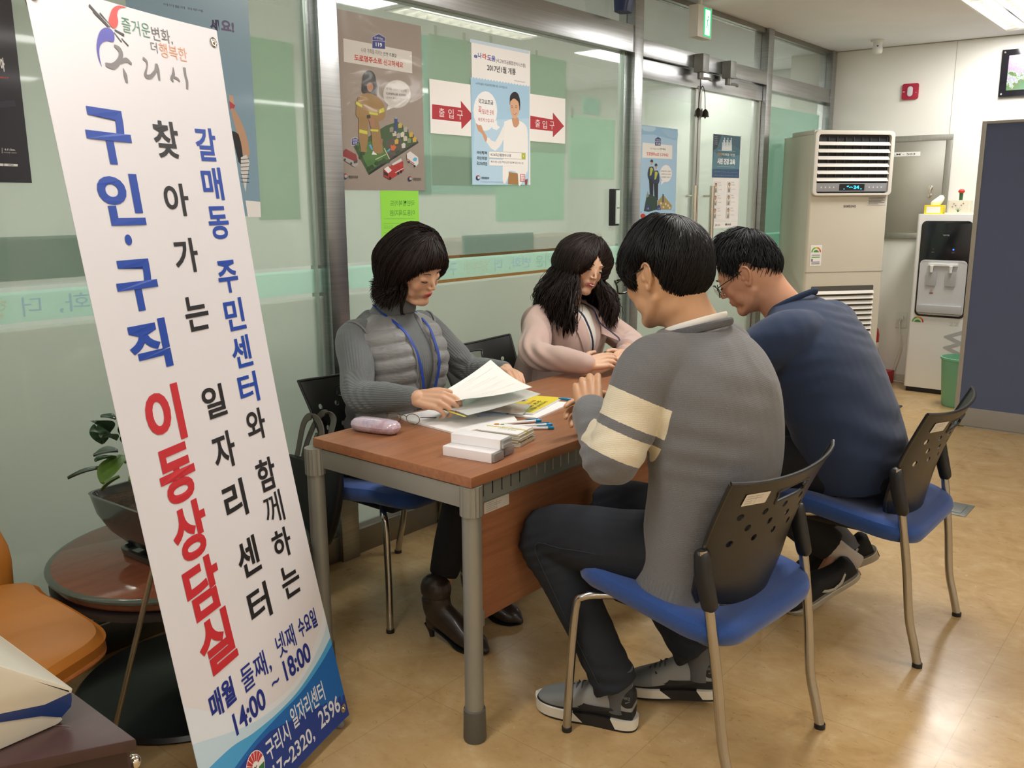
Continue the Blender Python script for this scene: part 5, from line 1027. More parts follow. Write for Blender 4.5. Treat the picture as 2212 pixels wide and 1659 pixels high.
# ============================================================ CHAIRS
blue_f = pbr('blue_upholstery', '1c468c', .88, sheen=.3, nz=(420, .22), bump=(600, .5, .0012)); chrw = pbr('worn_chrome', 'b4b2ad', .2, 1., nz=(6, .06))
def make_chair():
    t = empty('office_chair', (0, 0, 0)); blk = pbr('chair_shell_black', '222322', .36, nz=(30, .1), bump=(420, .25, .0006))
    # seat cushion
    bm = BM(); out = rrect(-.252, -.20, .252, .27, .11, 8); c = Vector((0, .03)); R = []
    for s, z in ((.80, -.056), (.93, -.052), (.985, -.034), (1., -.018), (.985, -.004), (.94, .004), (.8, .006), (.5, .003), (.05, .0)):
        ring = []
        for p in out:
            x = p[0]*s; y = c.y+(p[1]-c.y)*s
            dz = .016*(x/.25)**2-.010+.11*min(0, y-.12)- .020*max(0, (y-.14)/.11)**2*(1 if abs(x) < .25 else 1)+.014*max(0, (y-.0)/.2)
            ring.append(bm.verts.new((x, y, .452+z+dz)))
        R.append(ring)
    for A, B in zip(R, R[1:]):
        for k in range(len(out)): bm.faces.new((A[k], A[(k+1) % len(out)], B[(k+1) % len(out)], B[k]))
    bm.faces.new(R[0][::-1]); bm.faces.new(R[-1]); obj('seat', bm, blue_f, t, smooth=True)
    bm = BM(); box(bm, (-.17, -.14, .362), (.17, .17, .385)); obj('seat_pan', bm, dark, t, bevel=.01)
    # legs
    for s in (-1, 1):
        bm = BM(); tube(bm, [(s*.150, .10, .392), (s*.205, .165, .392), (s*.240, .205, .386), (s*.249, .225, .355), (s*.256, .236, .18), (s*.262, .242, .006)], .0115, 14, 5); q = obj('leg', bm, chrw, t, smooth=True)
        bm = BM(); lathe(bm, [(.0135, 0), (.0135, .012), (.0118, .013)], 16, Matrix.Translation((s*.262, .242, 0))); obj('foot_cap', bm, dark, q, smooth=True)
        bm = BM(); tube(bm, [(s*.225, -.125, .60), (s*.224, -.150, .46), (s*.220, -.175, .30), (s*.216, -.192, .15), (s*.216, -.212, .07), (s*.217, -.228, .006)], .0125, 14, 5); q = obj('leg', bm, chrw, t, smooth=True)
        bm = BM(); lathe(bm, [(.0145, 0), (.0145, .012), (.0128, .013)], 16, Matrix.Translation((s*.217, -.228, 0))); obj('foot_cap', bm, dark, q, smooth=True)
        bm = BM(); tube(bm, [(s*.222, -.158, .400), (s*.17, -.13, .378), (s*.1, -.1, .372)], .0105, 12, 4); obj('cross_bar', bm, chrw, q, smooth=True)
        bm = BM(); tube(bm, [(s*.222, -.124, .588), (s*.224, -.132, .54), (s*.224, -.150, .475)], [(.018, .016), (.020, .018), (.018, .017)], 16, 3, rnd=True, sq=3); obj('bracket', bm, dark, t, smooth=True)
    # perforated back shell; unit (u,v) -> surface
    holes = {}
    NU, NV = 11, 10
    for r_, v in enumerate((5, 6, 7)):
        for c_ in range(5 if r_ != 1 else 4): holes[(1+c_*2+(1 if r_ == 1 else 0), v)] = .30
    slot = (4, 6, 8)    # slot columns range row
    def wd(v): return .196+.045*v-.05*max(0, .22-v)**1.3/.14
    def S(u, v, off=0.):
        x = u*wd(v); z = .408+.352*v+.016*u*u*v*v+.03*(max(0, .16-v)/.16)**2*(u*u)
        y = -.135-.105*v**1.15+.038*u*u*(1.1-.3*v)+.016*math.sin(PI*v)+.012*abs(u)**6
        p = Vector((x, y, z)); return p+Vector((0, -1, .25)).normalized()*off
    bm = BM()
    def V(u, v, off): return bm.verts.new(S(u, v, off))
    for off in (0, .0045):
        for j in range(NV):
            for i in range(NU):
                u0, u1 = -1+2*i/NU, -1+2*(i+1)/NU; v0, v1 = j/NV, (j+1)/NV
                if j == 8 and 4 <= i <= 6: continue
                if (i, j) in holes:
                    k = 4; B = [(u0+(u1-u0)*a/k, v0) for a in range(k)]+[(u1, v0+(v1-v0)*a/k) for a in range(k)]+[(u1-(u1-u0)*a/k, v1) for a in range(k)]+[(u0, v1-(v1-v0)*a/k) for a in range(k)]
                    cu, cv = (u0+u1)/2, (v0+v1)/2; In = [(cu+(u1-u0)*.25*math.cos(R_(225+a*22.5)), cv+(v1-v0)*.25*math.sin(R_(225+a*22.5))) for a in range(16)]
                    bo = [V(*p, off) for p in B]; bi = [V(*p, off) for p in In]
                    for a in range(16): bm.faces.new((bo[a], bo[(a+1) % 16], bi[(a+1) % 16], bi[a]))
                else:
                    g = [[V(u0+(u1-u0)*a/4, v0+(v1-v0)*b/4, off) for a in range(5)] for b in range(5)]
                    for b in range(4):
                        for a in range(4): bm.faces.new((g[b][a], g[b][a+1], g[b+1][a+1], g[b+1][a]))
    bmesh.ops.remove_doubles(bm, verts=bm.verts, dist=2e-5)
    be = [e for e in bm.edges if len(e.link_faces) == 1]
    # stitch the two skins along every boundary
    half = {}
    for v in {v for e in be for v in e.verts}: half[v] = v
    d = Vector((0, -1, .25)).normalized()*.0045; from mathutils.kdtree import KDTree
    vs = list(half); kd = KDTree(len(vs)); [kd.insert(v.co, i) for i, v in enumerate(vs)]; kd.balance()
    for e in be:
        a, b = e.verts; f = e.link_faces[0]
        A = kd.find(a.co+d); B_ = kd.find(b.co+d)
        if A[2] < 1e-4 and B_[2] < 1e-4:
            try: bm.faces.new((a, b, vs[B_[1]], vs[A[1]]))
            except ValueError: pass
    obj('backrest', bm, blk, t, smooth=True)
    ed = [S(u, 1, .002) for u in np.linspace(-1, 1, 15)]; sd1 = [S(1, v, .002) for v in np.linspace(.95, 0, 10)]; bt = [S(u, 0, .002) for u in np.linspace(.95, -.95, 12)]; sd2 = [S(-1, v, .002) for v in np.linspace(0, .95, 10)]
    bm = BM(); L = ed+sd1+bt+sd2; L.append(L[0]); tube(bm, L, .0052, 8); obj('rim', bm, blk, t, smooth=True)
    bm = BM(); a0, a1 = -1+2*4/NU, -1+2*7/NU; L = [S(a0+.01, .80, .003), S(a1-.01, .80, .003), S(a1, .85, .003), S(a1-.01, .90, .003), S(a0+.01, .90, .003), S(a0, .85, .003), S(a0+.01, .80, .003)]; tube(bm, L, .0045, 8, 3); obj('grip_rim', bm, blk, t, smooth=True)
    # label on the rear of the shell (left part as seen from behind)
    p = S(-.64, .88, .0052); X = (S(-.44, .88, .0052)-S(-.84, .88, .0052)).normalized(); Y = (S(-.64, .97)-S(-.64, .80)).normalized(); sticker(t, axes(p, X, Y, X.cross(Y) if X.cross(Y).y < 0 else -X.cross(Y)), .078, .034, 'label', 4, 2)
    return t
chair0 = make_chair()
GC = 'black and blue office chairs at the table'
spots = [(1.945, .96, -5.5, 'blue-seated black chair under the man in the grey cardigan'), (2.85, .825, -1., 'blue-seated black chair under the man in the navy shirt'), (2.05, 2.235, 180, 'blue-seated black chair under the woman in the quilted vest'), (2.84, 2.35, 180, 'black perforated chair behind the woman in the pink jacket')]
for i, (x, y, a, lab) in enumerate(spots):
    c = chair0 if i == 0 else copy_tree(chair0); c.location = (x, y, 0); c.rotation_euler = (0, 0, R_(a)); tag(c, lab, 'chair', GC)
# ============================================================ THINGS ON THE TABLE
def onT(x, y, z=.72): return az(x, y, z)
# glasses case
ca, cb = onT(768, 925), onT(852, 948); cen = (ca+cb)/2; dv = (cb-ca); an_ = math.atan2(1.95-1.775, 1.67-1.645)
t = empty('glasses_case', (1.655, 1.875, .72), R_(-77), 'translucent pinkish glasses case at the near corner of the table', 'case')
def case_mat():
    t_ = NT('pearly_plastic'); f = t_.noise(22, 4, .6); t_.l(t_.ramp(f, [(.35, srgb('b9b4cf')), (.5, srgb('dccad6')), (.62, srgb('c9a9b9')), (.75, srgb('e6e0ea'))]), t_.b.inputs['Base Color']); t_.b.inputs['Roughness'].default_value = .12; t_.b.inputs['Coat Weight'].default_value = .6; t_.b.inputs['Alpha'].default_value = .86; return t_.m
cm = case_mat(); E5 = lambda a, b, z, e=3.4: ((0, 0, z), (1, 0, 0), (0, 1, 0), a, b, e)
bm = BM(); loft(bm, [E5(.055, .014, .001), E5(.070, .024, .004), E5(.078, .031, .014), E5(.079, .032, .020)], 48); obj('lower_shell', bm, cm, t, smooth=True)
bm = BM(); loft(bm, [E5(.079, .032, .0205), E5(.077, .030, .030), E5(.068, .023, .038), E5(.05, .012, .0415)], 48); obj('lid', bm, cm, t, smooth=True)
# eyeglasses lying folded
t = empty('eyeglasses', (1.77, 1.88, .72), R_(-75), 'thin gold-rimmed eyeglasses lying open beside the glasses case', 'eyeglasses'); gold = pbr('thin_gold', '8d6f4a', .25, 1.)
for s in (-1, 1):
    bm = BM(); tube(bm, [(s*.033+.023*math.cos(a), .0, .019+.016*math.sin(a)) for a in np.linspace(0, 2*PI, 19)], .0011, 6); q = obj('rim', bm, gold, t, smooth=True)
    bm = BM(); poly(bm, circ(s*.033, .019, .022, .0152, 20), 0, 0, axes((0, 0, 0), (1, 0, 0), (0, 0, 1))); flat('lens', bm, [CLR], q)
    bm = BM(); tube(bm, [(s*.058, 0, .026), (s*.064, .004, .026), (s*.064, .03, .02), (s*.06, .10, .004), (s*.052, .125, .003)], [.001, .0013, .0013, .0016, .002], 6, 5); obj('temple', bm, pbr('temple_dark', '3a2c24', .4), t, smooth=True)
bm = BM(); tube(bm, [(-.011, 0, .024), (0, .001, .028), (.011, 0, .024)], .0011, 6, 4); obj('bridge', bm, gold, t, smooth=True)
paper = pbr('sheet_white', 'f1f0ee', .6, nz=(30, .02)); clearp = pbr('clear_folder', 'dfe4e2', .15, alpha=.55, coat=.3)
def polysheet(nm, pts, m, lab, th=.001, z=.7205, cat='paper', group=None, smooth=False):
    c = Vector((sum(p[0] for p in pts)/len(pts), sum(p[1] for p in pts)/len(pts), z)); bm = BM(); prism(bm, [(p[0]-c.x, p[1]-c.y) for p in pts], th); return tag(obj(nm, bm, m, loc=c), lab, cat, group)
polysheet('paper_stack', [(1.818, 1.955), (1.800, 1.905), (1.778, 1.690), (1.800, 1.668), (1.895, 1.636), (2.00, 1.628), (2.045, 1.680), (2.01, 1.80), (1.99, 1.925)], paper, 'white loose papers spread in the middle of the table', .0055)
# yellow booklet
yb = polysheet('booklet', [(2.062, 1.738), (2.275, 1.812), (2.312, 1.690), (2.080, 1.632)], pbr('booklet_white', 'e6e6e0', .5), 'yellow-covered information booklet on the table before the papers', .006, z=.7265)
bm = BM(); yo = Vector(yb.location)
def yp(u, v): a = Vector((2.062, 1.738)); b = Vector((2.275, 1.812)); c = Vector((2.312, 1.690)); d = Vector((2.080, 1.632)); p = (d*(1-u)+c*u)*(1-v)+(a*(1-u)+b*u)*v; return (p.x-yo.x, p.y-yo.y)
poly(bm, [yp(*q) for q in ((.003, .01), (.997, .01), (.997, .99), (.003, .99))], .0063, 0); poly(bm, [yp(*q) for q in ((0.01, .1), (.25, .1), (.3, .6), (.1, .95), (.01, .95))], .0065, 1); poly(bm, [yp(.62+.1*math.cos(a), .82+.10*math.sin(a)) for a in np.linspace(0, 2*PI, 17)[:-1]], .0066, 2); poly(bm, [yp(.62+.05*math.cos(a), .82+.05*math.sin(a)) for a in np.linspace(0, 2*PI, 13)[:-1]], .0067, 3)
for k, (mi, s_) in enumerate(((4, '찾아가는 일자리'), (3, '상담 안내'), (3, '구인구직 만남'))):
    fn = (lambda p, k=k: Vector((*yp(1-(.30+.55*p.x), .60-k*.17-(.12*p.y)), .0068))); put_text(bm, s_, 0, 0, 1, 1, .02, None, mi, 0, fn)
flat('cover_print', bm, [pbr('cover_yellow', 'e8d53a', .45), pbr('cover_olive', 'a9a83a', .5), pbr('cover_badge', 'b9bdb4', .5), pbr('cover_dark', '4a4a30', .5), pbr('cover_orange', 'c8792e', .5)], yb)
polysheet('booklet', [(2.045, 1.70), (2.26, 1.765), (2.300, 1.640), (2.062, 1.600)], paper, 'white booklet lying under the yellow one', .005, z=.7205)
polysheet('clear_folder', [(2.0, 1.80), (2.13, 1.84), (2.16, 1.70), (2.04, 1.64)], clearp, 'clear plastic folder under the held sheets', .001, z=.7335)
polysheet('appointment_card', [(2.0, 1.80), (2.062, 1.722), (2.02, 1.688), (1.955, 1.745)], pbr('card_blue_print', 'bcc8dd', .5, nz=(60, .25)), 'small card with blue print below the held sheets', .001, z=.7268)
# card boxes
GB = 'white card boxes on the table'; bw = pbr('box_white', 'efedee', .4); clr = pbr('clear_box_end', 'a9aba8', .1, alpha=.6)
def cardbox(x, y, z, ang, L=.150, lab='', wn=.052, h=.0255):
    t = empty('card_box', (x, y, z), R_(ang), lab, 'box', GB)
    obj('sleeve', bx((-L/2, -wn/2, 0), (L/2, wn/2, h)), bw, t, bevel=.0008); bm = BM(); box(bm, (L/2, -wn/2+.003, .002), (L/2+.008, wn/2-.003, h-.002)); obj('end_flap', bm, clr, t, bevel=.0005)
    bm = BM(); box(bm, (-L/2+.004, wn/2+.0, .003), (L/2-.004, wn/2+.0006, h-.004)); obj('card_edge', bm, pbr('box_inside', '8e8b86', .5), t)
    bm = BM(); box(bm, (L/2+.0008, -wn/2+.006, .003), (L/2+.0074, wn/2-.006, .011)); obj('cards', bm, pbr('cards_crimson', '8e2440', .5) if z < .73 else paper, t)
an1 = math.degrees(math.atan2(1.407-1.548, 1.624-1.603))
cardbox(1.640, 1.487, .7205, an1, lab='lower white card box nearest the table edge')
cardbox(1.678, 1.492, .7465, an1+2, lab='upper white card box lying on the two lower ones')
cardbox(1.700, 1.500, .7205, an1+1, lab='lower white card box on the far side of the stack', L=.145)
cardbox(1.742, 1.478, .7465, an1+4, lab='small card box behind the upper white box', L=.10, wn=.045) if False else None
# business card stack in plastic
t = empty('card_stack', (1.815, 1.515, .7205), R_(-78), 'stack of banded name cards in clear sleeves behind the white boxes', 'card stack')
random.seed(5)
for i in range(9):
    bm = BM(); dx, dy = random.uniform(-.004, .004), random.uniform(-.003, .003); box(bm, (-.062+dx, -.045+dy, i*.0042), (.062+dx, .045+dy, i*.0042+.0034)); obj('card_sleeve', bm, pbr('sleeve_cream', 'cfccb8', .3) if i < 8 else paper, t, bevel=.0004)
bm = BM(); box(bm, (-.063, -.002, -.0), (.063, .002, .0385)); obj('rubber_band', bm, pbr('band_yellow', 'd6cb74', .5), t)
bm = BM(); put_text(bm, '구리시 일자리', -.02, -.02, .035, -.008, 0, Matrix.Rotation(0, 4, 'Z'), 0, .0378); poly(bm, circ(-.045, .025, .008, n=14), .0378, 1); poly(bm, circ(-.03, .03, .006, n=12), .0378, 2); stroke(bm, [(-.02, .01), (0, .015), (.02, .008), (.04, .012)], .0012, .0378, 0); flat('card_print', bm, [pbr('label_print', '9c9a94', .6), pbr('cover_orange', 'c8792e', .5), pbr('painted_green', '6d9160', .5)], t)
# pens
GP = 'white and blue pens on the table'
def pen(p, q, lab, capc='1d86b8', body='f0f1f2', z=.7255, grp=GP, r=.0048):
    p, q = Vector(p), Vector(q); t = empty('pen', (p.x, p.y, z), math.atan2(q.y-p.y, q.x-p.x), lab, 'pen', grp); L = .142
    bm = BM(); tube(bm, [(-L/2, 0, 0), (L/2-.012, 0, 0)], r, 12); obj('barrel', bm, pbr('pen_'+body, body, .3), t, smooth=True)
    bm = BM(); tube(bm, [(L/2-.018, 0, 0), (L/2, 0, 0)], [r*1.08, r*.95], 12); obj('end_cap', bm, pbr('pen_'+capc, capc, .3), t, smooth=True)
    bm = BM(); tube(bm, [(-L/2-.010, 0, 0), (-L/2, 0, 0)], [r*.3, r*.9], 12); obj('tip', bm, pbr('pen_'+capc, capc, .3), t, smooth=True)
    bm = BM(); box(bm, (L/2-.05, -.0015, r), (L/2-.01, .0015, r+.0025)); obj('clip', bm, pbr('pen_'+capc, capc, .3), t, bevel=.0004); return t
for a, b, lab in (((1.95, 1.632), (2.02, 1.588), 'white pen with blue end cap, farthest of the pens beside the card stack'), ((1.94, 1.590), (2.005, 1.535), 'white pen with blue end cap, middle of the pens beside the card stack'), ((1.925, 1.572), (1.978, 1.512), 'white pen with blue end cap, nearest of the pens beside the card stack')):
    m = (Vector(a)+Vector(b))/2; pen(m, b, lab)
bm = BM(); o_ = Vector((1.885, 1.60, .7275)); tube(bm, [Vector(q)-o_ for q in ((1.82, 1.60, .7285), (1.85, 1.605, .735), (1.88, 1.60, .731), (1.905, 1.60, .729), (1.93, 1.595, .7285), (1.925, 1.575, .7285), (1.90, 1.58, .7285))], .0022, 6, 5); tag(obj('coiled_cord', bm, dark, smooth=True, loc=o_), 'short dark coiled strap behind the name card stack', 'strap')
# black handbag with grey handles, hung on the chair corner
t = empty('handbag', (1.762, 2.31, .24), R_(90), 'black handbag hung by grey straps from the near chair of the woman in the vest', 'handbag'); hb = pbr('black_leather', '14161b', .5, bump=(120, .3, .001)); hg = pbr('grey_strap', '5f5c54', .5)
bm = BM(); L_ = lambda z, a, b, c=0: ((c, 0, z), (1, 0, 0), (0, 1, 0), a, b, 4)
loft(bm, [L_(.0, .07, .018, .02), L_(.012, .08, .022, .02), L_(.09, .11, .024, .01), L_(.20, .135, .022), L_(.285, .145, .012)], 36, n=3); obj('body', bm, hb, t, smooth=True)
for s_, yt in ((1, -.03), (-1, -.09)):
    y = s_*.014; bm = BM(); tube(bm, [(-.03, y*1.5, .17), (-.035, y*1.2, .28), (-.025, yt*.6, .37), (.0, yt, .415), (.04, yt, .43), (.08, yt*.9, .40), (.105, yt*.5, .30), (.11, y*1.5, .18)], [(.003, .013)]*8, 8, 5, ref=(1, 0, 0), sq=4); obj('strap', bm, hg, t, smooth=True)
    for x in (-.03, .11): bm = BM(); ell(bm, (x, y*1.5+s_*.004, .19), (.004, .003, .004)); obj('rivet', bm, chrome, t, smooth=True)
# ============================================================ PEOPLE
def skin_mat(nm, base, red):
    t = NT(nm); b = t.b; lip = t.attr('lip').outputs['Fac']; ch = t.attr('blush').outputs['Fac']
    c = t.mix(t.noise(18, 3, .6), srgb(base), srgb(red)); c = t.mix(t.math('MULTIPLY', ch, .5), c, srgb('c0705c')); c = t.mix(lip, c, t.mix(.0, srgb(LIPC[nm]), srgb('ffffff')))
    t.l(c, b.inputs['Base Color']); b.inputs['Roughness'].default_value = .5; b.inputs['Subsurface Weight'].default_value = .12; b.inputs['Subsurface Radius'].default_value = (.01, .004, .002); b.inputs['Subsurface Scale'].default_value = 1
    t.bump(t.noise(420, 2), .08, .0004); return t.m
LIPC = {'skin_a': 'b98068', 'skin_b': 'b57c68', 'skin_c': 'b5343f', 'skin_d': 'b8555a'}
def add_head(bm, M, sc=1., fem=False, neck_to=None, neck_r=.055, jaw=1.):
    """head in local axes (x right, y face, z up) mapped by M"""
    S = M @ Matrix.Scale(sc, 4)
    nu, nv = 56, 40; rows = []
    for j in range(1, nv):
        ph = PI*j/nv; row = []
        for i in range(nu):
            th = 2*PI*i/nu; dx, dy, dz = math.sin(ph)*math.cos(th), math.sin(ph)*math.sin(th), math.cos(ph)
            row.append(bm.verts.new(S @ skull(dx, dy, dz, jaw)))
        rows.append(row)
    top = bm.verts.new(S @ skull(0, 0, 1, jaw)); bot = bm.verts.new(S @ skull(0, 0, -1, jaw))
    for A, B in zip(rows, rows[1:]):
        for i in range(nu): bm.faces.new((A[i], B[i], B[(i+1) % nu], A[(i+1) % nu]))
    for i in range(nu): bm.faces.new((top, rows[0][i], rows[0][(i+1) % nu])); bm.faces.new((bot, rows[-1][(i+1) % nu], rows[-1][i]))
    def T(p): return S @ Vector(p)
    def E(c, r, rot=None):
        m = S @ Matrix.Translation(c) @ (rot.to_4x4() if rot else Matrix.Identity(4)) @ Matrix.Diagonal((*r, 1)); bmesh.ops.create_uvsphere(bm, u_segments=16, v_segments=10, radius=1, matrix=m)
    def TB(ps, rs, seg=12): tube(bm, [T(p) for p in ps], [((a[0]*sc, a[1]*sc) if hasattr(a, '__len__') else a*sc) for a in rs], seg, 4, rnd=True)
    TB([(0, .086, .022), (0, .093, .006), (0, .103, -.012), (0, .107, -.020)], [.0058, .0052, .0058, .0066]); E((0, .1045, -.0205), (.0078, .0075, .0062))
    for s in (-1, 1):
        E((s*.0105, .0965, -.0235), (.0052, .0078, .0050))
        E((s*.030, .079, .030), (.022, .009, .0055), Matrix.Rotation(-s*.12, 3, 'Y'))
        E((s*.030, .0785, .0095), (.0155, .0105, .0092))
        E((s*.036, .060, -.020), (.027, .021, .028)); E((s*.045, .038, -.050), (.020, .030, .028))
        # ear
        ey = -.004; ek = .82 if sc > 1.05 else 1.; TB([(s*.072, ey+.010, -.020), (s*.078, ey+.004, -.030), (s*.083, ey-.008, -.018), (s*.087, ey-.018, .0), (s*.086, ey-.018, .016), (s*.082, ey-.006, .026), (s*.076, ey+.008, .020), (s*.073, ey+.012, .008)], [.0045*ek, .006*ek, .0042*ek, .0038*ek, .0038*ek, .0038*ek, .0036*ek, .003], 8)
        E((s*.078, ey-.006, .0), (.004, .014, .021), Matrix.Rotation(s*.25, 3, 'Z')); E((s*.076, ey+.011, -.004), (.004, .004, .007))
    E((0, .0895, -.0455), (.021, .0078, .0046)); E((0, .0878, -.0565), (.017, .0078, .0052)); E((0, .073, -.086), (.026, .018, .020)); E((0, .071, -.045), (.036, .020, .030))
    TB([(-.060, .0, -.050), (-.050, .032, -.078), (-.022, .066, -.094), (.022, .066, -.094), (.050, .032, -.078), (.060, .0, -.050)], [.012*jaw, .012*jaw, .010, .010, .012*jaw, .012*jaw])
    if jaw > 1.05: E((0, .022, -.078), (.052, .050, .034)); E((0, -.01, -.07), (.058, .06, .05))
    if neck_to is not None:
        a = T((0, -.018, -.035)); b = Vector(neck_to); m = (a+b)/2
        tube(bm, [a, a.lerp(b, .35), a.lerp(b, .7), b, b+(b-a).normalized()*.05], [(neck_r*1.05, neck_r*1.1), (neck_r*.95, neck_r), (neck_r, neck_r), (neck_r*1.1, neck_r*1.0), (neck_r*.9, neck_r*.7)], 24, 4)
    return S
def skull(dx, dy, dz, jaw=1.):
    t = max(0, -dz); x = .0755*dx; y = .094*dy; z = .112*dz
    x *= 1-.24*t**1.8*(2-jaw)
    if dy > 0: y *= 1-.04*t+.42*max(0, t-.35)**1.5*dy; x *= 1+.10*max(0, t-.5)
    else: y *= 1.03-.42*t**1.3
    if dz > 0 and dy < 0: y *= 1+.05*dz
    if dy > .3: y -= .010*max(0, dz)**1.5
    return Vector((x, y, z))
def arm_pts(sh, el, wr): return [Vector(sh), Vector(sh).lerp(Vector(el), .5), Vector(el), Vector(el).lerp(Vector(wr), .45), Vector(wr)]
def hand(bm, wr, d, back, side=1, curls=(.3, .35, .4, .45), thumb=(.5, .2), spread=.06, L=1., pinch=0):
    """wr wrist, d direction of fingers, back normal of the back of the hand; side=+1: thumb toward d x back"""
    d = Vector(d).normalized(); b = Vector(back); b = (b-d*b.dot(d)).normalized(); s = d.cross(b)*side       # s: toward the thumb
    W = Vector(wr)
    def P(x, y, z): return W+s*(x*L)+d*(y*L)+b*(z*L)
    kn = [(.0295, .086, .002), (.0095, .091, .004), (-.0105, .087, .003), (-.029, .078, 0)]
    ln = [(.040, .025, .021), (.045, .029, .022), (.041, .027, .022), (.032, .020, .019)]
    for i, k in enumerate(kn):
        tube(bm, [P(k[0]*.55, -.005, 0), P(k[0]*.85, .035, .001), P(*k)], [(.0125*L, .015*L), (.0125*L, .0135*L), (.0098*L, .0105*L)], 12, 3, rnd=True, ref=b)
        a = spread*(1.5-i)/1.5; dirx = s*math.sin(a)+d*math.cos(a); p = P(*k); ang = 0; r = (.0092, .0094, .0088, .0078)[i]*L; pts = [p]; rr = [r*1.05]
        for q, l in enumerate(ln[i]):
            ang += curls[i]*(1., 1.15, .8)[q]; dd = dirx*math.cos(ang)-b*math.sin(ang); p = p+dd*l*L; pts.append(p); rr.append(r*(.98, .90, .78)[q])
        tube(bm, pts, rr, 12, 3, rnd=True)
    tube(bm, [P(0, .0, 0), P(0, .03, 0), P(0, .07, 0)], [(.027*L, .0135*L), (.036*L, .0135*L), (.036*L, .0105*L)], 20, 3, rnd=True, ref=b)
    # thumb leaves the side of the palm near its base
    t0 = P(.018, .014, -.005); u = s*math.cos(thumb[0])+d*math.sin(thumb[0])-b*thumb[1]; u.normalize(); v = (u*.55+d*.75-b*(.15+pinch)).normalized(); w = (v*.8+d*.5-s*.25*1-b*pinch).normalized()
    p1 = t0+u*.038*L; p2 = p1+v*.032*L; p3 = p2+w*.025*L
    tube(bm, [t0, p1, p2, p3], [.0145*L, .0118*L, .0098*L, .0082*L], 12, 3, rnd=True)
    ell(bm, P(.024, .03, -.008), (.014*L, .014*L, .016*L)); return P
def body(bm, J, slim=.86, hand_kw=({}, {}), foot=True):
    """skin under the clothes: spine, arms, legs; J joints dict"""
    V = lambda k: Vector(J[k])
    sp = [V('pel'), V('wst'), V('chs'), V('upc')]; side = [Vector(J.get('side', (1, 0, 0)))]*4
    rr = [(.15, .105), (.125, .09), (.145, .10), (.15, .085)]
    tube(bm, sp, [(a*slim*J.get('w', 1), b*slim) for a, b in rr], 28, 4, ref=None, rnd=True) if False else None
    R = []
    for i, p in enumerate(sp):
        d = (sp[min(i+1, 3)]-sp[max(i-1, 0)]).normalized(); s = Vector(J.get('side', (1, 0, 0))); s = (s-d*s.dot(d)).normalized(); R.append((p, s, s.cross(d)*-1, rr[i][0]*slim*J.get('w', 1), rr[i][1]*slim, 2.4))
    R.append((V('nck'), R[-1][1], R[-1][2], .06, .055)); loft(bm, R, 28, n=4)
    for k in 'LR':
        tube(bm, [V('upc').lerp(V('sh'+k), .5)]+arm_pts(V('sh'+k), V('el'+k), V('wr'+k)), [.045, .046, .040, .036, .036, (.024, .029) if False else .026], 16, 4, rnd=True)
        hp = V('hp'+k); kn = V('kn'+k); an = V('an'+k)
        tube(bm, [hp, hp.lerp(kn, .5), kn, kn.lerp(an, .3), kn.lerp(an, .7), an], [.078*slim, .07*slim, .052*slim, .052*slim, .036, .030], 18, 4, rnd=True)
        if foot: to = V('to'+k); tube(bm, [an, an.lerp(to, .5)+Vector((0, 0, -.02)), to], [(.024, .026), (.024, .018), (.02, .010)], 14, 3, rnd=True)
def finish_body(name, bm, mat, root_loc, rz, headS, sc, lab, vox=.0027, fem=False, blush=.5):
    me = remesh(bm, vox, 5, .5); co = getv(me).astype(np.float64); Mi = np.array(headS.inverted()); h = co @ Mi[:3, :3].T+Mi[:3, 3]
    x, y, z = h[:, 0], h[:, 1], h[:, 2]
    # settle the modelled lumps of the face into one soft surface (features keep more of their shape)
    ed = np.empty(len(me.edges)*2, np.int32); me.edges.foreach_get('vertices', ed); ed = ed.reshape(-1, 2); sel = (z > -.135) & (z < .13) & (np.abs(x) < .12) & (np.abs(y) < .14)
    ed = ed[sel[ed[:, 0]] & sel[ed[:, 1]]]; deg = np.bincount(ed.ravel(), minlength=len(co)).astype(float); ok = deg > 0
    feat = np.exp(-((x/.020)**2)-((y-.098)/.016)**2)*np.exp(-((z+.030)/.034)**4)+np.exp(-(((np.abs(x)-.031)/.017)**4))*np.exp(-((z-.012)/.013)**4)*(y > .05)*.75+np.clip((np.abs(x)-.070)/.004, 0, 1)
    w = np.clip(1-feat, .03, 1)*np.clip((z+.135)/.03, 0, 1)*sel*.6; c2 = co.copy()
    for _ in range(26):
        acc = np.zeros_like(c2); 
        for q in range(3): acc[:, q] = np.bincount(ed[:, 0], c2[ed[:, 1], q], len(co))+np.bincount(ed[:, 1], c2[ed[:, 0], q], len(co))
        c2[ok] += (acc[ok]/deg[ok, None]-c2[ok])*w[ok, None]
    setv(me, c2)
    up = np.exp(-((x/.021)**4))*np.exp(-(((z+.0515+.25*x*x/.02)/.0112)**4))*(y > .082); cheek = np.exp(-(((np.abs(x)-.042)/.02)**2))*np.exp(-(((z+.022)/.022)**2))*(y > .03)
    attr(me, 'lip', up); attr(me, 'blush', cheek*blush)
    me.shade_smooth(); me.materials.append(mat); me.name = name
    o = bpy.data.objects.new(name, me); COL.objects.link(o); o.location = root_loc; o.rotation_euler = (0, 0, rz); return tag(o, lab, 'person')
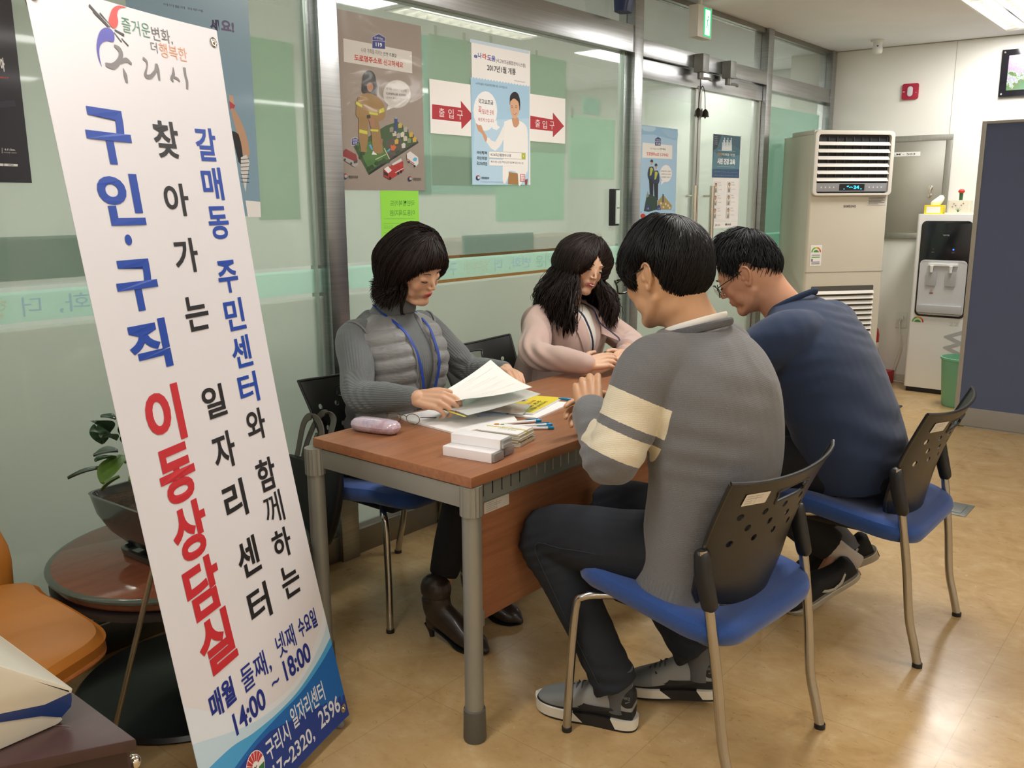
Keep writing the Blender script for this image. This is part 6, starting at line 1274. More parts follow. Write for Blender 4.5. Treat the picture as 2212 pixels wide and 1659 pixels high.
def cloth(nm, bm, vox, sm, mat, parent, wr=0., wf=9., fn=None, seed=0, stretch=(1, 1, 1), attrs=None, folds=()):
    me = remesh(bm, vox, sm, .5); co = getv(me); n = getn(me)
    if wr or fn or folds:
        d = np.zeros(len(co)); q = co*np.array(stretch)*wf+seed*7.3
        if wr:
            for i in range(len(co)): v = noise.noise(Vector(q[i])); d[i] = (1-abs(v)*2.2)*wr*.6+noise.noise(Vector(q[i]*.45))*wr
        for (p, ax, L, amp, per, decay) in folds:   # radiating folds about p, waves along direction ax
            p = np.array(p); ax = np.array(ax, float); ax /= np.linalg.norm(ax); r = co-p; s = r @ ax; dist = np.linalg.norm(r, axis=1)
            d += amp*np.cos(s/per*2*np.pi+1.5*np.sin(dist*25))*np.exp(-(dist/L)**2)
        if fn: d += fn(co, n)
        setv(me, co+n*d[:, None])
    if attrs:
        for k, f in attrs.items(): attr(me, k, f(getv(me)))
    me.name = nm; o = obj(nm, me, mat, parent, smooth='all'); return o
def segparam(co, a, b):
    a, b = np.array(a), np.array(b); d = b-a; return ((co-a) @ d)/(d @ d), np.linalg.norm(co-a-np.outer(((co-a) @ d)/(d @ d), d), axis=1)
# ------------------------------------------------------------ hair
def hair_mat(nm, c1, c2):
    t = NT(nm); v = t.attr('strand').outputs['Fac']; t.l(t.mix(v, srgb(c1), srgb(c2)), t.b.inputs['Base Color']); t.b.inputs['Roughness'].default_value = .5; t.b.inputs['Specular IOR Level'].default_value = .26; return t.m
def interp(tab, a):
    a = abs((a+180) % 360-180)
    for (a0, v0), (a1, v1) in zip(tab, tab[1:]):
        if a <= a1: f = (a-a0)/(a1-a0); f = f*f*(3-2*f); return v0+(v1-v0)*f
    return tab[-1][1]
def hair(S, mat, parent, line, thick, nst=1400, crown=(0, -.35, .93), ln=(.35, .9), r=.0016, lift=.006, jit=.15, tail=None, seed=1, inset=.0, part=None, lineR=None, ext=.12, soft=.16, flow=0., mass=None, tz=None):
    """cap follows the skull where elevation is above line(azimuth); strands run from the crown to the hairline"""
    rnd = random.Random(seed)
    def L(a): return interp(lineR if (lineR and math.sin(R_(a)) > 0) else line, a)
    def th(a, z):
        k = (z-L(a))/soft; k = max(-1, min(1, k)); k = k*.5+.5; k = k*k*(3-2*k); base = thick(a, z)+noise.noise(Vector((math.sin(R_(a))*1.6, math.cos(R_(a))*1.6, z*1.8+seed)))*.007
        return -.012+(base+.012)*k
    bm = BM(); nu, nv = 64, 40; rows = []
    def cap(a, z, extra=0.):
        z = max(-.999, min(.999, z)); s = math.sqrt(1-z*z); dx, dy = s*math.sin(R_(a)), s*math.cos(R_(a)); p = skull(dx, dy, z); n_ = Vector((dx/.0755, dy/.094, z/.112)).normalized(); return p+n_*(th(a, z)+extra)
    for j in range(1, nv):
        z = math.cos(PI*j/nv); rows.append([bm.verts.new(S @ cap(360*i/nu, z)) for i in range(nu)])
    top = bm.verts.new(S @ cap(0, .9999)); bot = bm.verts.new(S @ cap(0, -.9999))
    for A, B in zip(rows, rows[1:]):
        for i in range(nu): bm.faces.new((A[i], B[i], B[(i+1) % nu], A[(i+1) % nu]))
    for i in range(nu): bm.faces.new((top, rows[0][i], rows[0][(i+1) % nu])); bm.faces.new((bot, rows[-1][(i+1) % nu], rows[-1][i]))
    # strands
    C = Vector(crown).normalized(); vals = []; nb = len(bm.verts); sc = S.to_scale()[0]
    nm_ = mass[0] if mass else 0
    for k in range(nst+nm_):
        big = k >= nst; a = rnd.uniform(-180, 180); ze = (interp(tz, a) if tz else L(a))-rnd.uniform(-.06, ext); ze = max(ze, -.9); se = math.sqrt(max(0, 1-ze*ze)); E_ = Vector((se*math.sin(R_(a)), se*math.cos(R_(a)), ze)).normalized()
        Cc = C
        if part is not None: Cc = (C+Vector((part, rnd.uniform(-.1, .45), 0))).normalized()
        om = math.acos(max(-1, min(1, Cc.dot(E_)))) or .01; t0 = rnd.uniform(.0, .75); t1 = min(1., t0+rnd.uniform(*ln)); m = 8; pts = []
        if big: t0, t1 = .7, 1.
        off = rnd.uniform(-.001, lift) if not big else -mass[1]*.8; off1 = off+rnd.uniform(0, lift*1.2)*(.15+.85*max(0, ze+.5)); ja = rnd.uniform(-jit, jit)
        for i in range(m):
            f = i/(m-1); t = t0+(t1-t0)*f; D = (Cc*math.sin((1-t)*om)+E_*math.sin(t*om))/math.sin(om); D.normalize(); aa = math.degrees(math.atan2(D.x, D.y))+ja*18*f*(1-max(0, D.z))+flow*f; pts.append(S @ cap(aa, D.z, off+(off1-off)*f))
        if t1 > .97 and tail: pts += tail(pts[-1], pts[-1]-pts[-2], a, rnd, S)
        if big and len(pts) < 10: continue
        w = (mass[1] if big else r)*rnd.uniform(.6, 1.3)*sc; rr = [w*(.6+.4*min(1, i/3)) if i < len(pts)-3 else w*(.9, .6, .15)[i-len(pts)+3] for i in range(len(pts))]
        b0 = len(bm.verts); tube(bm, pts, [(v*1.6, v*.7) for v in rr], 5, 1); vals += [rnd.random()*(.3 if big else 1)]*(len(bm.verts)-b0)
    bmesh.ops.recalc_face_normals(bm, faces=bm.faces)
    me = bpy.data.meshes.new('hair'); bm.to_mesh(me); bm.free(); attr(me, 'strand', [.25]*nb+vals); return obj('hair', me, mat, parent, smooth='all')
def face_bits(S, parent, eyes='down', brow='2a201c', w=1.):
    """brows and lash lines laid on the face"""
    bm = BM()
    for s in (-1, 1): tube(bm, [S @ Vector(p) for p in ((s*.016, .0905, .029), (s*.028, .0895, .0335), (s*.042, .082, .031))], [(.0026, .0014), (.0028, .0014), (.0012, .001)], 8, 4)
    obj('eyebrows', bm, pbr('brow_'+brow, brow, .7), parent, smooth=True)
    bm = BM()
    for s in (-1, 1):
        z = .0035 if eyes == 'down' else .009
        tube(bm, [S @ Vector(p) for p in ((s*.0165, .0860, z-.001), (s*.024, .0895, z-.001), (s*.031, .0900, z-.0012), (s*.039, .0872, z-.0005), (s*.0455, .0815, z+.001))], [(.0009, .0010), (.0020, .0016), (.0024, .0018), (.0022, .0017), (.0009, .0009)], 7, 3)
    obj('eyelashes', bm, pbr('lash', '15100f', .6), parent, smooth=True)
    if eyes != 'down':
        bm = BM()
        for s in (-1, 1): ell(bm, S @ Vector((s*.031, .0840, .0055)), (.0075*w, .0058*w, .0035*w), S.to_3x3().normalized())
        obj('eyes', bm, pbr('eye_dark', '1c1512', .15), parent, smooth=True)
def rotM(loc, yaw=0, pitch=0, roll=0): return Matrix.Translation(Vector(loc)) @ Matrix.Rotation(R_(yaw), 4, 'Z') @ Matrix.Rotation(R_(pitch), 4, 'X') @ Matrix.Rotation(R_(roll), 4, 'Y')
def glasses(S, parent, shape='rect'):
    g = pbr('glasses_black', '14130f', .25, coat=.3); bm = BM()
    for s in (-1, 1):
        c = Vector((s*.034, .104, .004)); P = [c+Vector((.027*math.copysign(abs(math.cos(a))**.6, math.cos(a)), -.012*abs(math.cos(a))**2*(1 if math.cos(a)*s > 0 else -.2), (.0205 if shape != 'rect' else .0155)*math.copysign(abs(math.sin(a))**.7, math.sin(a)))) for a in np.linspace(0, 2*PI, 25)]
        tube(bm, [S @ p for p in P], (.0028, .0022) if shape == 'rect' else .0014, 8) if False else tube(bm, [S @ p for p in P], .0024 if shape == 'rect' else .0016, 8)
        tube(bm, [S @ Vector(p) for p in ((s*.061, .092, .010), (s*.074, .06, .012), (s*.079, .02, .013), (s*.078, .006, .016), (s*.076, -.002, .018))], .0022 if shape == 'rect' else .0016, 8, 4)
    tube(bm, [S @ Vector(p) for p in ((-.008, .107, .008), (0, .109, .010), (.008, .107, .008))], .002, 8, 3); q = obj('eyeglasses', bm, g, parent, smooth=True)
    bm = BM()
    for s in (-1, 1): poly(bm, [(p[0], p[1]) for p in circ(s*.034, .004, .026, .019, 20)], 0, 0, S @ Matrix(((1, 0, 0, 0), (0, 0, 1, .1035), (0, 1, 0, 0), (0, 0, 0, 1))))
    flat('lenses', bm, [CLR], q)
# ------------------------------------------------------------ shoes
def shoe(parent, heel, toe, up, kind, nm='shoe'):
    """heel/toe: points under the sole; up: direction of the top"""
    heel, toe = Vector(heel), Vector(toe); X = (toe-heel); L = X.length; X.normalize(); U = Vector(up); U = (U-X*U.dot(X)).normalized(); Yv = U.cross(X)
    M = Matrix(((X.x, Yv.x, U.x, heel.x), (X.y, Yv.y, U.y, heel.y), (X.z, Yv.z, U.z, heel.z), (0, 0, 0, 1))) @ Matrix.Scale(L/.29, 4)
    def R(x, z0, z1, w, e=2.6, cz=0): c = M @ Vector((x, 0, (z0+z1)/2)); return (c, Yv, U, w*L/.29, (z1-z0)/2*L/.29, e)
    if kind == 'boot':
        lt = pbr('boot_leather', '2f2622', .38, coat=.15, nz=(30, .15), bump=(60, .2, .001))
        bm = BM(); tube(bm, [M @ Vector(p) for p in ((.285, 0, .020), (.25, 0, .034), (.19, 0, .050), (.12, 0, .082), (.06, 0, .115), (.045, 0, .16), (.045, 0, .215))], [(.014, .010), (.036, .026), (.040, .036), (.034, .045), (.036, .052), (.040, .050), (.046, .052)], 24, 4, ref=tuple(U), rnd=True)
        ell(bm, M @ Vector((.035, 0, .075)), (.03, .03, .035)); me = remesh(bm, .004, 4); o = obj(nm, me, lt, parent, smooth='all')
        bm = BM(); tube(bm, [M @ Vector(p) for p in ((.015, 0, .055), (.018, 0, .02), (.02, 0, .0))], [(.022, .020), (.010, .010), (.008, .008)], 14, 3); obj('heel', bm, dark, o, smooth=True)
        bm = BM(); tube(bm, [M @ Vector(p) for p in ((.29, 0, .010), (.25, 0, .004), (.18, 0, .004), (.12, 0, .022), (.05, 0, .05), (.0, 0, .058))], [(.012, .003), (.034, .003), (.038, .003), (.026, .003), (.026, .003), (.02, .003)], 20, 4, ref=tuple(U)); obj('sole', bm, dark, o, smooth=True)
        bm = BM(); c = [M @ Vector((.05+.052*math.cos(a), .042*math.sin(a), .128+.012*math.cos(a))) for a in np.linspace(0, 2*PI, 21)]; tube(bm, c, (.0015, .007), 8) if False else tube(bm, c, [(.0022, .007)]*21, 8); obj('strap', bm, lt, o, smooth=True); return o
    snk = kind == 'runner'
    def uppermat():
        t = NT('%s_upper' % kind); 
        if not snk:
            t.b.inputs['Base Color'].default_value = srgb('17181a'); t.b.inputs['Roughness'].default_value = .8; t.bump(t.noise(500, 2), .3, .0006); return t.m
        x = t.attr('sx').outputs['Fac']; z = t.attr('sz').outputs['Fac']
        # dark mudguard band rising at toe/heel, heel patch, grey mesh elsewhere
        hh = t.math('MULTIPLY_ADD', t.math('COSINE', t.math('MULTIPLY', t.math('SUBTRACT', x, .05), 18.)), .012, .054)
        band = t.math('LESS_THAN', z, hh); mid = band
        heelp = t.math('LESS_THAN', t.math('ADD', t.math('POWER', t.math('DIVIDE', t.math('SUBTRACT', x, .012), .026), 2.), t.math('POWER', t.math('DIVIDE', t.math('SUBTRACT', z, .098), .024), 2.)), 1.)
        toe_ = t.math('MULTIPLY', band, t.math('LESS_THAN', x, .262)); m = t.math('MAXIMUM', t.math('MAXIMUM', toe_, mid), heelp)
        g = t.mix(t.math('MULTIPLY', t.math('GREATER_THAN', x, .19), 1.), srgb('8b8d8c'), srgb('7b7f7f'))
        t.l(t.mix(m, g, srgb('14161a')), t.b.inputs['Base Color']); t.b.inputs['Roughness'].default_value = .65; t.bump(t.noise(300, 2), .3, .0008); return t.m
    um = MATS.get(kind+'_u') or uppermat(); MATS[kind+'_u'] = um
    h = .118 if snk else .088
    bm = BM(); prof = [(.292, .022, .034, .012), (.280, .018, .052, .032), (.25, .018, .066, .044), (.20, .018, .082, .047), (.15, .018, .103, .043), (.11, .018, h+.005, .038), (.06, .02, h, .036), (.025, .02, h+.014, .035), (.004, .022, h-.004, .027)]
    loft(bm, [R(x, z0, z1, w, 2.6) for x, z0, z1, w in prof], 30, n=3); me = remesh(bm, .0035, 3)
    co = getv(me).astype(float); Mi = np.array(M.inverted()); q = co @ Mi[:3, :3].T+Mi[:3, 3]; attr(me, 'sx', q[:, 0]); attr(me, 'sz', q[:, 2]); o = obj(nm, me, um, parent, smooth='all')
    def solebm(z0, z1, grow=0., x0=-.004, x1=.298, taper=True):
        bm = BM(); o_ = [(x1, .0), (x1-.012, .026), (x1-.045, .045), (x1-.10, .049), (.12, .040), (.06, .038), (.02, .034), (x0, .018), (x0, -.018), (.02, -.034), (.06, -.038), (.12, -.038), (x1-.10, -.046), (x1-.045, -.043), (x1-.012, -.024)]
        P = [(v.x, v.y) for v in cat([(a, b*(1+grow), 0) for a, b in o_+[o_[0]]], 3)][:-1]
        lo = [bm.verts.new(M @ Vector((p[0]*.99+.001, p[1]*.95, z0+(.012*max(0, (p[0]-.22)/.08)**2 if taper else 0)))) for p in P]; hi = [bm.verts.new(M @ Vector((p[0], p[1], z1+(.010*max(0, (p[0]-.24)/.06) if taper else 0)))) for p in P]; n = len(P)
        bm.faces.new(lo[::-1]); bm.faces.new(hi)
        for i in range(n): bm.faces.new((lo[i], lo[(i+1) % n], hi[(i+1) % n], hi[i]))
        return bm
    if snk:
        t = MATS.get('runner_sole')
        if not t:
            T_ = NT('runner_sole'); x = T_.attr('sx').outputs['Fac']; z = T_.attr('sz').outputs['Fac']
            dk = T_.math('MULTIPLY', T_.math('GREATER_THAN', x, T_.math('MULTIPLY_ADD', z, .5, .045)), T_.math('LESS_THAN', x, T_.math('MULTIPLY_ADD', z, 1., .135))); dk = T_.math('MAXIMUM', dk, T_.math('LESS_THAN', z, .006))
            T_.l(T_.mix(dk, srgb('dcd8cb'), srgb('15171a')), T_.b.inputs['Base Color']); T_.b.inputs['Roughness'].default_value = .5; t = T_.m; MATS['runner_sole'] = t
        bm = solebm(0, .034, .03); me = bpy.data.meshes.new('sole'); bmesh.ops.recalc_face_normals(bm, faces=bm.faces); bm.to_mesh(me); bm.free(); co = getv(me).astype(float); q = co @ Mi[:3, :3].T+Mi[:3, 3]; attr(me, 'sx', q[:, 0]); attr(me, 'sz', q[:, 2]); so = obj('sole', me, t, o)
        bm = BM()
        for s in (-1, 1): stroke(bm, [(.04, .068), (.09, .060), (.14, .058), (.168, .070), (.178, .088)], [.004, .012, .018, .012, .003], 0, 0, None, 5, fn=lambda p, s=s: M @ Vector((p.x, s*(.0435-.09*abs(p.x-.15)**1.5-.30*max(0, p.y-.06)), p.y)))
        put_text(bm, 'NIKE', .008, .100, .030, .109, .02, M @ Matrix(((-1, 0, 0, .038), (0, 0, 1, .0335), (0, 1, 0, 0), (0, 0, 0, 1))), 1); stroke(bm, [(.030, .096), (.022, .090), (.008, .097)], [.001, .004, .0008], 0, 1, M @ Matrix(((1, 0, 0, 0), (0, 0, 1, .0335), (0, 1, 0, 0), (0, 0, 0, 1))))
        flat('side_stripe', bm, [pbr('stripe_black', '0f1013', .5), pbr('mark_grey', '6c6e72', .5)], o)
    else:
        sw = pbr('sole_offwhite', 'a8a294', .6, nz=(40, .08)); so = obj('sole', solebm(0, .028, .03, taper=False), sw, o, bevel=.002)
        bm = BM(); P_ = [M @ Vector(p) for p in ((.29, -.022, .0275), (.255, -.0455, .0275), (.20, -.0485, .0275), (.12, -.041, .0275), (.02, -.036, .0275), (-.006, 0, .0275), (.02, .036, .0275), (.12, .042, .0275), (.20, .0495, .0275), (.255, .0455, .0275), (.29, .02, .0275))]; tube(bm, P_, .0016, 6, 4); obj('foxing_line', bm, pbr('line_cream', 'd4cfbf', .6), so, smooth=True)
        bm = BM(); box(bm, (-.0062, -.018, .004), (-.004, .018, .024), M); obj('heel_tab', bm, pbr('heel_rust', '8a4433', .6), so)
        bm = BM()
        for s in (-1, 1): stroke(bm, [(.045, .075), (.085, .045), (.13, .050), (.17, .070), (.205, .050)][::1], [.006, .011, .010, .011, .006], 0, 0, None, 4, fn=lambda p, s=s: M @ Vector((p.x, s*(.0425 if p.x > .1 else .0385)*(1.12-.9*max(0, p.y-.045)/.1), p.y)))
        flat('side_stripe', bm, [pbr('stripe_cream', 'b9b6a9', .6)], o)
    bm = BM()
    for i in range(5): x = .150+i*.016; z = .108-i*.0085 if snk else .096-i*.0065; tube(bm, [M @ Vector((x, -.022, z-.010)), M @ Vector((x+.004, 0, z)), M @ Vector((x, .022, z-.010))], .0022, 6, 4)
    obj('laces', bm, pbr('laces_grey', '4a4b4d' if snk else '222222', .8), o, smooth=True); return o
def torso(bm, rings, seg=36, n=4, sq=2.35, tilt=None):
    R = []
    for i, r in enumerate(rings):
        a = rings[max(i-1, 0)]; b = rings[min(i+1, len(rings)-1)]; d = Vector((0, b[1]-a[1], b[0]-a[0])).normalized(); f = Vector((0, d.z, -d.y)); f = f.lerp(Vector((0, 1, 0)), .4).normalized()
        R.append(((r[4] if len(r) > 4 else 0, r[1], r[0]), (1, 0, 0), f, r[2], r[3], sq))
    loft(bm, R, seg, n=n)
def sleeve(bm, ch, sh, el, wr, r, stop=.93):
    w = Vector(el).lerp(Vector(wr), stop); tube(bm, [Vector(ch), Vector(sh), Vector(sh).lerp(Vector(el), .5), Vector(el), Vector(el).lerp(w, .5), w], r, 22, 5, rnd=True)
def shoe_up(h, t): return (0, 0, 1)
# ============================================================ MAN IN THE GREY CARDIGAN
def man_a():
    loc = Vector((1.93, .95, 0)); J = dict(pel=(0, -.02, .52), wst=(0, -.02, .70), chs=(0, 0, .86), upc=(0, .045, 1.0), nck=(0, .07, 1.07), hpL=(-.09, -.0, .53), hpR=(.09, 0, .53), knL=(-.15, .40, .495), knR=(.15, .38, .495), anL=(-.115, .185, .10), anR=(.10, .06, .14), toL=(-.15, .30, .045), toR=(.07, .17, .06),
             shL=(-.185, .075, .985), elL=(-.262, .125, .785), wrL=(-.085, .31, .845), shR=(.185, .075, .985), elR=(.25, .15, .785), wrR=(.155, .39, .795))
    bm = BM(); body(bm, J); HM = rotM((-.020, .134, 1.196), -5, -20, 0); S = add_head(bm, HM, 1.11, neck_to=(-.004, .058, 1.06), neck_r=.062, jaw=1.12)
    hand(bm, J['wrL'], (.58, .50, .52), (-.75, -.45, .50), 1, (.4, .5, .55, .6), (.3, .3), .05, 1.02)
    hand(bm, J['wrR'], (-.78, .58, -.03), (.42, .62, .25), -1, (.28, .38, .45, .55), (.6, .2), .14, 1.)
    o = finish_body('person', bm, skin_mat('skin_a', 'd0a47e', 'c79670'), loc, 0, S, 1.11, 'man in a grey cardigan with cream sleeve bands, seated with his back to us')
    # cardigan
    bm = BM(); torso(bm, [(.408, .028, .216, .135), (.44, .026, .210, .130), (.50, .018, .204, .128), (.60, .004, .200, .130), (.72, -.014, .200, .136), (.85, -.004, .208, .138), (.94, .022, .212, .130), (1.005, .048, .185, .112), (1.046, .058, .130, .092), (1.066, .060, .092, .078)])
    for k, s in (('L', -1), ('R', 1)): sleeve(bm, (s*.11, .055, .985), J['sh'+k], J['el'+k], J['wr'+k], [.080, .074, .067, .062, .056, .047], .86)
    tm = NT('cardigan_knit'); st = tm.attr('arm').outputs['Fac']; ds = tm.attr('armd').outputs['Fac']; z = tm.attr('hz').outputs['Fac']
    nz_ = tm.math('MULTIPLY_ADD', tm.noise(160, 3, .7), .02, -.01); s2 = tm.math('ADD', st, nz_)
    b = tm.math('ADD', tm.math('MULTIPLY', tm.math('GREATER_THAN', s2, .29), tm.math('LESS_THAN', s2, .60)), tm.math('MULTIPLY', tm.math('GREATER_THAN', s2, .70), tm.math('LESS_THAN', s2, .97)))
    b = tm.math('MULTIPLY', b, tm.math('LESS_THAN', ds, .095)); hea = tm.noise(330, 3, .8)
    tm.l(tm.mix(b, tm.mix(hea, srgb('5d5e60'), srgb('7c7d7f')), tm.mix(hea, srgb('d9d0b6'), srgb('e8e0c8'))), tm.b.inputs['Base Color']); tm.b.inputs['Roughness'].default_value = .95; tm.b.inputs['Sheen Weight'].default_value = .25
    co = tm.xyz(tm.coord()); rib = tm.math('MULTIPLY', tm.math('SINE', tm.math('MULTIPLY', tm.math('ADD', co[0], tm.math('MULTIPLY', co[1], .8)), 900)), tm.math('LESS_THAN', z, .490)); fine = tm.math('MULTIPLY', tm.math('SINE', tm.math('MULTIPLY', co[2], 1500)), .12)
    tm.bump(tm.math('ADD', tm.math('ADD', rib, fine), tm.noise(500, 2)), .55, .0016)
    a, e = np.array(J['shL']), np.array(J['elL'])
    cloth('cardigan', bm, .006, 9, tm.m, o, .006, 7., seed=1, stretch=(1, 1, .8), folds=[((-.235, .16, .80), (.3, .3, .9), .09, .004, .035, 1), ((-.12, -.02, .86), (.4, 0, 1), .13, .003, .06, 1)], attrs={'arm': lambda c: segparam(c, a, e)[0], 'armd': lambda c: segparam(c, a, e)[1]+(c[:, 0] > -.172)*.2, 'hz': lambda c: c[:, 2]})
    # collar: white shirt edge and ribbed cardigan neck band
    def ringpts(cz, rx, ry, cy, tilt): return [(rx*math.cos(t), cy+ry*math.sin(t), cz+tilt*math.sin(t)) for t in np.linspace(0, 2*PI, 29)]
    bm = BM(); tube(bm, ringpts(1.076, .076, .072, .060, -.026), [(.003, .010)]*29, 8, ref=(0, 0, 1)); obj('shirt_collar', bm, pbr('shirt_white', 'eeece6', .8), o, smooth=True)
    bm = BM(); tube(bm, ringpts(1.064, .088, .082, .058, -.024), [(.006, .010)]*29, 8, ref=(0, 0, 1)); obj('neck_band', bm, pbr('knit_band', '606164', .95, nz=(400, .2), bump=(700, .6, .001)), o, smooth=True)
    bm = BM(); P_ = [ax(1327, 1180, 1.80)-loc, ax(1350, 1222, 1.795)-loc, ax(1378, 1262, 1.785)-loc, ax(1402, 1298, 1.78)-loc]; tube(bm, P_, [(.006, .017), (.006, .019), (.006, .020), (.006, .018)], 12, 4, ref=(0, 1, .6)); obj('button_band', bm, pbr('knit_band', '606164', .95), o, smooth=True)
    # jeans
    bm = BM(); torso(bm, [(.445, .04, .17, .11), (.52, .03, .17, .11), (.60, .01, .16, .10)])
    for k in 'LR':
        hp, kn, an = Vector(J['hp'+k]), Vector(J['kn'+k]), Vector(J['an'+k]); tube(bm, [hp, hp.lerp(kn, .5)+Vector((0, 0, .0)), kn, kn.lerp(an, .25), kn.lerp(an, .65), kn.lerp(an, .97)], [.094, .090, (.073, .076), .068, .060, .061], 22, 4, rnd=False)
        ell(bm, kn+Vector((0, .0, .004)), (.070, .066, .066))
    jm = NT('dark_jeans'); c_ = jm.coord(); w_ = jm.n('ShaderNodeTexWave'); w_.inputs['Scale'].default_value = 320; jm.l(jm.mix(jm.noise(9, 4, .6), srgb('11161d'), srgb('1b222c')), jm.b.inputs['Base Color']); jm.b.inputs['Roughness'].default_value = .85; jm.bump(jm.math('ADD', w_.outputs['Fac'], jm.noise(300, 2)), .3, .0008)
    pts = J
    jo = cloth('jeans', bm, .0055, 5, jm.m, o, .004, 9., seed=4, folds=[(J['knL'], (0, .4, .9), .10, .003, .03, 1), (J['knR'], (0, .4, .9), .10, .003, .03, 1), (J['anL'], (0, 0, 1), .10, .0035, .035, 1), (J['anR'], (0, 0, 1), .10, .0035, .035, 1)])
    bm = BM(); hp, kn, an = Vector(J['hpL']), Vector(J['knL']), Vector(J['anL']); off = Vector((-.089, 0, -.0)); tube(bm, [hp.lerp(kn, .45)+Vector((-.091, 0, 0)), hp.lerp(kn, .75)+Vector((-.083, 0, 0)), kn+Vector((-.076, -.02, 0)), kn.lerp(an, .3)+Vector((-.069, 0, 0)), kn.lerp(an, .9)+Vector((-.062, 0, 0))], .0009, 6, 4); obj('seam', bm, pbr('seam_blue', '2a323c', .8), jo, smooth=True)
    for k, sx in (('L', 1), ('R', 1)):
        an = Vector(J['an'+k]); bm = BM(); tube(bm, [an+Vector((0, 0, -.05)), an+Vector((0, .0, .07))], .036, 20); obj('sock', bm, pbr('sock_grey', '56585a', .95, bump=(500, .4, .001)), o, smooth=True)
    shoe(o, (-.100, .140, 0), (-.175, .408, 0), (0, 0, 1), 'runner'); shoe(o, (.125, .005, .040), (.045, .262, .0), (0, -.15, 1), 'runner')
    thk = lambda a, z: .010+.008*max(0, z)+.007*max(0, 1-abs(z-.15)/.5)
    line = [(0, .34), (40, .28), (58, -.14), (68, -.16), (78, .28), (98, .26), (113, -.38), (140, -.56), (180, -.60)]
    hair(S, hair_mat('hair_black', '070708', '111113'), o, line, thk, 4200, (.15, -.45, .88), (.35, 1.), .0011, .005, jit=.9, seed=2, ext=.12, soft=.26)
    face_bits(S, o); glasses(S, o, 'rect')
    bm = BM(); W_ = Vector(J['wrR']); d = Vector((-.78, .58, -.03)).normalized(); p = W_+d*.125+Vector((-.0, -.02, .030))
    return o, loc+p
oA, penp = man_a()
q = empty('pen', tuple(penp), 0, 'blue pen between the fingers of the man in the grey cardigan', 'pen'); q.rotation_euler = (R_(6), R_(-10), math.atan2(.66, -.75))
bm = BM(); tube(bm, [(-.085, 0, 0), (.03, 0, 0)], .0042, 12); obj('barrel', bm, pbr('pen_f0f1f2', 'f0f1f2', .3), q, smooth=True)
bm = BM(); tube(bm, [(.02, 0, 0), (.042, 0, 0), (.058, 0, 0)], [.0047, .0042, .0012], 12); obj('tip', bm, pbr('pen_1d86b8', '1d86b8', .3), q, smooth=True)
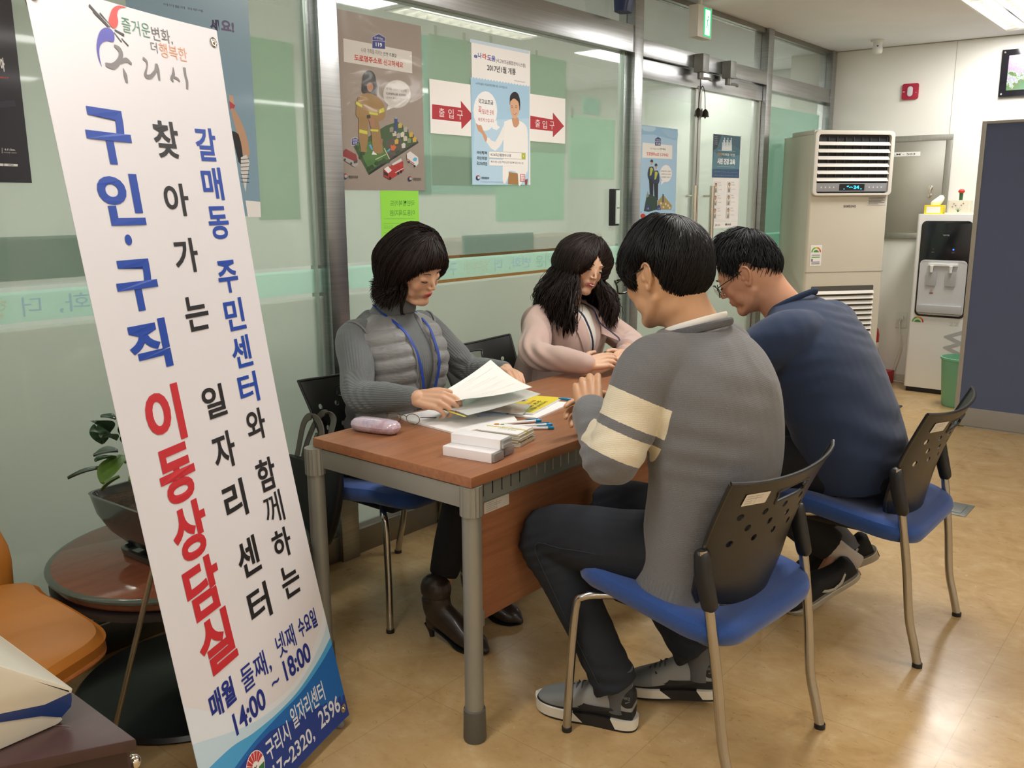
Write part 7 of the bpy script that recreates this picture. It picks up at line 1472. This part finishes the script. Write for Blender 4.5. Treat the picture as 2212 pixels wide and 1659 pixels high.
# ============================================================ MAN IN THE NAVY SHIRT
def man_b():
    loc = Vector((2.85, .88, 0)); J = dict(pel=(0, -.0, .53), wst=(0, .06, .68), chs=(0, .13, .82), upc=(0, .20, .93), nck=(0, .25, .99), hpL=(-.1, .03, .53), hpR=(.1, .03, .53), knL=(-.16, .43, .50), knR=(.14, .43, .50), anL=(.03, .06, .20), anR=(.14, .10, .22), toL=(-.075, .14, .05), toR=(.04, .2, .05), w=1.1,
             shL=(-.20, .205, .945), elL=(-.27, .44, .775), wrL=(-.13, .66, .762), shR=(.20, .205, .945), elR=(.27, .46, .775), wrR=(.12, .66, .762))
    bm = BM(); body(bm, J); HM = rotM((-.048, .392, 1.128), 13, -33, 0); S = add_head(bm, HM, 1.10, neck_to=(0, .26, .99), neck_r=.066, jaw=1.16)
    hand(bm, J['wrL'], (.55, .83, 0), (-.1, 0, 1), 1, (.3, .35, .4, .45), (.4, .2)); hand(bm, J['wrR'], (-.5, .85, 0), (0.1, 0, 1), -1, (.3, .35, .4, .45), (.4, .2))
    o = finish_body('person', bm, skin_mat('skin_b', 'cb9a7a', 'c08a6c'), loc, 0, S, 1.10, 'man in a navy sweatshirt and round glasses, hunched over the far end of the table', blush=1.)
    bm = BM(); torso(bm, [(.465, -.005, .185, .135), (.54, .012, .212, .152), (.63, .045, .222, .156), (.74, .092, .228, .152), (.85, .140, .234, .146), (.93, .185, .225, .132), (.985, .222, .17, .108), (1.022, .25, .105, .080), (1.040, .262, .078, .066)])
    for k, s in (('L', -1), ('R', 1)): sleeve(bm, (s*.11, .17, .94), J['sh'+k], J['el'+k], J['wr'+k], [.088, .082, .072, .062, .054, .042], .9)
    nm = NT('navy_sweatshirt'); nm.l(nm.mix(nm.noise(260, 3, .8), srgb('1d2c49'), srgb('263753')), nm.b.inputs['Base Color']); nm.b.inputs['Roughness'].default_value = .92; nm.b.inputs['Sheen Weight'].default_value = .15; nm.bump(nm.noise(700, 2), .3, .0008)
    cloth('sweatshirt', bm, .0065, 9, nm.m, o, .0055, 5., seed=9, stretch=(.8, 1, 1.5), folds=[((-.05, -.03, .66), (.25, 0, 1), .18, .0035, .11, 1), ((.05, .12, .98), (.3, .5, 1), .10, .004, .05, 1), ((-.2, .20, .86), (.5, .2, .8), .10, .004, .05, 1)])
    bm = BM(); tube(bm, [(.083*math.cos(t), .262+.078*math.sin(t), 1.036-.045*math.sin(t)) for t in np.linspace(0, 2*PI, 29)], [(.005, .010)]*29, 8, ref=(0, 0, 1)); obj('neck_band', bm, pbr('navy_rib', '22334f', .95, bump=(700, .5, .001)), o, smooth=True)
    bm = BM(); torso(bm, [(.462, -.01, .175, .13), (.53, -.0, .19, .145), (.60, .02, .18, .13)])
    for k in 'LR':
        hp, kn, an = Vector(J['hp'+k]), Vector(J['kn'+k]), Vector(J['an'+k]); tube(bm, [hp, hp.lerp(kn, .5), kn, kn.lerp(an, .3), kn.lerp(an, .7), kn.lerp(an, .95)], [.10, .092, .074, .070, .062, .056], 22, 4); ell(bm, kn, (.072, .068, .068))
    cloth('trousers', bm, .006, 5, pbr('black_trousers', '17181b', .9, nz=(300, .2)), o, .004, 9., seed=12)
    for k, w in (('L', 'c9beb2'), ('R', '77787c')):
        an = Vector(J['an'+k]); kn = Vector(J['kn'+k]); d = (an-kn).normalized(); bm = BM(); tube(bm, [an-d*.03, an+d*.03, an+d*.075], [.038, .036, .038], 20); obj('sock', bm, pbr('sock_'+w, w, .9), o, smooth=True)
    shoe(o, Vector(az(1852, 1238, .135))-loc, Vector(az(1700, 1322, .0))-loc, (-.55, .1, .8), 'skate'); shoe(o, (.205, -.02, .15), (.085, .22, .02), (-.2, .0, 1), 'skate')
    thk = lambda a, z: .002+.018*max(0, (z-.2))/.8+(.012*max(0, z-.3) if abs((a+180) % 360-180) < 50 else 0)
    line = [(0, .62), (36, .58), (56, .26), (70, -.02), (78, -.04), (84, .26), (100, .24), (114, -.12), (140, -.40), (180, -.46)]
    hair(S, hair_mat('hair_black2', '0b0c0e', '1b1c20'), o, line, thk, 4200, (.1, -.5, .85), (.18, .4), .0009, .011, jit=1., seed=5, ext=-.03, soft=.30)
    face_bits(S, o); glasses(S, o, 'round'); return o
man_b()
# ============================================================ WOMAN IN THE QUILTED VEST
def woman_1():
    loc = Vector((2.08, 2.25, 0)); J = dict(pel=(0, .0, .53), wst=(0, .0, .68), chs=(0, .0, .82), upc=(0, -.01, .92), nck=(0, .01, .99), w=.88, hpL=(-.085, .02, .53), hpR=(.085, .02, .53), knL=(-.08, .42, .50), knR=(.085, .42, .50), anL=(.0, .385, .12), anR=(.215, .395, .12), toL=(-.01, .48, .03), toR=(.21, .5, .03),
             shL=(-.165, -.01, .925), elL=(-.285, .10, .765), wrL=(-.215, .33, .80), shR=(.165, -.01, .925), elR=(.262, .12, .765), wrR=(.268, .385, .795))
    bm = BM(); body(bm, J, .82); HM = rotM((-.020, .092, 1.150), 4, -25, 8); S = add_head(bm, HM, .99, True, neck_to=(0, -.012, 1.0), neck_r=.044, jaw=.96)
    hand(bm, J['wrR'], (-.30, .95, -.02), (.60, .15, .72), -1, (.55, .7, .8, .85), (.9, .1), .02, .93); hand(bm, J['wrL'], (.45, .89, .0), (-.25, .0, .95), 1, (.35, .45, .5, .55), (.35, .25), .03, .93)
    o = finish_body('person', bm, skin_mat('skin_c', 'd8b092', 'cf9f80'), loc, PI, S, .99, 'woman in a grey quilted vest and blue lanyard reading the sheets she holds', fem=True)
    # turtleneck
    bm = BM(); TR = [(.455, .0, .165, .13), (.55, .0, .165, .132), (.66, .0, .150, .120), (.76, .012, .158, .128), (.84, .022, .162, .134), (.90, .008, .160, .115), (.95, -.004, .125, .092), (.985, .0, .084, .076), (1.01, .006, .066, .064), (1.055, .022, .056, .055)]
    torso(bm, TR)
    for k, s in (('L', -1), ('R', 1)): sleeve(bm, (s*.09, -.005, .92), J['sh'+k], J['el'+k], J['wr'+k], [.066, .060, .055, .051, .045, .034], .93)
    tk = NT('grey_rib_knit'); c = tk.coord(); u = tk.attr('ribu').outputs['Fac']; tk.l(tk.mix(tk.noise(300, 2), srgb('5e6364'), srgb('707577')), tk.b.inputs['Base Color']); tk.b.inputs['Roughness'].default_value = .9; tk.b.inputs['Sheen Weight'].default_value = .2
    tk.bump(tk.math('ADD', tk.math('SINE', tk.math('MULTIPLY', u, 1.)), tk.noise(500, 2)), .45, .0012)
    def ribu(c):
        out = np.arctan2(c[:, 0], c[:, 1])*110
        for k in 'LR':
            for a, b in (('sh', 'el'), ('el', 'wr')):
                A, B = np.array(J[a+k]), np.array(J[b+k]); t, d = segparam(c, A, B); m = (d < .085) & (t > -.15) & (t < 1.15) & (np.abs(c[:, 0]) > .13); D = (B-A)/np.linalg.norm(B-A); s_ = np.cross(D, [0, 0, 1.]); s_ /= np.linalg.norm(s_); w_ = np.cross(s_, D); r = c-A; ang = np.arctan2(r @ s_, r @ w_); out = np.where(m, ang*38, out)
        return out
    cloth('turtleneck', bm, .005, 7, tk.m, o, .004, 8., seed=21, folds=[((.27, .14, .79), (.2, .7, .7), .08, .004, .028, 1), ((-.28, .12, .79), (.2, .7, .7), .08, .004, .028, 1)], attrs={'ribu': ribu})
    bm = BM(); tube(bm, [(.062*math.cos(t), .020+.060*math.sin(t), 1.020+.012*math.sin(t)) for t in np.linspace(0, 2*PI, 29)], [(.010, .030)]*29, 10, ref=(0, 0, 1)); obj('roll_collar', bm, pbr('collar_knit', '666b6c', .92, nz=(300, .1), bump=(500, .5, .001)), o, smooth=True)
    # quilted vest, open at the front
    G_ = .024; VR = [(.47, -.0, .190, .152), (.55, -.0, .188, .150), (.66, .0, .172, .138), (.76, .010, .178, .145), (.84, .018, .182, .150), (.90, .004, .182, .132), (.95, -.008, .168, .108), (.985, -.012, .115, .088), (1.0, -.010, .085, .075)]
    bm = BM(); torso(bm, VR); 
    for s in (-1, 1): ell(bm, (s*.150, -.008, .925), (.052, .062, .052))
    me = remesh(bm, .006, 6); co = getv(me); n = getn(me)
    ph = (co[:, 2]+.10*np.abs(co[:, 0])*(co[:, 1] > 0)-.02*co[:, 1])/.046; puff = np.abs(np.sin(np.pi*ph))**.55*.009; wr = np.array([noise.noise(Vector(v)*22)*noise.noise(Vector(v)*9) for v in co])*.010
    k = np.where(co[:, 2] > .955, .4, 1.); setv(me, co+n*((puff*k+wr)[:, None]))
    vm = NT('quilted_nylon'); vm.l(vm.mix(vm.noise(6, 3), srgb('737474'), srgb('858685')), vm.b.inputs['Base Color']); vm.b.inputs['Roughness'].default_value = .46; vm.b.inputs['Sheen Weight'].default_value = .2; vm.bump(vm.noise(13, 3, .55, scale=(1, 1, 2.4), dist=.6), .6, .010)
    parts = BM()
    for sgn in (-1, 1):
        b2 = BM(); b2.from_mesh(me); top = Vector((sgn*.050, 0, .99)); lowp = Vector((sgn*.028, 0, .47)); d = top-lowp; pn = Vector((d.z, 0, -d.x)).normalized()*sgn
        bmesh.ops.bisect_plane(b2, geom=b2.verts[:]+b2.edges[:]+b2.faces[:], plane_co=lowp, plane_no=-pn, clear_outer=True)
        bmesh.ops.holes_fill(b2, edges=[e for e in b2.edges if len(e.link_faces) == 1]); m2 = bpy.data.meshes.new('q'); b2.to_mesh(m2); b2.free(); parts.from_mesh(m2)
    b2 = BM(); b2.from_mesh(me); bmesh.ops.bisect_plane(b2, geom=b2.verts[:]+b2.edges[:]+b2.faces[:], plane_co=(0, 0, 0), plane_no=(0, 1, 0), clear_outer=True); m2 = bpy.data.meshes.new('q'); b2.to_mesh(m2); b2.free(); parts.from_mesh(m2)
    m3 = bpy.data.meshes.new('vest'); parts.to_mesh(m3); parts.free(); vest = obj('vest', m3, vm.m, o, smooth='all'); bv = BVHTree.FromPolygons([v.co for v in m3.vertices], [p.vertices[:] for p in m3.polygons])
    def onf(x, z, off=.004, bvh=bv):
        h = bvh.ray_cast(Vector((x, .28, z)), Vector((0, -1, 0))); return (h[0]+Vector((0, off, 0))) if h[0] is not None else Vector((x, .06, z))
    bm = BM()
    for sgn in (-1, 1):
        P = [onf(sgn*(.0305+.022*((z-.47)/.52)+.006), z, .0015) for z in np.linspace(.49, .965, 14)]; tube(bm, P, .0035, 8, 2)
    obj('zip_edge', bm, pbr('vest_edge', '77797a', .5), vest, smooth=True)
    bm = BM()
    for s in (-1, 1): c0 = Vector((s*.162, -.006, .905)); d = Vector((s*.85, .18, -.18)).normalized(); a_, b_, _ = frame(d, (0, 0, 1)); tube(bm, [c0+a_*(.066*math.cos(t))+b_*(.082*math.sin(t)) for t in np.linspace(0, 2*PI, 25)], .004, 8)
    obj('armhole_trim', bm, pbr('vest_edge', '77797a', .5), vest, smooth=True)
    # lanyard
    lb = pbr('lanyard_blue', '1c3f9c', .55); bm = BM(); tb_ = BVHTree.FromPolygons([v.co for v in me.vertices], [p.vertices[:] for p in me.polygons])
    def front(x, z, off): return onf(x, z, off*.6, tb_)
    Pr = [Vector((.066, -.02, 1.030)), Vector((.070, .04, 1.000)), front(.058, .955, .006), front(.050, .90, .006), front(.040, .84, .007), front(.026, .76, .010), front(.010, .69, .016), front(.003, .665, .016)]
    Pl = [Vector((-.066, -.02, 1.030)), Vector((-.070, .04, 1.000)), front(-.060, .955, .008), front(-.052, .90, .008), front(-.048, .84, .008), front(-.038, .77, .012), front(-.016, .70, .016), front(-.004, .665, .016)]
    for P in (Pr, Pl): tube(bm, P, [(.006, .0012)]*8, 8, 3, ref=(0, 1, 0), sq=4)
    tube(bm, [front(0, .668, .016), front(0, .63, .018)], [(.008, .002)]*2, 8, ref=(0, 1, 0)); obj('lanyard', bm, lb, o, smooth=True)
    # trousers, boots
    bm = BM(); torso(bm, [(.462, .0, .165, .13), (.53, .0, .168, .135), (.60, .0, .155, .12)])
    for k in 'LR':
        hp, kn, an = Vector(J['hp'+k]), Vector(J['kn'+k]), Vector(J['an'+k]); tube(bm, [hp, hp.lerp(kn, .5), kn, kn.lerp(an, .25), kn.lerp(an, .6), an.lerp(kn, .22)], [.088, .082, .064, .060, .052, .044], 22, 4); ell(bm, kn, (.064, .060, .060))
    cloth('trousers', bm, .0055, 5, pbr('black_slacks', '15171c', .9, nz=(300, .2)), o, .003, 9., seed=31)
    shoe(o, (.226, .365, 0), (.205, .600, 0), (0, 0, 1), 'boot', 'boot'); shoe(o, (.010, .335, 0), (-.012, .560, 0), (0, 0, 1), 'boot', 'boot')
    # hair: bob with curled ends
    thk = lambda a, z: .016+(.022+.012*max(0, 1-abs(z-.1)/.8))*min(1, max(0, (abs((a+180) % 360-180)-35)/60))+.004*max(0, z)
    line = [(0, .48), (20, .42), (40, .30), (54, .05), (66, -.35), (80, -.70), (110, -.78), (180, -.80)]; lineR = [(0, .46), (18, .44), (38, .34), (56, .14), (70, -.20), (82, -.66), (110, -.78), (180, -.80)]
    tz = [(0, .46), (36, .36), (54, .16), (70, -.14), (84, -.42), (180, -.46)]
    def tail(p, d, a, rnd, S):
        aa = abs((a+180) % 360-180)
        if aa < (70 if a > 0 else 105): return []
        d = d.normalized()*.011; up = Vector((0, 0, 1)); out = (p-S.translation); out.z = 0; out = out.normalized() if out.length > 1e-4 else Vector((0, -1, 0)); L = rnd.uniform(.015, .075)*(1 if aa < 150 else .8); q = []; n = 7; cu = rnd.uniform(.3, 1.25)
        for i in range(n): f = (i+1)/n; q.append(p+Vector((0, 0, -L*f))+out*(.020*cu*f*f+.004*math.sin(f*6+cu*3))+Vector((0, 0, .010*cu*f**3)))
        return q
    hair(S, hair_mat('hair_brown_black', '140e0c', '291c17'), o, line, thk, 4200, (-.30, .10, .94), (.35, 1.), .00125, .008, jit=.6, tail=tail, seed=8, ext=.08, lineR=lineR, soft=.30, mass=(160, .006), tz=tz)
    # loose curl in front of the ear
    bm = BM(); P = [S @ Vector(p) for p in ((.082, .030, .02), (.086, .036, -.03), (.080, .044, -.065), (.083, .052, -.09), (.076, .050, -.118), (.064, .048, -.136), (.056, .050, -.140))]; 
    for k in range(5): tube(bm, [p+Vector((.003*math.sin(k*2+i), .003*math.cos(k*3), .001*k)) for i, p in enumerate(P)], [.0036, .0042, .0040, .0034, .0030, .0022, .0008], 6, 4)
    obj('hair_curl', bm, MATS.get('hb') or hair_mat('hair_brown_b', '17100e', '30211c'), o, smooth=True)
    face_bits(S, o, 'down', '3a2a22'); return o
woman_1()
# ============================================================ WOMAN IN THE PINK JACKET
def woman_2():
    loc = Vector((3.03, 2.28, 0)); J = dict(pel=(.03, .0, .53), wst=(.02, .03, .67), chs=(.0, .07, .80), upc=(0, .085, .885), nck=(0, .11, .945), w=.9, hpL=(-.085, .03, .53), hpR=(.085, .03, .53), knL=(-.09, .42, .50), knR=(.09, .42, .50), anL=(-.07, .42, .1), anR=(.07, .42, .1), toL=(-.07, .5, .03), toR=(.07, .5, .03),
             shL=(-.165, .075, .885), elL=(-.215, .27, .772), wrL=(.045, .42, .768), shR=(.165, .06, .885), elR=(.345, .185, .785), wrR=(.335, .435, .772))
    bm = BM(); body(bm, J, .84); HM = rotM((-.006, .160, 1.104), -18, -12, -14); S = add_head(bm, HM, .985, True, neck_to=(0, .095, .955), neck_r=.048, jaw=.97)
    hand(bm, J['wrR'], (-.92, .36, .10), (.25, .55, .75), -1, (.25, .35, .4, .45), (.35, .2), .03, .93); hand(bm, J['wrL'], (.90, .38, .10), (-.2, .45, .85), 1, (.3, .4, .45, .5), (.35, .2), .03, .93)
    o = finish_body('person', bm, skin_mat('skin_d', 'dab496', 'd2a486'), loc, PI, S, .985, 'smiling woman with long dark wavy hair in a pale pink jacket', fem=True)
    pk = NT('pink_wool'); pk.l(pk.mix(pk.noise(9, 3), srgb('c0a49b'), srgb('cbb0a6')), pk.b.inputs['Base Color']); pk.b.inputs['Roughness'].default_value = .85; pk.b.inputs['Sheen Weight'].default_value = .25; pk.bump(pk.noise(600, 2), .25, .0006)
    # blouse
    bm = BM(); torso(bm, [(.47, .0, .155, .125, .02), (.6, .02, .150, .12, .015), (.72, .055, .155, .130, .01), (.80, .085, .158, .136), (.86, .092, .155, .115), (.91, .095, .12, .085), (.945, .10, .065, .06)]); cloth('blouse', bm, .006, 5, pbr('ivory_blouse', 'dcdace', .7, bump=(30, .15, .002)), o, .003, 8., seed=41)
    bm = BM(); torso(bm, [(.46, -.005, .200, .160, .03), (.56, .005, .198, .158, .02), (.67, .035, .186, .150, .015), (.76, .066, .186, .158), (.83, .085, .186, .154), (.885, .088, .178, .128), (.92, .088, .145, .10), (.945, .088, .10, .08), (.962, .090, .080, .072)])
    for k, s in (('L', -1), ('R', 1)): sleeve(bm, (s*.09, .075, .88), J['sh'+k], J['el'+k], J['wr'+k], [.078, .068, .062, .058, .051, .042], .93)
    me = remesh(bm, .006, 8); co = getv(me); n = getn(me)
    d = np.array([noise.noise(Vector(v)*8+Vector((3, 1, 7)))*.005 for v in co])
    for p, ax, L, amp, per in ((J['elR'], (.2, .6, .8), .10, .006, .035), (J['elL'], (.2, .6, .8), .10, .006, .035), ((.2, .12, .84), (.8, .2, .5), .07, .005, .04)):
        p = np.array(p); ax = np.array(ax); ax = ax/np.linalg.norm(ax); r = co-p; dist = np.linalg.norm(r, axis=1); d += amp*np.cos((r @ ax)/per*6.28+1.5*np.sin(dist*25))*np.exp(-(dist/L)**2)
    setv(me, co+n*d[:, None]); jv = [v.co.copy() for v in me.vertices]; bvj = BVHTree.FromPolygons(jv, [p.vertices[:] for p in me.polygons])
    parts = BM()
    for sgn in (-1, 1):   # V opening: wide at the collar, closing at the waist
        b2 = BM(); b2.from_mesh(me); lowp = Vector((.0-sgn*.004, 0, .60)); top = Vector((sgn*.060, 0, .955)); dd = top-lowp; pn = Vector((dd.z, 0, -dd.x)).normalized()*sgn
        bmesh.ops.bisect_plane(b2, geom=b2.verts[:]+b2.edges[:]+b2.faces[:], plane_co=lowp, plane_no=-pn, clear_outer=True); bmesh.ops.holes_fill(b2, edges=[e for e in b2.edges if len(e.link_faces) == 1]); m2 = bpy.data.meshes.new('q'); b2.to_mesh(m2); b2.free(); parts.from_mesh(m2)
    b2 = BM(); b2.from_mesh(me); bmesh.ops.bisect_plane(b2, geom=b2.verts[:]+b2.edges[:]+b2.faces[:], plane_co=(0, .06, 0), plane_no=(0, 1, 0), clear_outer=True); m2 = bpy.data.meshes.new('q'); b2.to_mesh(m2); b2.free(); parts.from_mesh(m2)
    m3 = bpy.data.meshes.new('jacket'); parts.to_mesh(m3); parts.free(); jk = obj('jacket', m3, pk.m, o, smooth='all')
    def onf(x, z, off=.004):
        h = bvj.ray_cast(Vector((x, .33, z)), Vector((0, -1, 0))); return (h[0]+Vector((0, off, 0))) if h[0] is not None else Vector((x, .2, z))
    for sgn in (-1, 1):   # lapels
        bm = BM(); n_ = 12; R = []
        for i in range(n_+1):
            f = i/n_; z = .66+.285*f; xi = sgn*(.008+.052*(z-.60)/.355+.002); w_ = .058*math.sin(PI*min(1, f*1.0)**1.2*.62+.0)*(1 if f < .78 else .80); row = []
            for k in range(5): x = xi+sgn*w_*k/4; row.append(onf(x, z-.02*k/4*f, .006+.004*math.sin(PI*k/4)))
            R.append(row)
        V_ = [[bm.verts.new(p) for p in row] for row in R]; V2 = [[bm.verts.new(p-Vector((0, .004, 0))) for p in row] for row in R]
        for G2 in (V_, V2):
            for a, b in zip(G2, G2[1:]):
                for k in range(4): bm.faces.new((a[k], a[k+1], b[k+1], b[k]))
        for a, b, c, d_ in [(V_[i][4], V_[i+1][4], V2[i+1][4], V2[i][4]) for i in range(n_)]+[(V_[i][0], V_[i+1][0], V2[i+1][0], V2[i][0]) for i in range(n_)]: bm.faces.new((a, b, c, d_))
        obj('lapel', bm, pk.m, jk, smooth=True)
    bm = BM(); tube(bm, [onf(-.085, .80, .003), onf(-.105, .806, .003), onf(-.13, .815, .003)], [(.004, .0025)]*3, 8, 3, ref=(0, 1, 0)); obj('pocket_edge', bm, pk.m, jk, smooth=True)
    bm = BM(); L1_ = [Vector((.062, .06, .965)), onf(.050, .93, .008), onf(.040, .87, .008), onf(.030, .80, .009), onf(.018, .73, .010), onf(.004, .655, .012)]; L2_ = [Vector((-.062, .06, .965)), onf(-.050, .93, .008), onf(-.044, .87, .008), onf(-.040, .80, .010), onf(-.030, .73, .012), onf(-.004, .655, .012)]
    for P in (L1_, L2_): tube(bm, P, [(.006, .0013)]*6, 8, 4, ref=(0, 1, 0), sq=4)
    obj('lanyard', bm, pbr('lanyard_navy', '1a1c38', .6), o, smooth=True)
    bm = BM(); torso(bm, [(.462, .0, .165, .13), (.53, .0, .168, .135), (.60, .01, .155, .12)])
    for k in 'LR':
        hp, kn, an = Vector(J['hp'+k]), Vector(J['kn'+k]), Vector(J['an'+k]); tube(bm, [hp, hp.lerp(kn, .5), kn, kn.lerp(an, .25), kn.lerp(an, .6), an], [.088, .082, .064, .060, .052, .046], 20, 4)
    cloth('trousers', bm, .007, 4, pbr('black_slacks', '15171c', .9, nz=(300, .2)), o)
    for s in (-1, 1): shoe(o, (s*.07, .36, 0), (s*.07, .585, 0), (0, 0, 1), 'boot', 'boot')
    thk = lambda a, z: .022+.020*max(0, 1-abs(z-.4)/.7)+(.012 if abs((a+180) % 360-180) > 50 else 0)*max(0, 1-abs(z+.1)/.7)
    line = [(0, .80), (20, .74), (42, .45), (58, .05), (72, -.5), (95, -.82), (180, -.85)]; lineR = [(0, .78), (12, .58), (24, .22), (36, -.06), (50, -.36), (64, -.7), (90, -.82), (180, -.85)]
    tz = [(0, .74), (14, .50), (30, .05), (50, -.22), (90, -.28), (180, -.32)]
    def tail(p, d, a, rnd, S):
        aa = abs((a+180) % 360-180)
        if aa < (50 if a > 0 else 62): return []
        out = (p-S.translation); out.z = 0; out = out.normalized(); L = rnd.uniform(.13, .255)*(1 if a > 0 else .85); q = []; n = 14; sp = rnd.uniform(.03, .085); ph = rnd.uniform(0, 6.28); sd = Vector((-out.y, out.x, 0)); am = rnd.uniform(.003, .012)
        for i in range(n): f = (i+1)/n; q.append(p+Vector((0, 0, -L*f))+out*(sp*math.sin(f*1.9)*rnd.uniform(.95, 1.05)+am*math.sin(ph+f*9))+sd*(am*math.cos(ph+f*8)))
        return q
    hair(S, hair_mat('hair_dark_brown', '150f0d', '2d201b'), o, line, thk, 5200, (-.22, .0, .97), (.35, 1.), .0013, .008, jit=.5, tail=tail, seed=15, ext=.10, lineR=lineR, soft=.25, mass=(260, .009), tz=tz)
    face_bits(S, o, 'open', '3a2a22')
    bm = BM(); R_s = [S @ Vector(p) for p in ((-.012, .0985, -.0505), (0, .1005, -.0525), (.012, .0985, -.0505))]; tube(bm, R_s, [(.001, .0012), (.0028, .0022), (.001, .0012)], 8, 4); obj('teeth', bm, pbr('teeth', 'e9e2d6', .3), o, smooth=True); return o
woman_2()
# ============================================================ HELD SHEETS
def curved(nm, A, B, C_, D, sag, m, lab, mir=0, lines=False):
    A, B, C_, D = map(Vector, (A, B, C_, D)); bm = BM(); n = 14; c0 = (A+B+C_+D)/4; g = []
    nrm = (B-A).cross(D-A).normalized(); nrm = nrm if nrm.z > 0 else -nrm
    def P(u, v): p = (A*(1-u)+B*u)*(1-v)+(D*(1-u)+C_*u)*v; return p+nrm*(sag[0]*math.sin(PI*u)+sag[1]*math.sin(PI*v))-c0
    for th in (0, -.0006): g.append([[bm.verts.new(P(i/n, j/n)+nrm*th) for i in range(n+1)] for j in range(n+1)])
    for G2 in g:
        for j in range(n):
            for i in range(n): bm.faces.new((G2[j][i], G2[j][i+1], G2[j+1][i+1], G2[j+1][i]))
    o = obj(nm, bm, m, None, smooth='all', loc=c0); tag(o, lab, 'paper')
    if lines:
        bm = BM()
        for k in range(16):
            v = .10+k*.05; w = .5+.3*math.sin(k*1.7); 
            for q in range(6): u0 = .12+(w)*q/6; u1 = .12+w*(q+1)/6; vs = [bm.verts.new(P(u, vv)+nrm*.0012) for u, vv in ((u0, v), (u1, v), (u1, v+.005), (u0, v+.005))]; bm.faces.new(vs)
        flat('print', bm, [pbr('faint_print', 'e0e0dd', .6)], o)
    return o
curved('held_sheet', az(938, 856, .80), az(1060, 777, .868), az(1150, 836, .812), az(1002, 862, .80), (-.006, -.012), pbr('sheet_bright', 'f4f4ef', .6), 'white printed sheet held up by the woman in the vest', lines=True)
curved('plastic_file', az(952, 884, .765), az(1040, 822, .785), az(1168, 851, .785), az(1010, 897, .760), (-.004, .006), pbr('plastic_file', 'd9ddd8', .12, alpha=.8, coat=.4), 'translucent plastic file held under the white sheet')
bm = BM(); a, b = az(945, 880, .764), az(1005, 900, .759); c0 = (a+b)/2; tube(bm, [a-c0, b-c0], [(.004, .0015)]*2, 8, ref=(0, 0, 1)); tag(obj('file_spine', bm, pbr('spine_yellow', 'd9cf5a', .4), None, smooth=True, loc=c0), 'pale yellow plastic strip along the near edge of the held file', 'spine bar')
# ============================================================ WORLD / EXPOSURE
w = bpy.data.worlds.new('world'); SC.world = w; w.use_nodes = True
w.node_tree.nodes['Background'].inputs[0].default_value = (.9, .92, 1, 1); w.node_tree.nodes['Background'].inputs[1].default_value = .02
SC.view_settings.exposure = -0.2
SC.cycles.use_denoising = True; SC.cycles.max_bounces = 8; SC.cycles.transparent_max_bounces = 16; SC.cycles.caustics_reflective = False; SC.cycles.caustics_refractive = False
SC.cycles.sample_clamp_indirect = 6
